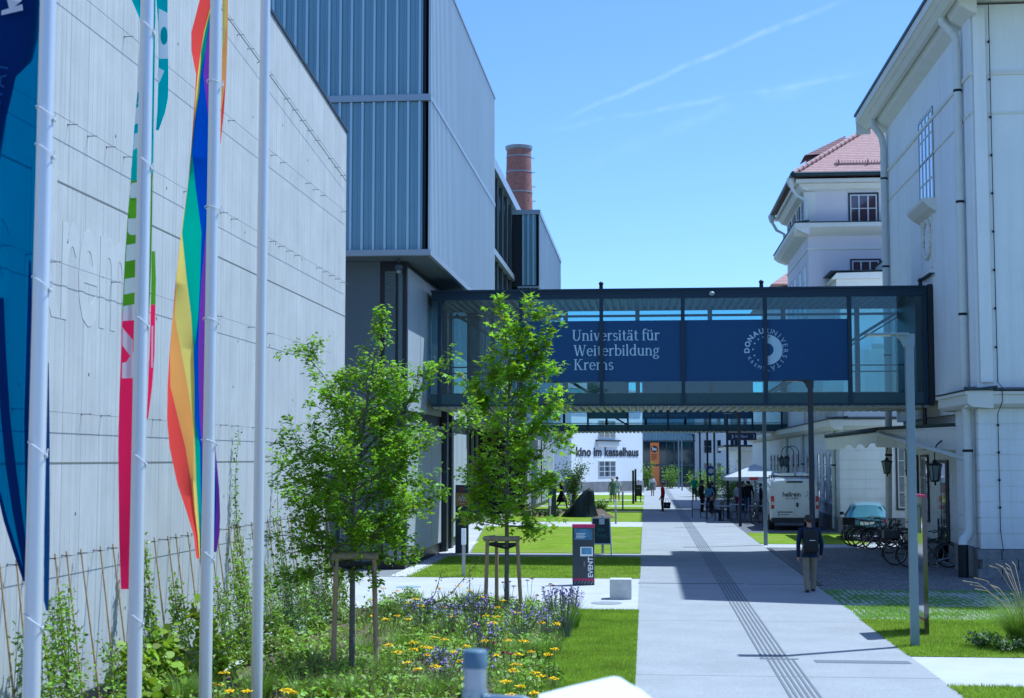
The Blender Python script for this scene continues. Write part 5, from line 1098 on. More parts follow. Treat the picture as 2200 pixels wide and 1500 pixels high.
for g in (Z5((290, 770), (280, 805)), Z5((190, 857)), Z5((425, 860)), Z5((600, 917)), Z5((675, 845), (720, 905), (760, 860)), Z5((855, 1168), (860, 1210), (915, 1195), (963, 1200)), Z5((708, 1183), (760, 1225)), Z5((937, 1245)),
          Z5((1450, 1335), (1408, 1400)), Z5((1350, 1247), (1480, 1240)), Z5((1580, 1350), (1620, 1370), (1690, 1385)), Z5((1578, 1470)), Z5((1620, 1053)), Z5((1710, 1055)), Z5((1360, 960), (1395, 920), (1470, 990)), Z5((1360, 1015), (1235, 1060)), Z5((985, 1310)),
          [(482, 1445), (467, 1472)], [(493, 1485)], [(529, 1486)], [(613, 1482), (628, 1489)], Z5((1420, 1155), (1510, 1160)), Z5((1100, 1230), (1140, 1280)), Z5((1080, 870), (1130, 830), (1190, 860)), Z5((1265, 900), (1010, 845)), Z5((870, 910), (900, 950), (830, 930)), Z5((1280, 1160), (1170, 1190)), Z5((980, 1140), (1040, 1150)), Z5((1465, 1300), (1560, 1225)), Z5((1180, 1380), (1240, 1420)), Z5((820, 1290), (880, 1330)), Z5((1500, 1430), (1440, 1480)), Z5((620, 1010), (690, 1030)), Z5((1090, 1010), (1040, 960)), Z5((1330, 1050), (1290, 1010)), Z5((760, 1010), (830, 1030)), Z5((1660, 1240), (1700, 1210))):
    yarrow(g)
for g in (Z5((1390, 812), (1430, 808), (1455, 835)), Z5((1535, 800), (1565, 790)), Z5((1630, 840), (1675, 822), (1690, 830)), Z5((1335, 1172)), Z5((1395, 1232), (1437, 1240)), Z5((1595, 890), (1450, 900))):
    yarrow(g, 'crimson bee balm flowers in the flower bed', M_RED, 'bee_balm', 'flower', 'crimson flowers in the flower bed', .035, .55)
# grass tufts, silver and lime clumps
gt = thing('ornamental_grass', 'arching green grass tuft in the flower bed', 'grass tuft', (0, 0, 0), 0, 'grass tufts in the flower bed'); V, Fc = tuft_mesh(260, .46, .10, .8, .0032); soup('blades', V, Fc, M_GRASSB, gt, local=True)
first = True
for (u, v) in ((440, 1490), (390, 1500), (780, 1410), (860, 1400), (820, 1460), (700, 1490), (930, 1490), (1020, 1300), (870, 1330), (1120, 1400), (1090, 1490), (640, 1500), (1170, 1405), (560, 1500), (1230, 1330), (1000, 1480), (760, 1500)):
    x, y = gpos(u, v, .2); s = rnd.uniform(.75, 1.2)
    if first: gt.location = (x, y, bedz(x, y)); first = False
    else: dup(gt, (x, y, bedz(x, y)), rnd.uniform(0, 6), scale=(s, s, s))
def clump(name, label, cat, u, v, n, r, h, size, kind, m, grp=None, heads=None):
    x, y = gpos(u, v, h * .5); t = thing(name, label, cat, (x, y, bedz(x, y)), 0, grp)
    a = RS.uniform(0, 6.283, n); rr = r * np.sqrt(RS.uniform(0, 1, n)); C = np.stack([rr * np.cos(a), rr * np.sin(a), h * RS.uniform(.1, 1, n) * (1 - .6 * (rr / r) ** 2)], 1); V, Fc = leaves(C, size, kind, .5); soup('foliage', V, Fc, m, t, local=True)
    if heads:
        C = np.stack([rr[:160] * .9 * np.cos(a[:160]), rr[:160] * .9 * np.sin(a[:160]), h * (1.05 - .3 * (rr[:160] / r) ** 2)], 1); V, Fc = leaves(C, .028, 'round', 2); soup('flower_head', V, Fc, heads, t, local=True)
    return t
clump('sedum', 'leafy sedum with pale pink flower heads near the end of the concrete wall', 'plant', 695, 1310, 420, .24, .42, .06, 'oval', M_EUPH, None, M_PINKF)
clump('silver_plant', 'small silvery cushion plant on the bare mulch', 'plant', 648, 1358, 260, .18, .16, .045, 'oval', M_SILV)
for k, (u, v, r) in enumerate(((608, 1372, .2), (680, 1350, .15), (585, 1400, .14), (520, 1410, .30), (640, 1420, .22), (690, 1450, .26), (840, 1420, .34), (910, 1410, .3), (870, 1450, .32), (1000, 1410, .2), (880, 1285, .24), (1080, 1440, .3), (1120, 1470, .3), (600, 1470, .25), (760, 1440, .3), (1050, 1400, .3), (1175, 1445, .22), (730, 1340, .2))):
    clump('leafy_clump', 'low leafy green clump in the flower bed', 'plant', u, v, 480, r, .28, .055, 'oval', (M_EUPH, M_LEAF3, M_GRASSG)[k % 3], 'leafy clumps in the flower bed')
# tall leaning mullein stalks by the paved crossing
for k, (u0, v0, u1, v1) in enumerate(((880, 1330, 1035, 1198), (985, 1330, 1010, 1215), (895, 1330, 950, 1225))):
    p0, p1 = at(u0, v0, y=27.0 + .3 * k), at(u1, v1, y=27.2 + .3 * k); t = thing('mullein', ('long mullein stalk leaning far to the right, dotted with small yellow flowers', 'upright mullein stalk with small yellow flowers beside a bollard light', 'short mullein stalk leaning left of the tall ones')[k], 'flower', (p0.x, p0.y, 0))
    mid = p0.lerp(p1, .5) + Vector((.1, 0, -.1 if k == 0 else 0)); b = MB().tube([(p0.x, p0.y, .05), p0, mid, p1], [.012, .011, .009, .005], 6); b.build('stem', M_STEM, t)
    C = [tuple((p0.lerp(mid, f * 2) if f < .5 else mid.lerp(p1, f * 2 - 1)) + Vector((rnd.gauss(0, .03), rnd.gauss(0, .03), rnd.gauss(0, .02)))) for f in np.linspace(.25, 1, 60)]
    V, Fc = leaves(C, .03, 'round', .3); soup('flowers', V, Fc, mat('pale_yellow_petal', (0.55, 0.42, 0.06), .7, island=.3), t)
# low ground cover over the bed
n = 26000; x = RS.uniform(-5.6, -1.45, n); y = RS.uniform(12, 29.3, n); dens = np.sin(x * 2.3 + y * .9) + np.sin(y * 1.9 - x * 1.3) + .6 * np.sin(x * 5 + 1) + .5 * np.sin(y * 6.1) + np.clip((x + 4.6) * .9, -1.6, 1.6); keep = dens + RS.uniform(-1.3, 1.3, n) > .05; x, y = x[keep], y[keep]
C = np.stack([x, y, np.array([bedz(a, c_) for a, c_ in zip(x, y)]) + RS.uniform(.0, .24, len(x))], 1)
V, Fc = leaves(C, .075, 'oval', .5); tag(soup('ground_cover', V, Fc, mat('bed_leaf', (0.24, 0.36, 0.012), 0.55, island=.6, trans=.3)), 'low mixed green ground cover filling the flower bed', 'ground cover', None, 'stuff')
n = 8000; x = RS.uniform(-5.2, -1.35, n); y = RS.uniform(12, 29.4, n); keep = (np.sin(x * 1.7 + y * 1.1) + .8 * np.sin(y * 2.3 - x) + RS.uniform(-1, 1, n)) > .1; x, y = x[keep], y[keep]; N = len(x)
h = RS.uniform(.10, .36, N); a = RS.uniform(0, 6.283, N); ln = RS.uniform(.05, .45, N); w = RS.uniform(.003, .006, N); zb_ = np.array([bedz(p, q) for p, q in zip(x, y)]); V = np.zeros((N, 4, 3)); px, py = -np.sin(a), np.cos(a)
V[:, 0] = np.stack([x - px * w, y - py * w, zb_], 1); V[:, 1] = np.stack([x + px * w, y + py * w, zb_], 1); V[:, 2] = np.stack([x + np.cos(a) * ln * h * .4 + px * w * .8, y + np.sin(a) * ln * h * .4 + py * w * .8, zb_ + h * .6], 1); V[:, 3] = np.stack([x + np.cos(a) * ln * h, y + np.sin(a) * ln * h, zb_ + h], 1)
tag(soup('wild_grass', V.reshape(-1, 3), np.arange(N * 4).reshape(N, 4), M_GRASSG), 'thin wild grass stems between the flowers', 'grass', None, 'stuff')
# short blades on the closer lawns
def lawn_blades(name, regions, n, label):
    P = []
    A = [(r[1] - r[0]) * (r[3] - r[2]) for r in regions]
    for r, k in zip(regions, A): m = int(n * k / sum(A)); P.append(np.stack([RS.uniform(r[0], r[1], m), RS.uniform(r[2], r[3], m)], 1))
    P = np.concatenate(P); N = len(P); h = RS.uniform(.02, .055, N); a = RS.uniform(0, 6.283, N); w = RS.uniform(.003, .006, N); px, py = -np.sin(a), np.cos(a); l_ = RS.uniform(0, .03, N); V = np.zeros((N, 3, 3))
    V[:, 0] = np.stack([P[:, 0] - px * w, P[:, 1] - py * w, np.full(N, .014)], 1); V[:, 1] = np.stack([P[:, 0] + px * w, P[:, 1] + py * w, np.full(N, .014)], 1); V[:, 2] = np.stack([P[:, 0] + np.cos(a) * l_, P[:, 1] + np.sin(a) * l_, .014 + h], 1)
    tag(soup(name, V.reshape(-1, 3), np.arange(N * 3).reshape(N, 3), M_BLADE), label, 'grass', None, 'stuff')
M_BLADE = mat('grass_blade', (0.31, 0.42, 0.018), 0.6, var=0.32, vscale=1.1, island=0.4, trans=0.35)
lawn_blades('grass', [(-1.5, -.165, 17.5, 29.78)], 90000, 'mown grass blades on the lawn strip beside the walkway')
lawn_blades('grass', [(3.99, 10, 23.27, 28.5), (3.99, 8, 17, 20.39)], 110000, 'mown grass blades on the lawn around the near lamp post')
lawn_blades('grass', [(-6.18, -.165, 37.56, 45.58), (4.06, 9, 28.6, 31)], 70000, 'mown grass blades on the bridge-shadowed lawn strip')
# ---------------- bamboo canes and climbers along the wall
M_CANE = mat('bamboo_cane', (0.40, 0.27, 0.10), 0.6, var=0.3, vscale=12)
cane = None; k = 0; yy = 13.0
while yy < 29.4:
    if cane is None:
        cane = thing('bamboo_cane', 'slim bamboo cane leaning from the gravel to the lowest trellis wire', 'cane', (-6.05, yy, .02), 0, 'bamboo canes leaning on the trellis wire')
        b = MB().tube([(0, 0, 0), (-.17, .07, .98), (-.34, .14, 2.0)], [.012, .011, .009], 7)
        for q in (.35, .75, 1.15, 1.55): b.torus((-.17 * q, .07 * q, q), .0125, .003, 9, 4)
        b.build('shaft', M_CANE, cane, local=True)
        MB().box(-.352, -.325, .128, .15, 1.94, 1.955).build('tie', M_STRAP, cane, local=True)
    else: dup(cane, (-6.05 + rnd.uniform(-.05, .05), yy, .02), rnd.uniform(-.10, .12))
    yy += .47 + rnd.uniform(-.04, .04); k += 1
def climber(y, h, n, m, label, size=.05, kind='oval', wid=.22, shoots=3, xo=0.0, grp=None):
    t = thing('climbing_plant', label, 'climber', (-6.0 + xo, y, .05), 0, grp); b = MB(); C = []
    for s in range(shoots):
        a = rnd.uniform(-wid, wid); top = h * rnd.uniform(.6, 1.05); p = [Vector((0, a * .3, 0))]; 
        for k in range(1, 7): f = k / 6; p.append(Vector((-.33 * min(1, top * f / 2.0) + rnd.uniform(-.03, .03) + .03, a * f * 1.2 + rnd.uniform(-.05, .05) + .07 * f, top * f)))
        b.tube(p, [.008, .007, .006, .006, .005, .004, .002], 5)
        for _ in range(int(n * 1.9) // shoots):
            f = rnd.random() ** 1.35 * 6; i = min(5, int(f)); q = p[i].lerp(p[i + 1], f - i); w = wid * (1.0 - .72 * f / 6); C.append((q.x + rnd.gauss(0, w * .45), q.y + rnd.gauss(0, w * .6), max(.03, q.z + rnd.gauss(0, .06))))
    b.build('stem', M_BARK, t, local=True); V, Fc = leaves(C, size, kind, .3, .3); soup('foliage', V, Fc, m, t, local=True); return t
LC = ('bushy climber filling the lower left corner behind the first pole', 'lime-green vine with broad leaves between the first two flagpoles')
for k, (y, h, n, m, lab, sz, kd, w, sh, xo) in enumerate((
    (14.2, 1.45, 900, M_LEAF3, LC[0], .055, 'oval', .34, 4, .1), (14.9, 1.7, 1100, M_LEAF3, 'dense climber with small leaves at the left edge of the picture', .05, 'oval', .3, 5, .1), (15.9, 1.0, 420, M_LEAF3, 'sparse low climber just right of the first flagpole', .05, 'oval', .28, 3, .2), (16.7, 1.05, 340, M_LEAF4, LC[1], .11, 'round', .3, 3, .15),
    (17.6, 1.95, 620, M_LEAF3, 'slim climber reaching the wire left of the second flagpole', .055, 'oval', .2, 3, .05), (17.9, .9, 260, M_LEAF4, 'broad-leaved vine drooping beside the second flagpole', .12, 'round', .3, 3, .1),
    (18.8, 1.65, 620, M_LEAF3, 'leafy climber close right of the second flagpole', .055, 'oval', .26, 3, .05), (19.7, 1.1, 300, M_LEAF4, 'yellowish vine low between second and third flagpoles', .10, 'round', .3, 3, .1), (20.5, 1.3, 620, M_LEAF3, 'small-leaved climber in front of the third flagpole foot', .05, 'oval', .28, 3, .1),
    (21.6, 1.9, 900, M_LEAF3, 'full dense climber just right of the third flagpole', .055, 'oval', .33, 4, .1), (22.5, 3.7, 430, M_LEAF3, 'tallest thin climber with shoots far above the canes', .05, 'oval', .16, 3, -.1), (23.2, 1.6, 800, M_LEAF3, 'dense climber left of the bare fourth pole', .05, 'oval', .32, 4, .1),
    (24.3, 1.45, 760, M_BUSH, 'dark reddish-green climber right behind the bare fourth pole', .05, 'oval', .34, 4, .1), (25.3, 1.35, 760, M_LEAF3, 'climber right of the bare fourth pole', .05, 'oval', .34, 4, .1), (26.2, 1.3, 640, M_BUSH, 'dusky climber left of the bushy staked tree', .05, 'oval', .32, 4, .1), (25.0, 3.4, 300, M_LEAF3, 'second tall thin climber with wispy tips on the wall', .05, 'oval', .12, 2, -.1),
    (27.3, 1.2, 560, M_LEAF3, 'low climber under the crown of the bushy tree', .05, 'oval', .3, 3, .1), (28.4, .9, 420, M_LEAF3, 'last small climber before the wall recess', .05, 'oval', .26, 3, .1))):
    climber(y, h, n, m, lab, sz, kd, w, sh, xo)
# ---------------- far planting
def shrub(name, label, loc, r, h, n, m, size=.12, stems=8, grp=None, kind='oval', cat='shrub'):
    t = thing(name, label, cat, loc, 0, grp); b = MB(); C = []
    for s in range(stems):
        a = s * 2.399 + rnd.uniform(-.3, .3); q = Vector((math.cos(a) * r * rnd.uniform(.4, 1), math.sin(a) * r * rnd.uniform(.4, 1), h * rnd.uniform(.55, 1.0))); b.tube([(0, 0, 0), (q.x * .35, q.y * .35, q.z * .5), q], [.03, .02, .006], 5)
        for k in range(n // stems): f = rnd.random() ** .6; C.append((q.x * f * (.35 + .65 * f) + rnd.gauss(0, r * .2), q.y * f + rnd.gauss(0, r * .2), max(.05, q.z * f + rnd.gauss(0, h * .08))))
    b.build('stems', M_BARK, t, local=True); V, Fc = leaves(C, size, kind, .3); soup('foliage', V, Fc, m, t, local=True); return t
p = at(1248, 1075, z=0); shrub('bush', 'large upright dark green bush in front of the cinema wall', (p.x, 96, 0), 1.0, 3.1, 2600, M_BUSH, .13, 16)
for k, (u, v, Y, r, h) in enumerate(((1392, 1040, 140, .7, 2.6), (1440, 1050, 150, 1.2, 2.3), (1500, 1048, 118, 1.3, 2.2), (1535, 1050, 112, 1.4, 2.6), (1565, 1055, 104, 1.2, 2.3), (1590, 1060, 97, 1.0, 1.9), (1518, 1060, 128, 1.4, 2.4))):
    p = at(u, v, y=Y); shrub('shrub', ('bright narrow shrub beside the orange banner', 'low yellow-green shrub right of the dark hall door', 'bright shrub behind the man in green', 'leafy shrub beside the round blue sign', 'green shrub left of the white parasol', 'small shrub under the parasol edge', 'shrub farthest back among the lamp posts')[k], (p.x, Y, 0), r, h, 900, M_HEDGE, .16, 9)
M_ROCK = mat('bed_rock', (0.26, 0.21, 0.17), .9, var=.3, vscale=4, bump=.4)
b = MB()
p0 = at(1190, 1095, z=0)
struct('rock_bed', sheet(-6.9, -4.6, 77.5, 84, .021), M_SOIL, 'strip of bare planted earth left of the dark sculpture', 'bed')
struct('rock_bed', MB().add([(-2.6, 75.6, .03), (-1.6, 75.6, .03), (-2.8, 86, .25), (-4.0, 88, .3)], [(0, 1, 2, 3)]), M_SOIL, 'wedge of bare earth right of the dark sculpture', 'bed')
for k in range(16):
    x, y = rnd.uniform(-6.8, -4.7), rnd.uniform(77.6, 83.5); o = MB().ell((x, y, .05), (rnd.uniform(.1, .22), rnd.uniform(.1, .2), rnd.uniform(.08, .16)), 7, 5); tag(o.build('boulder', M_ROCK), 'small brown boulder in the planted strip left of the dark sculpture', 'boulder', 'boulders in the planted strip')
for k in range(8):
    x, y = -6.75 + k * .3, 77.0 + rnd.uniform(-.2, .2); shrub('box_ball', 'small rounded dark shrub edging the planted strip', (x, y, 0), .22, .4, 160, M_BUSH, .08, 7, 'rounded shrubs edging the planted strip')
p = at(1300, 1085, z=.2); shrub('tuft_plant', 'spreading green plant on the earth wedge beside the sculpture', (p.x, 84, .1), .55, .7, 400, M_HEDGE, .12, 8)
# ornamental grass at the right edge
p = at(2205, 1392, z=0); og = thing('ornamental_grass', 'large fountain grass with long seed stalks at the right edge', 'grass tuft', (p.x, p.y, 0))
V, Fc = tuft_mesh(1500, .95, .22, .85, .004); soup('blades', V, Fc, M_GRASSB, og, local=True); b = MB()
for k in range(26):
    a = rnd.uniform(0, 6.28); l_ = rnd.uniform(.5, 1.05); q = Vector((math.cos(a) * l_, math.sin(a) * l_, rnd.uniform(.9, 1.35))); b.tube([(0, 0, .2), (q.x * .3, q.y * .3, q.z * .65), (q.x * .75, q.y * .75, q.z * .97), q], [.004, .004, .005, .009], 5, cap=False)
b.build('seed_stalk', mat('straw_stalk', (0.32, 0.25, 0.13), .7), og, local=True)
for k, (dx, dy) in enumerate(((-.5, -.6), (-.1, -.75), (.4, -.6), (-.75, -.2), (.8, -.4))): shrub('periwinkle', 'low dark-leaved plant at the foot of the fountain grass', (p.x + dx, p.y + dy, 0), .3, .28, 300, M_BUSH, .06, 7, 'low plants at the fountain grass foot', 'oval', 'plant')
# ------------------------------------------------------------------ flagpoles and flags
M_POLE = mat('anodised_flagpole', (0.66, 0.66, 0.66), 0.32, metal=0.35, spec=0.5)
M_RING = mat('white_halyard_ring', (0.75, 0.76, 0.78), 0.4)
PL = [(91, 500), (307, 500), (456, 500), (564, 500)]
PY = []
plab = ('thickest flagpole at the left edge, carrying the dark blue flag', 'flagpole carrying the teal, green and red lettered flag', 'flagpole carrying the rainbow flag', 'bare flagpole without any flag, right of the rainbow flag')
rings = ((245, 325, 610, 965, 1335), (60, 350, 690, 985, 1328), (180, 450, 690, 950, 1192), ())
for i, (u, v) in enumerate(PL):
    p = at(u, v, x=-4.42); PY.append(p.y); t = thing('flagpole', plab[i], 'flagpole', (p.x, p.y, 0), 0)
    MB().tube([(p.x, p.y, -.1), (p.x, p.y, 10.5)], [.066, .055], 24).build('pole', M_POLE, t, 60)
    MB().lathe([(.11, 0), (.11, .05), (.075, .07)], (p.x, p.y, 0), 20).build('base_collar', M_DARK, t, 50)
    for k, rv in enumerate(rings[i]):
        z = at(u, rv, y=p.y).z; tl = Matrix.Rotation(rad((34, 38, -8)[i] if i < 2 else (14 if rv < 1100 else 40)), 3, 'Y') @ Matrix.Rotation(rad(-16), 3, 'X')
        b = MB().torus((p.x + (.004 if i < 2 else -.0), p.y, z), .082 if i != 0 else .088, .0052, 30, 6, 'z', tilt=tl)
        e = Vector((p.x, p.y, z)) + tl @ Vector((.085, 0, 0)); b.ell(e, (.012, .012, .02), 8, 6).tube([e, e + Vector((.012, .0, .05))], .006, 6); b.build('halyard_ring', M_RING, t, 50)
def cloth_mat(name, c, tr=0.35): return mat('flag_' + name, c, 0.75, var=0.05, vscale=3, bump=0.15, bscale=25, trans=tr, spec=0.15)
FL = dict(red=(0.92, 0.09, 0.07), orange=(0.95, 0.42, 0.10), yellow=(0.92, 0.74, 0.16), green=(0.07, 0.48, 0.32), blue=(0.004, 0.075, 0.50), purple=(0.22, 0.05, 0.42))
# rainbow flag: for each photo row the left edge and the five colour borders, then the right edge
ROWS = [(-40, 436, 458, 459, 460, 460, 460.5, 474), (0, 429, 455, 456, 457, 457.5, 458, 473), (70, 411, 437, 438, 440, 446, 448, 472), (110, 411.5, 431, 431.5, 432, 441, 442, 471), (160, 421, 424, 425, 430, 432, 437, 470), (200, 419, 420, 421, 427.5, 429, 441, 469),
        (260, 415, 415.5, 417, 418, 419, 448, 468), (330, 410, 410, 410.5, 411, 413, 451, 467), (400, 403, 403, 403, 403.5, 420, 449, 465), (500, 389, 389, 389, 391, 433, 442, 462), (600, 378, 378, 378.5, 401, 430, 433, 460), (680, 371, 371, 375, 411, 426, 428, 457),
        (760, 364, 365, 390, 416, 417, 426, 455), (830, 360, 366, 403, 418, 419, 427, 453), (900, 359, 383, 414, 418, 419, 429, 451), (960, 364, 398, 416, 419, 430, 434, 449), (1040, 381, 411, 415, 422, 431, 434, 448), (1100, 401, 417, 419, 426, 432, 434, 447), (1150, 416, 424, 425, 429, 432, 433, 445), (1200, 422, 428, 428.5, 430, 432, 433, 440)]
def flag_rows(rows, yp, cols, depth, nsub=5, xs=None):
    """cloth from photo rows: vertices on each colour border, hung just behind the pole with folds in depth"""
    R = []
    for i in range(len(rows) - 1):
        for s in range(nsub): f = s / nsub; f2 = f * f * (3 - 2 * f) * .35 + f * .65; R.append([a + (c_ - a) * f2 for a, c_ in zip(rows[i], rows[i + 1])])
    R.append(list(rows[-1])); b = MB(); nc = len(rows[0]) - 1; V = []
    for r in R:
        for j in range(nc): V.append(at(r[1 + j], r[0], y=yp + depth(j, r[0])))
    for i in range(len(R) - 1):
        for j in range(nc - 1): b_ = (i * nc + j, (i + 1) * nc + j, (i + 1) * nc + j + 1, i * nc + j + 1); b.f.append(b_); b.m.append(cols(j, R[i][0]))
    b.v = [tuple(p) for p in V]; return b
f3 = thing('flag', 'rainbow flag hanging twisted on the third flagpole', 'flag', (-4.42, PY[2] + .1, 2.2))
order = [cloth_mat(k, FL[k], .58) for k in ('red', 'orange', 'yellow', 'green', 'blue', 'purple')]
o = flag_rows(ROWS, PY[2], lambda j, v: j, lambda j, v: (.17, .14, .155, .13, .15, .11, .14)[j] + .012 * math.sin(v / 90 + j)).build('cloth', order, f3, 80)
SIDE = [(-30, 478, 486, 489, 490), (0, 478, 487, 489.5, 490), (60, 478, 487, 489, 489.5), (110, 477, 478, 488, 488), (180, 476, 476.5, 484, 485), (240, 474, 474.5, 475, 481), (310, 473, 473, 473.2, 474)]
flag_rows([(r[0], r[1], r[2], r[3], r[4]) for r in SIDE], PY[2], lambda j, v: (2, 1, 0)[j], lambda j, v: .10 + .02 * j).build('cloth', order, f3, 80)
S2 = [(930, 455, 459, 460), (990, 455, 463, 465.5), (1050, 453, 465, 471), (1110, 450, 464, 473), (1150, 448, 462, 471), (1186, 447, 460, 465)]
flag_rows(S2, PY[2], lambda j, v: (4, 5)[j], lambda j, v: .10 + .02 * j).build('cloth', order, f3, 80)
# teal-green-red flag
f2 = thing('flag', 'narrow flag in teal, green and crimson with white block lettering on the second flagpole', 'flag', (-4.42, PY[1] + .1, 1.9))
C2 = [cloth_mat('teal', (0.01, 0.46, 0.48), .5), cloth_mat('mint', (0.10, 0.58, 0.50)), cloth_mat('leaf_green', (0.17, 0.42, 0.015), .5), cloth_mat('crimson', (1.0, 0.02, 0.13), .55)]
band = lambda j, v: 0 if v < 300 else 1 if v < (388 if j < 1 else 372) else 2 if v < (672 if j < 1 else 662) else 3
L2 = [(-40, 270, 310, 334), (0, 283, 310, 334), (40, 300, 310, 334), (62, 304, 310, 333), (100, 301, 309, 333), (160, 297, 308, 332), (220, 293, 307, 331), (280, 288, 305, 330), (300, 287, 304, 330), (301, 287, 304, 330), (371, 281.5, 303, 329), (372, 281.5, 303, 329), (387, 281, 302, 328), (388, 281, 302, 328), (470, 274, 300, 327), (560, 268, 299, 325), (640, 264, 297, 322), (661, 263, 297, 321), (662, 263, 297, 321), (671, 262.5, 297, 320), (672, 262.5, 297, 320), (760, 260, 295, 318), (850, 256.5, 292, 316), (960, 254, 290, 313), (1060, 255, 287, 311), (1160, 256, 285, 309), (1240, 259, 280, 306), (1266, 260, 276, 303)]
fold2 = lambda j, v: .12 + .05 * j + .02 * math.sin(v / 110 + j * 1.3)
c2 = flag_rows(L2, PY[1], band, fold2, 3).build('cloth', C2, f2, 80)
R2 = [(-40, 322, 345, 361), (0, 336, 352, 360), (50, 340, 352, 360), (110, 341, 352, 361), (170, 340, 352, 361.5), (210, 339, 350, 361), (240, 338, 346, 355), (280, 335, 338, 341)]
flag_rows(R2, PY[1], lambda j, v: 0, lambda j, v: .10 + .015 * j).build('cloth', C2, f2, 80)
R3 = [(540, 326, 332, 333), (600, 325, 334, 335), (655, 324, 333, 334), (656, 324, 333, 334), (700, 323, 332, 333), (760, 321, 330, 332), (830, 318, 325, 327), (900, 315, 317, 318)]
flag_rows(R3, PY[1], lambda j, v: 2 if v < 655 else 3, lambda j, v: .19).build('cloth', C2, f2, 80)
def patch(b, polys, yp, off):
    for k, p in enumerate(polys): b.add([at(u, v, y=yp + off - .0004 * k) for u, v in p], [tuple(range(len(p) - 1, -1, -1))])
def oval(u, v, ru, rv, n=14): return [(u + ru * math.cos(6.283 * k / n), v + rv * math.sin(6.283 * k / n)) for k in range(n)]
M_FWH = mat('flag_white_print', (0.72, 0.75, 0.80), .7, trans=.3)
b = MB()
patch(b, [[(300, 98), (310, 98), (310, 160), (296, 150)], [(297, 150), (310, 165), (309, 215), (293, 225), (295, 185)], [(292, 232), (308, 226), (308, 260), (289, 268)], [(289, 288), (306, 281), (305, 313), (286.5, 322)],
          [(281, 398), (284, 393), (303, 392), (303, 424), (281, 426), (277.5, 412)], [(275, 470), (301, 468), (301, 504), (280, 505), (274.5, 498)], [(272, 527), (301, 521), (300, 556), (270.5, 562)], [(268, 600), (298, 594), (298, 627), (266.5, 633)], [(265, 658), (297, 652), (297, 687), (263.5, 690)],
          [(263.5, 703), (266, 708), (285, 730), (285, 758), (279, 764), (263, 742)], [(262.5, 780), (272, 778), (285, 756), (296, 756), (295, 812), (262, 813)]], PY[1], .085)
patch(b, [[(341, 18), (360, 28), (361, 126), (342, 127)], [(340, 145), (353, 152), (344, 175), (339.5, 180)], [(326, 700), (329, 700), (328, 790), (325, 790)], [(315, 774), (320, 774), (319, 808), (314.5, 808)]], PY[1], .082)
b.build('lettering', M_FWH, f2)
b = MB(); patch(b, [oval(352.5, 77, 8, 19.5), [(295.5, 200), (298.5, 197), (297.5, 216), (293, 227)]], PY[1], .078); b.build('lettering', C2[0], f2)
b = MB(); patch(b, [oval(286.5, 448, 11, 22)], PY[1], .078); b.build('lettering', C2[2], f2)
# dark blue flag
f1 = thing('flag', 'large translucent dark blue flag with white letter fragments on the first flagpole', 'flag', (-4.42, PY[0] + .1, 1.9))
M_F1 = mat('flag_blue_sheer', (0.004, 0.085, 0.26), .6, trans=.5, spec=.15); n, l, bs = nodes_of(M_F1)
mo = n['Material Output']; src = mo.inputs['Surface'].links[0].from_socket; tp = n.new('ShaderNodeBsdfTransparent'); tp.inputs['Color'].default_value = (0.015, 0.27, 0.46, 1); mx = n.new('ShaderNodeMixShader'); mx.inputs['Fac'].default_value = .45
l.new(src, mx.inputs[1]); l.new(tp.outputs[0], mx.inputs[2]); l.new(mx.outputs[0], mo.inputs['Surface'])
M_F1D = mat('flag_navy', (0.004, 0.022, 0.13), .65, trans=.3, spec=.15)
A1 = [(-60, -70, 20, 96), (100, -70, 20, 94), (300, -70, 15, 92), (500, -70, 10, 90), (700, -68, 8, 87), (850, -50, 10, 84), (1000, -18, 20, 80), (1080, 0, 30, 78), (1160, 22, 44, 75), (1220, 42, 55, 71), (1250, 52, 58, 66)]
fd = lambda j, v: .20 + .04 * math.sin(v / 160 + j * 2)
flag_rows(A1, PY[0], lambda j, v: 0, fd).build('cloth', M_F1, f1, 80)
B1 = [(-60, -70, 0, 84), (20, -70, 0, 87), (80, -70, 0, 82), (130, -70, 0, 70), (165, -70, -10, 34), (250, -70, -20, 15), (340, -70, -40, 1), (480, -70, -60, -20)]
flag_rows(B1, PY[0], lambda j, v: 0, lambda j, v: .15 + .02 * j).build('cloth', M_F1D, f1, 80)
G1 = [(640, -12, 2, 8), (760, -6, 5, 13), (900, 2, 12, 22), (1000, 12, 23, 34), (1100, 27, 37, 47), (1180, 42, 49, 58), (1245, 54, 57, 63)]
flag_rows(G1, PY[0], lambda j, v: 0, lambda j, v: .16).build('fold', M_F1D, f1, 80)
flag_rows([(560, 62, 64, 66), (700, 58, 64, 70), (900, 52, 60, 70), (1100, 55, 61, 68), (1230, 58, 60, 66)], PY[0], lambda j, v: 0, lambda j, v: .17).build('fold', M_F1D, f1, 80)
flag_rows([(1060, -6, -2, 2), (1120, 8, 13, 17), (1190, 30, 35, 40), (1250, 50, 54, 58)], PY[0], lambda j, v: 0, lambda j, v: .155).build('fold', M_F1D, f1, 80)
flag_rows([(780, 95, 101, 105), (950, 96, 102, 107), (1150, 95, 101, 107), (1290, 94, 100, 105), (1312, 99, 102, 104)], PY[0], lambda j, v: 0, lambda j, v: .12).build('cloth', mat('flag_mid_blue', (0.004, 0.05, 0.20), .65, trans=.3), f1, 80)
b = MB(); patch(b, [[(3, 23), (48, 9), (49.5, 22), (2.5, 33)], [(20, 20), (28, 17), (24, 0), (34, -25), (22, -25), (15, 0)], [(28, 17), (46, 2), (48, -20), (38, -12), (24, 0)]], PY[0], .12); b.build('lettering', M_FWH, f1)
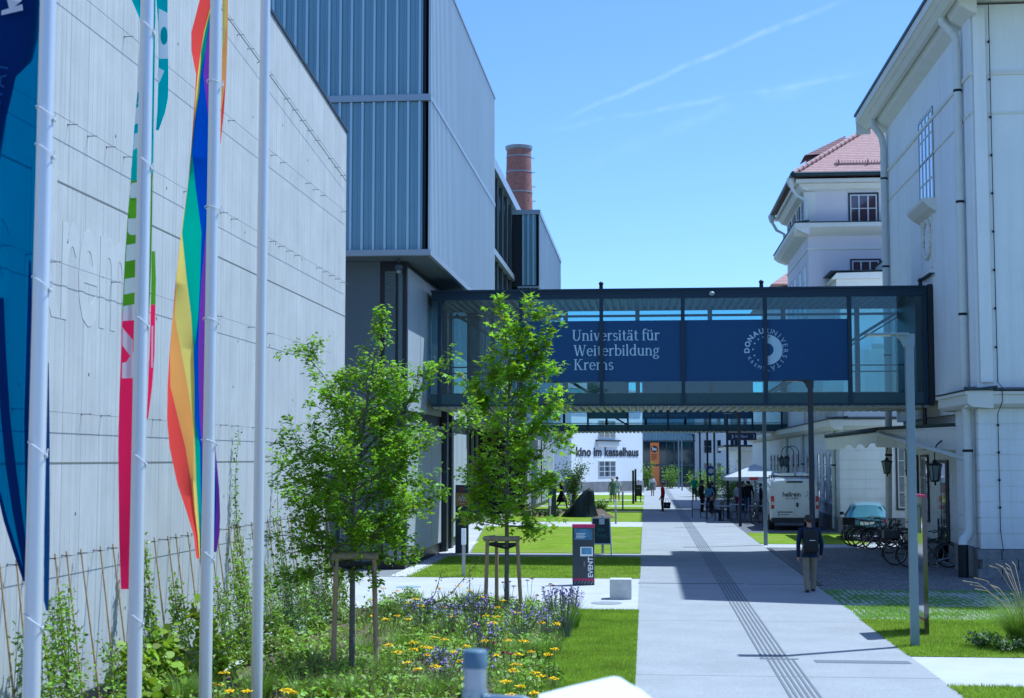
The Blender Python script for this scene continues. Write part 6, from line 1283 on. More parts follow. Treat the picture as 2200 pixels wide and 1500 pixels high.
MF = mat('flag_faint_print', (0.01, 0.07, 0.26), .7, trans=.3); b = MB(); M0 = at(-4, 330, y=PY[0] + .13); M1 = at(33, 150, y=PY[0] + .13); dv = (M1 - M0); an = math.atan2(dv.z, dv.x)
b.merge(text_mesh('UNIVERSITÄT', .16, 0, .001, 'CENTER'), Matrix.Translation(M0.lerp(M1, .35) + Vector((-.06, 0, 0))) @ Matrix.Rotation(-an, 4, 'Y') @ Matrix.Rotation(math.pi / 2, 4, 'X')); b.build('small_lettering', MF, f1)

# ------------------------------------------------------------------ lamps
M_LAMP = mat('lamp_grey_paint', (0.19, 0.25, 0.29), 0.45, metal=.25, var=.06, vscale=5)
M_LAMP_SHADED = mat('lamp_shaded_paint', (0.012, 0.018, 0.03), 0.5)  # lamp grey darkened: the shadow over these posts is put into the colour
def lamp(name, label, x, y, m, h=5.1, grp=None):
    t = thing(name, label, 'street lamp', (x, y, 0), 0, grp)
    MB().box(-.066, .066, -.066, .066, -.1, h - .2, bev=.012).build('post', m, t, local=True)
    MB().prism([(-.075, h - .22), (.075, h - .22), (.085, h - .04), (.075, h), (-.22, h - .02), (-.14, h - .09)], 'y', -.07, .07).build('bracket', m, t, local=True)
    hd = MB().box(-.70, -.02, -.14, .14, h - .028, h + .008, bev=.01).build('lamp_head', m, t, local=True)
    MB().box(-.66, -.30, -.10, .10, h - .034, h - .027).build('diffuser', mat('lamp_diffuser', (.6, .62, .62), .4), hd, local=True)
    MB().box(-.0665, -.060, -.04, .04, .6, .95).build('service_door', m, t, local=True)
    return t
lamp('street_lamp', 'grey square lamp post closest to the camera at right', 4.33, 24.6, M_LAMP)
p = at(1747, 1238, z=0); lamp('street_lamp', 'dark lamp post behind the walking man, its head in front of the banner', p.x, p.y, M_LAMP_SHADED)
lamp('street_lamp', 'grey lamp post left of the white van', 4.17, 52.5, M_LAMP)
for k, (u, y, m) in enumerate(((1589, 67, M_LAMP_SHADED), (1535, 90, M_LAMP), (1520, 100, M_LAMP_SHADED), (1504, 113, M_LAMP_SHADED), (1491, 127, M_LAMP_SHADED), (1465, 140, M_LAMP), (1458, 150, M_LAMP))):
    p = at(u, 1000, y=y); lamp('street_lamp', ('dark lamp post beside the hanging direction sign', 'grey lamp post carrying the round blue sign', 'dark lamp post just left of the round blue sign', 'dark lamp post right of the man in green', 'dark lamp post left of the man in green', 'light lamp post left of the dark posts, nearer of the last two', 'farthest light lamp post beside the dark hall')[k], p.x, y, m)
# direction sign on its own dark post
p = at(1563, 1000, y=75); t = thing('direction_sign', 'dark direction sign board with an arrow, sticking out from a dark post', 'sign', (p.x, 75, 0))
MB().box(p.x - .06, p.x + .06, 74.94, 75.06, 0, 5.25).build('post', M_LAMP_SHADED, t); x1 = at(1625, 940, y=75).x; z0, z1 = at(1600, 946, y=75).z, at(1600, 930, y=75).z
bd = MB().box(p.x + .06, x1, 74.95, 75.0, z0, z1).build('board', mat('sign_navy', (0.008, 0.014, 0.05), .5), t); zc = (z0 + z1) / 2; b = MB()
b.bar((x1 - .16, 74.94, zc + .1), (x1 - .08, 74.94, zc), .03, .004, up=(0, 1, 0)).bar((x1 - .08, 74.935, zc), (x1 - .16, 74.935, zc - .1), .03, .004, up=(0, 1, 0))
for k in range(8): a0, a1 = rad(-90 + 22.5 * k), rad(-90 + 22.5 * (k + 1)); b.add([(p.x + .22 + r * math.cos(a), 74.945, zc + r * math.sin(a)) for r, a in ((.04, a0), (.1, a0), (.1, a1), (.04, a1))], [(0, 1, 2, 3)])
for k in range(10): b.box(p.x + .42 + k * .062, p.x + .46 + k * .062, 74.94, 74.946, zc - .05, zc + (.09, .04, .03, .04, .05)[k % 5])
b.build('lettering', mat('sign_print', (.35, .42, .55), .6), bd)
p = at(1527, 1012, y=95); t = thing('round_sign', 'small round blue sign with white mark on a thin post', 'sign', (p.x, 95, 0)); MB().cyl(p.x, 95, 0, p.z - .3, .03, n=8).build('post', M_LAMP, t)
q = MB().lathe([(.32, 0), (.32, .03)], (p.x, 94.92, p.z), 20, axis='y').build('disc', mat('sign_blue', (.01, .05, .35), .4), t); MB().lathe([(.17, 0), (.17, .01)], (p.x, 94.905, p.z), 14, axis='y').build('mark', M_WHITE, q)
# ------------------------------------------------------------------ bollard lights
M_BOLL = mat('bollard_steel', (0.33, 0.34, 0.34), .4, metal=.5); M_BHEAD = mat('bollard_white_head', (.72, .74, .75), .4)
def bollard(label, u, v, ph, w=.085):
    q = at(u, v, z=0); t = thing('bollard_light', label, 'bollard light', (q.x, q.y, 0)); MB().cyl(0, 0, -.05, .68, w * .42, n=16).build('shaft', M_BOLL, t, 50, local=True)
    MB().box(-w * .5, w * .5, -w * .5, w * .5, .68, 1.02, bev=.008).build('light_head', M_BHEAD, t, local=True); t.scale = (1.25, 1.25, ph)
bollard('bollard light with white head in front of the ochre-panelled pylon', 996, 1240, 1.22, .09)
bollard('bollard light left of the dark sculpture', 1182, 1121, 1.12); bollard('bollard light right of the dark sculpture, nearer one', 1323, 1126, 1.12); bollard('bollard light beside the couple, farther right', 1338, 1098, 1.1); bollard('bollard light by the striding woman in black', 1226, 1100, 1.0)
bollard('bollard light half hidden behind the chalkboard', 1295, 1190, 1.22)
# ------------------------------------------------------------------ sign pylons
M_SLATE = mat('pylon_slate', (0.030, 0.042, 0.055), .4, metal=.2, coat=.15); M_MAG = mat('magenta_band', (0.42, 0.015, 0.10), .45); M_OCH = mat('ochre_panel', (0.42, 0.22, 0.05), .5)
q0, q1 = at(1230, 1258, z=0), at(1277, 1258, z=0); X0, X1, Yp = q0.x, q1.x, q0.y; zz = lambda v: at(1253, v, y=Yp).z; H = zz(1127)
t = thing('event_pylon', 'dark slate sign pylon with magenta bands and the upright word EVENT', 'sign', ((X0 + X1) / 2, Yp, 0)); MB().box(X0, X1, Yp, Yp + .22, 0, H - .001, bev=.006).build('body', M_SLATE, t)
MB().box(X0 - .004, X1 + .004, Yp - .006, Yp + .226, zz(1134), H).box(X0 - .003, X1 + .003, Yp - .005, Yp + .2, zz(1248), zz(1243)).build('band', M_MAG, t)
ps = MB().box(X0 + .05, X1 - .04, Yp - .008, Yp, zz(1160), zz(1136)).build('poster', mat('poster_blue', (.06, .16, .27), .4, var=.5, vscale=7), t)
b = MB()
for k in range(4): b.box(X0 + .09, X0 + .32 - .03 * (k % 2), Yp - .011, Yp - .008, zz(1146 + k * 3) - .012, zz(1146 + k * 3))
b.build('print', M_WHITE, ps)
nt_ = MB().box(X0 + .19, X1 - .03, Yp - .008, Yp, zz(1195), zz(1175)).build('notice', M_WHITE, t); MB().box(X0 + .22, X1 - .06, Yp - .011, Yp - .008, zz(1191), zz(1177)).build('picture', mat('notice_photo', (.10, .24, .36), .4, var=.6, vscale=9), nt_)
VERT = lambda x, y, z: Matrix.Translation((x, y, z)) @ Matrix.Rotation(-math.pi / 2, 4, 'Y') @ Matrix.Rotation(math.pi / 2, 4, 'X')
b = MB().merge(text_mesh('EVENT', .165, .004, .002, 'LEFT'), VERT(X1 - .035, Yp - .006, zz(1241))); b.build('lettering', M_WHITE, t)
b = MB()
for k in range(5): b.box(X0 + .27, X0 + .31, Yp - .006, Yp - .001, zz(1217) + k * .026, zz(1217) + k * .026 + .016)
for k in range(6): b.bar((X0 + .04 + k * .08, Yp - .004, .03), (X0 + .09 + k * .08, Yp - .004, .10), .03, .004, up=(0, 1, 0))
b.build('small_print', mat('pylon_grey_print', (.2, .22, .24), .5), t)
q0, q1 = at(978, 1190, z=0), at(1006, 1190, z=0); X0, X1, Yp = q0.x, q1.x, q0.y; zz = lambda v: at(992, v, y=Yp).z
t = thing('info_pylon', 'tall dark pylon with an ochre panel, left of the lawn by the museum wall', 'sign', ((X0 + X1) / 2, Yp, 0)); MB().box(X0, X1, Yp, Yp + .16, 0, zz(1042), bev=.006).build('body', M_SLATE, t)
op = MB().box(X0 - .003, X1 + .003, Yp - .006, Yp + .16, zz(1088), zz(1059)).build('panel', M_OCH, t); b = MB(); xc = (X0 + X1) / 2; zc = zz(1077)
for dx, hh in ((-.07, .16), (.03, .20), (.09, .14)): b.add([(xc + dx - .055, Yp - .009, zc), (xc + dx - .02, Yp - .009, zc), (xc + dx + .012, Yp - .009, zc + hh), (xc + dx - .012, Yp - .009, zc + hh)], [(0, 1, 2, 3)]); b.add([(xc + dx + .02, Yp - .0095, zc), (xc + dx + .055, Yp - .0095, zc), (xc + dx + .012, Yp - .0095, zc + hh), (xc + dx - .012, Yp - .0095, zc + hh)], [(0, 1, 2, 3)])
b.box(xc - .08, xc + .09, Yp - .009, Yp - .006, zc - .09, zc - .065); b.build('emblem', mat('pale_ochre_print', (.65, .58, .42), .6), op)
MB().box(xc - .08, xc + .07, Yp - .006, Yp, zz(1056), zz(1046)).build('red_mark', mat('dark_red_mark', (.20, .025, .02), .4), t)
MB().merge(text_mesh('Campus Krems', .105, 0, .002, 'LEFT'), VERT(X1 - .07, Yp - .004, zz(1144))).build('lettering', mat('pylon_grey_print', (.2, .22, .24), .5), t)
q0, q1 = at(1178, 1112, z=0), at(1195, 1112, z=0); X0, X1, Yp = q0.x, q1.x, q0.y; zz = lambda v: at(1186, v, y=Yp).z
t = thing('info_pylon', 'dark pylon with an orange dot, behind the slender tree', 'sign', ((X0 + X1) / 2, Yp, 0)); MB().box(X0, X1, Yp, Yp + .16, 0, zz(1018)).build('body', M_SLATE, t); MB().ell(((X0 + X1) / 2, Yp - .01, zz(1024)), (.07, .02, .07), 12, 8).build('dot', mat('orange_dot', (.55, .14, .05), .4), t)
MB().box(X0 + .1, X1 - .1, Yp - .006, Yp, zz(1045), zz(1031)).box(X0 + .15, X1 - .15, Yp - .006, Yp, zz(1062), zz(1048)).build('panel', mat('pylon_panel_grey', (.08, .12, .13), .4), t)
t = thing('glass_pylon', 'thin glossy pylon with a magenta cap, right behind the near lamp post', 'sign', (4.78, 26.4, 0)); MB().box(4.74, 4.82, 26.0, 27.0, 0, 2.38).build('body', mat('pylon_mirror_black', (.012, .014, .03), .08, spec=1.0, coat=1), t)
MB().box(4.735, 4.825, 25.995, 27.005, 2.381, 2.42).box(4.733, 4.7395, 26.0, 27.0, .26, .30).build('band', M_MAG, t); MB().box(4.734, 4.7395, 26.15, 26.85, 1.75, 2.2).build('panel', mat('pylon_panel_grey', (.08, .12, .13), .4), t)
# chalkboard
q = at(1291, 1192, z=0); t = thing('chalkboard', 'standing A-frame chalkboard with white frame and green chalk scrawl', 'chalkboard', (q.x, q.y, 0))
for s in (-1, 1):
    fr = MB(); P = lambda x, h: (x + .06 * (1 - h), s * .26 * (1 - h) - .0, 1.17 * h); w = .28
    for x in (-w, w): fr.bar(P(x, 0), P(x, 1), .035, .03)
    fr.bar(P(-w, .985), P(w, .985), .03, .04).bar(P(-w, .30), P(w, .30), .03, .04); f_ = fr.build('frame', mat('board_white_frame', (.66, .68, .68), .5), t, local=True)
    a, c_, d, e = (Vector(P(x, h)) for x, h in ((-w, .3), (w, .3), (w, .98), (-w, .98))); nn = Vector((0, s * .012, 0)); MB().add([a, c_, d, e, a + nn, c_ + nn, d + nn, e + nn], [(0, 1, 2, 3), (7, 6, 5, 4), (0, 4, 5, 1), (1, 5, 6, 2), (2, 6, 7, 3), (3, 7, 4, 0)]).build('slate', mat('chalk_slate', (.035, .055, .06), .7, var=.2, vscale=6), f_, local=True)
    if s == -1:
        b = MB(); y_ = lambda h: s * .26 * (1 - h) - .012
        b.tube([(-.14 + .3 * k / 11 + .06 * .4, y_(.52 + .06 * math.sin(k * 1.6)) - .004, 1.17 * (.52 + .06 * math.sin(k * 1.6))) for k in range(12)], .006, 5).tube([(-.10 + .22 * k / 9, y_(.68 + .05 * math.cos(k * 1.9)) - .004, 1.17 * (.68 + .05 * math.cos(k * 1.9))) for k in range(10)], .006, 5); b.build('chalk', mat('green_chalk', (.16, .5, .36), .8), f_, local=True)
        MB().box(-.05, .12, y_(.9) - .02, y_(.82) - .015, 1.17 * .82, 1.17 * .97).build('paper', M_WHITE, f_, local=True)
# concrete cube and manhole
q0, q1 = at(1310, 1289, z=0), at(1357, 1289, z=0); t = thing('concrete_cube', 'pale concrete cube seat standing on the white paved crossing', 'concrete block', ((q0.x + q1.x) / 2, q0.y + .24, 0))
MB().box(q0.x, q1.x, q0.y, q0.y + .46, 0, .44, bev=.012).build('block', mat('seat_concrete', (.55, .55, .52), .8, var=.12, vscale=7, bump=.2), t); MB().lathe([(.022, 0), (.022, .004)], ((q0.x + q1.x) / 2, q0.y - .004, .2), 12, axis='y').build('lifting_socket', mat('socket_grey', (.5, .5, .5), .5), t)
q = at(1303, 1297, z=0); t = thing('manhole_cover', 'round grey manhole cover flush in the paving beside the concrete cube', 'manhole cover', (q.x, q.y, 0)); MB().lathe([(.33, 0), (.33, .012), (.29, .014)], (q.x, q.y, .004), 28).build('lid', mat('cover_grey', (.27, .28, .29), .7, var=.2, vscale=9), t)
q = at(878, 1262, z=0); t = thing('manhole_cover', 'round bluish manhole cover by the flower bed on the white crossing', 'manhole cover', (q.x, q.y, 0)); MB().lathe([(.3, 0), (.3, .012), (.27, .014)], (q.x, q.y, .004), 28).build('lid', mat('cover_blue_grey', (.26, .35, .38), .7), t)
# notice board and thin dark slabs by the cinema
q = at(1372, 1078, z=0); t = thing('notice_board', 'black notice board on legs at the walkway edge by the cinema', 'notice board', (q.x, 103, 0)); X0, X1 = at(1364, 1050, y=103).x, at(1379, 1050, y=103).x
MB().box(X0, X1, 103, 103.12, at(1372, 1066, y=103).z, at(1372, 1042, y=103).z).build('board', M_BLACK, t); MB().box(X0 + .05, X0 + .12, 103, 103.1, 0, .6).box(X1 - .12, X1 - .05, 103, 103.1, 0, .6).build('leg', M_BLACK, t); MB().box(X0 + .12, X1 - .12, 102.99, 103, .95, 1.0).ell(((X0 + X1) / 2, 102.99, 1.5), (.06, .01, .06), 8, 6).build('print', mat('dull_print', (.25, .2, .2), .6), t)
for k, (u, vt, vb, yq) in enumerate(((1360.5, 1011, 1080, 99), (1365.5, 1008, 1062, 104))):
    p = at(u, vb, y=yq); t = thing('slab_post', ('thin black upright slab, left and nearer of the pair', 'thin black upright slab, right and farther of the pair')[k], 'post', (p.x, yq, 0)); MB().box(p.x - .07, p.x + .07, yq, yq + .3, -.02, at(u, vt, y=yq).z).build('slab', M_BLACK, t)
# perforated dark sculpture
q0, q1 = at(1217, 1112, z=0), at(1281, 1112, z=0); t = thing('sculpture', 'dark perforated bronze sculpture like a slumped hood on the lawn', 'sculpture', ((q0.x + q1.x) / 2, q0.y + .4, 0)); Wd = q1.x - q0.x
b = MB(); V = []; nl, na = 14, 26
for i in range(nl + 1):
    f = i / nl; z = 1.5 * f ** .9; cx = -.02 + .32 * Wd * f ** 1.3; rx = Wd * .52 * (1 - f) ** .62 * (1 - .18 * math.sin(f * 3.1)) + .05; ry = .55 * (1 - f) ** .6 + .05
    for k in range(na): a = 6.283 * k / na; w = 1 + .08 * math.sin(a * 3 + f * 4) + .05 * math.sin(a * 5); V.append((cx + rx * w * math.cos(a) - (.12 * Wd * (1 - f) if math.cos(a) < 0 else 0), ry * w * math.sin(a), z * (1 if i < nl else 1.02)))
b.add(V, [(i * na + k, i * na + (k + 1) % na, (i + 1) * na + (k + 1) % na, (i + 1) * na + k) for i in range(nl) for k in range(na)] + [tuple(nl * na + k for k in range(na))]); M_BRONZE = mat('dark_bronze', (.018, .03, .032), .5, metal=.5, var=.3, vscale=5, bump=.4); b.build('hood', M_BRONZE, t, 60, local=True)
b = MB()
for i in range(2, nl - 1):
    for k in (-2, -1, 0, 1):
        kk = (k + 21) % na; p = Vector(V[i * na + kk]); 
        if p.x > -.2: b.ell((p.x, p.y - .012, p.z), (.035, .02, .04), 7, 5)
b.build('hole', M_BLACK, t, local=True); MB().tube([(.24 * Wd, -.1, 1.15), (.28 * Wd, -.12, 1.4), (.33 * Wd, -.08, 1.5)], [.05, .07, .04], 8).build('pale_tip', mat('pale_stone_tip', (.35, .27, .22), .7), t, 60, local=True)
# ------------------------------------------------------------------ sign post and white hood close to the camera
p = at(1021, 1396, y=4.75); t = thing('sign_post', 'grey tube post with a dark cap and a side bracket, close at the bottom edge', 'post', (p.x, 4.75, 0))
MB().tube([(p.x, 4.75, -.1), (p.x, 4.75, p.z - .055)], .0375, 24).build('tube', mat('galvanised_tube', (.42, .45, .48), .35, metal=.6, var=.1, vscale=8), t, 60); MB().lathe([(.0395, 0), (.0395, .052), (.036, .056), (.0, .057)], (p.x, 4.75, p.z - .057), 24).build('cap', mat('blue_grey_cap', (.10, .16, .21), .5), t, 50)
zb3 = at(1100, 1497, y=4.75).z; b = MB().tube([(p.x + .03, 4.72, zb3), (p.x + .16, 4.70, zb3), (p.x + .20, 4.69, zb3 - .02), (p.x + .30, 4.68, zb3 - .10)], .012, 10); b.lathe([(.042, -.02), (.042, .02)], (p.x, 4.75, zb3), 24).ell((p.x - .012, 4.71, zb3 + .0), (.007, .007, .007), 8, 6); b.build('bracket', mat('galvanised_clamp', (.36, .42, .46), .35, metal=.7), t, 50)
P = [(1158, 1492), (1230, 1473), (1318, 1453), (1332, 1455), (1352, 1468), (1378, 1482), (1402, 1502), (1420, 1535), (1425, 1600), (1150, 1600)]; t = thing('sign_hood', 'smooth white hood of a sign poking in at the bottom edge', 'sign', (-.1, 4.6, 2.0)); V0 = []
for u, v in P: q = at(u, v, y=4.62); q.y += (q.z - 2.28) * 1.9; s_ = q.y / 4.62; qq = at(u, v, y=q.y); V0.append(qq)
b = MB(); nrm = Vector((0, .46, -.88)) * .012; n = len(V0); b.add(V0 + [v + nrm for v in V0], [tuple(range(n - 1, -1, -1)), tuple(range(n, 2 * n))] + [(i, (i + 1) % n, n + (i + 1) % n, n + i) for i in range(n)]); b.build('hood', mat('white_hood_enamel', (.78, .79, .80), .35, spec=.5), t)
MB().tube([(.02, 4.5, 2.1), (.02, 4.55, -.05)], .03, 12).build('stand', mat('galvanised_tube', (.42, .45, .48)), t, 50)
# ------------------------------------------------------------------ parasol, tables
ux, uy = at(1622, 1000, y=72).x, 72.0; t = thing('parasol', 'open white square parasol with a small red label over cafe tables', 'parasol', (ux, uy, 0))
b = MB(); hw = 1.5; ap = (ux, uy, 2.78); ed = []
for sx, sy in ((-1, -1), (1, -1), (1, 1), (-1, 1)): ed.append((ux + sx * hw, uy + sy * hw, 2.16))
V = [ap] + ed + [(x, y, z - .16) for x, y, z in ed]
for k in range(4): j = (k + 1) % 4; m = tuple((Vector(ed[k]) + Vector(ed[j])) / 2 + Vector((0, 0, .02))); o_ = len(b.v); b.add([ap, ed[k], m, ed[j], V[5 + k], V[5 + j], (m[0], m[1], m[2] - .2)], [(0, 1, 2), (0, 2, 3), (1, 4, 6, 2), (2, 6, 5, 3)])
b.build('canopy', mat('parasol_white', (.62, .64, .66), .8, trans=.25), t); MB().cyl(ux, uy, 0, 2.75, .035, n=10).build('pole', M_LAMP, t); b = MB()
for sx, sy in ((-1, -1), (1, -1), (1, 1), (-1, 1)): b.tube([(ux, uy, 1.9), (ux + sx * .7, uy + sy * .7, 2.45)], .018, 6)
b.build('strut', M_LAMP, t); MB().box(ux - .38, ux + .02, uy - 1.535, uy - 1.52, 2.03, 2.15).build('label', mat('parasol_red', (.5, .02, .04), .5), t); MB().box(ux - .4, ux + .4, uy - .4, uy + .4, 0, .08).build('base', M_STONE, t)
M_CAFE = mat('cafe_table_dark', (.05, .055, .06), .5)
for k, (dx, dy) in enumerate(((-1.5, .8), (.2, 1.2), (-.7, 3.0), (-2.2, 4.0))):
    tt = thing('cafe_table', ('small grey cafe table left of the parasol pole', 'small grey cafe table right of the parasol pole', 'cafe table behind the parasol pole', 'cafe table farthest left behind the parasol')[k], 'table', (ux + dx, uy + dy, 0)); MB().box(-.38, .38, -.38, .38, .70, .74, bev=.01).build('tabletop', mat('cafe_top', (.35, .36, .36), .5), tt, local=True); MB().cyl(0, 0, .03, .70, .03, n=10).lathe([(.28, 0), (.26, .03)], (0, 0, 0), 16).build('pedestal', M_CAFE, tt, local=True)
def chair(label, x, y, rz, grp=None):
    t = thing('cafe_chair', label, 'chair', (x, y, 0), rz, grp)
    for sx in (-.2, .2):
        for sy in (-.2, .2): MB().tube([(sx * 1.1, sy * 1.1, 0), (sx, sy, .45)], .014, 6).build('leg', M_CAFE, t, local=True)
    MB().box(-.22, .22, -.22, .22, .44, .47, bev=.01).build('seat', M_CAFE, t, local=True); MB().box(-.22, .22, .2, .23, .62, .88, bev=.01).box(-.2, -.17, .2, .225, .46, .63).box(.17, .2, .2, .225, .46, .63).build('backrest', M_CAFE, t, local=True); return t
ch0 = chair('dark cafe chair in the shade under the parasol', ux - 2.1, uy + .7, 1.4, 'cafe chairs under the parasol')
for dx, dy, r in ((-.9, .9, -1.5), (-.4, 1.3, 1.5), (.8, 1.1, -1.6), (-1.3, 3.0, 1.6), (-.1, 3.1, -1.5), (-2.7, 4.1, 1.5), (-1.6, 4.0, -1.4)): dup(ch0, (ux + dx, uy + dy, 0), r)
# ------------------------------------------------------------------ bicycles
M_TYRE = mat('bike_tyre', (.012, .012, .013), .8); M_RIM = mat('bike_rim', (.25, .26, .27), .35, metal=.8); M_BBLK = mat('bike_black', (.014, .015, .017), .45)
def bicycle(label, loc, rz, fcol, step=True, basket=False, box_=False, grp='bicycles parked by the white building'):
    t = thing('bicycle', label, 'bicycle', loc, rz, grp); fm = mat('bike_frame_%s' % fcol[0], fcol[1], .35, metal=.3); R = .345
    for wx in (0, 1.07):
        w = MB().torus((wx, 0, R), R - .018, .018, 36, 8, 'y').build('wheel', M_TYRE, t, 50, local=True)
        MB().torus((wx, 0, R), R - .042, .011, 36, 6, 'y').build('rim', M_RIM, w, 50, local=True); b = MB()
        for k in range(18): a = 6.283 * k / 18; b.tube([(wx + .02 * math.cos(a + .8), (.025 if k % 2 else -.025), R + .02 * math.sin(a + .8)), (wx + (R - .045) * math.cos(a), 0, R + (R - .045) * math.sin(a))], .0018, 3, cap=False)
        b.tube([(wx, -.05, R), (wx, .05, R)], .022, 8); b.build('spokes', M_RIM, w, local=True)
        b = MB(); pts = [(wx + (R + .03) * math.cos(a), 0, R + (R + .03) * math.sin(a)) for a in np.linspace(rad(20 if wx == 0 else 55), rad(200 if wx == 0 else 190), 14)]; b.tube(pts, .022, 6); b.build('mudguard', M_BBLK, t, 50, local=True)
    bb, st, hb_, ht = Vector((.44, 0, .29)), Vector((.28, 0, .76)), Vector((.865, 0, .66)), Vector((.82, 0, .86)); b = MB()
    b.tube([bb, st], .017, 8).tube([hb_, ht], .02, 8).tube([st - Vector((-.02, 0, .06)), (0, .06, R)], .009, 6).tube([st - Vector((-.02, 0, .06)), (0, -.06, R)], .009, 6).tube([bb, (0, .06, R)], .011, 6).tube([bb, (0, -.06, R)], .011, 6)
    if step: b.tube([hb_ + Vector((0, 0, .02)), (.66, 0, .42), bb], .019, 8).tube([ht - Vector((0, 0, .05)), (.62, 0, .52), (.40, 0, .42)], .016, 8)
    else: b.tube([hb_ + Vector((0, 0, .02)), bb], .02, 8).tube([ht - Vector((0, 0, .04)), st - Vector((0, 0, .04))], .017, 8)
    b.build('frame', fm, t, 50, local=True)
    b = MB()
    for s in (-.05, .05): b.tube([hb_ + Vector((.01, s * .8, -.02)), (.97, s, .5), (1.07, s, R)], .011, 6)
    b.build('fork', fm, t, 50, local=True)
    b = MB().tube([ht, ht + Vector((-.02, 0, .16))], .013, 8).tube([(.68, -.29, 1.0), (.78, -.22, 1.04), (.82, -.08, 1.02), (.82, .08, 1.02), (.78, .22, 1.04), (.68, .29, 1.0)], .012, 8).tube([(.70, -.28, 1.005), (.60, -.30, .99)], .017, 8).tube([(.70, .28, 1.005), (.60, .30, .99)], .017, 8); b.build('handlebar', M_BBLK, t, 50, local=True)
    b = MB().tube([st, st + Vector((-.03, 0, .13))], .013, 8).ell((.20, 0, .92), (.10, .085, .035), 12, 6).ell((.33, 0, .925), (.10, .035, .025), 12, 6); b.build('saddle', M_BBLK, t, 50, local=True)
    b = MB().tube([(.44, -.07, .29), (.44, .07, .29)], .02, 8).lathe([(.09, .04), (.09, .045)], (.44, 0, .29), 20, axis='y').tube([(.44, .07, .29), (.52, .08, .14)], .01, 6).tube([(.44, -.07, .29), (.36, -.08, .44)], .01, 6).box(.48, .57, .07, .14, .13, .15).box(.31, .40, -.14, -.07, .43, .45); b.build('crank', M_BBLK, t, 50, local=True)
    b = MB()
    for y in (-.06, 0, .06): b.tube([(-.28, y, .74), (.22, y, .74)], .006, 5)
    b.tube([(-.25, -.06, .74), (0, -.07, R)], .006, 5).tube([(-.25, .06, .74), (0, .07, R)], .006, 5); b.build('rack', M_BBLK, t, local=True)
    MB().ell((-.30, 0, .68), (.015, .03, .03), 8, 6).build('rear_reflector', mat('reflector_red', (.30, .02, .01), .3), t, local=True)
    if basket: MB().box(-.34, .10, -.17, .17, .755, 1.0, bev=.02).build('pannier_box', M_BBLK, t, local=True)
    if box_:
        b = MB()
        for k in range(9): y = -.17 + k * .0425; b.tube([(.92, y, .72), (1.02, y * 1.1, .95)], .004, 4).tube([(1.22, y, .74), (1.28, y * 1.1, .95)], .004, 4)
        for z, f in ((.74, .0), (.84, .5), (.95, 1)): b.tube([(.93 + .08 * f, -.17, z), (1.23 + .05 * f, -.17, z), (1.23 + .05 * f, .17, z), (.93 + .08 * f, .17, z)], .005, 4, close=True)
        b.build('basket', M_BBLK, t, local=True)
    return t
BK = ('black', (.012, .013, .015)); SV = ('silver', (.34, .37, .38)); BL = ('blue', (.01, .03, .09)); GR = ('green', (.02, .05, .04))
for i, (lab, x, y, rz, c_, st, bs_, bx_) in enumerate((
    ('black bicycle with a rear box, farthest of the row beside the blue car', 7.12, 52.3, .05, BK, True, True, False), ('dark bicycle second farthest in the row beside the blue car', 7.2, 51.75, -.04, BL, False, False, False), ('black bicycle with front basket in the middle of the row', 7.3, 51.2, .03, BK, True, False, True),
    ('silver-framed step-through bicycle nearest in the row beside the blue car', 7.52, 50.5, .0, SV, True, False, False), ('black bicycle right of the silver one, close to the wall', 7.75, 48.3, .05, BK, False, False, False),
    ('dark bicycle behind the near lamp post, farther of two', 7.08, 43.1, .04, BK, True, True, False), ('dark bicycle nearest to the camera, its front wheel in the low rack', 7.32, 42.25, .0, GR, False, False, False))):
    bicycle(lab, (x, y, 0), rz, c_, st, bs_, bx_)
t = thing('bicycle_rack', 'low bent-tube bicycle rack holding the front wheel right of the lamp post', 'bicycle rack', (8.4, 42.1, 0)); b = MB(); M_RACK = mat('rack_zinc', (.20, .22, .24), .4, metal=.6)
for y in (41.95, 42.12): b.tube([(8.05, y, .02), (8.05, y, .22), (8.42, y, .30), (8.72, y, .50), (8.78, y, .42), (8.62, y, .24), (8.62, y, .02)], .013, 8)
b.tube([(8.05, 41.9, .03), (8.05, 44.4, .03)], .016, 8).tube([(8.62, 41.9, .03), (8.62, 44.4, .03)], .016, 8); b.build('rack_tubes', M_RACK, t, 50)
bicycle('bicycle in deep shade left of the white van', (4.95, 69.3, 0), 1.2, BK, True, False, False)
# ------------------------------------------------------------------ van and car
def loft(b, secs, mi=0):
    """secs: (y, [(x, z) right half outline from bottom to top centre]); mirrored and skinned"""
    n = len(secs[0][1]); R = []
    for y, pr in secs: R.append([(x, y, z) for x, z in pr] + [(-x, y, z) for x, z in reversed(pr)])
    m = 2 * n; V = [p for r in R for p in r]; Fc = [(i * m + k, i * m + (k + 1) % m, (i + 1) * m + (k + 1) % m, (i + 1) * m + k) for i in range(len(R) - 1) for k in range(m)]
    Fc += [tuple(range(m - 1, -1, -1)), tuple((len(R) - 1) * m + k for k in range(m))]; return b.add(V, Fc, mi)
M_VAN = mat('van_white_paint', (.66, .68, .68), .28, coat=.5, var=.03, vscale=2); M_VGREY = mat('van_dark_plastic', (.02, .022, .025), .6); M_TAIL = mat('tail_light_red', (.42, .008, .008), .25, coat=.6); M_TAILW = mat('tail_light_clear', (.6, .58, .58), .2, coat=.6)
M_CGLASS = mat('car_window', (.01, .02, .03), .05, spec=.9, coat=.8); M_HUB = mat('hub_grey', (.3, .3, .31), .4, metal=.6)
vx, vy = 6.27, 63.3
van = thing('delivery_van', 'white delivery van seen from behind with roof ladder bars and dark lettering', 'van', (vx, vy, 0))
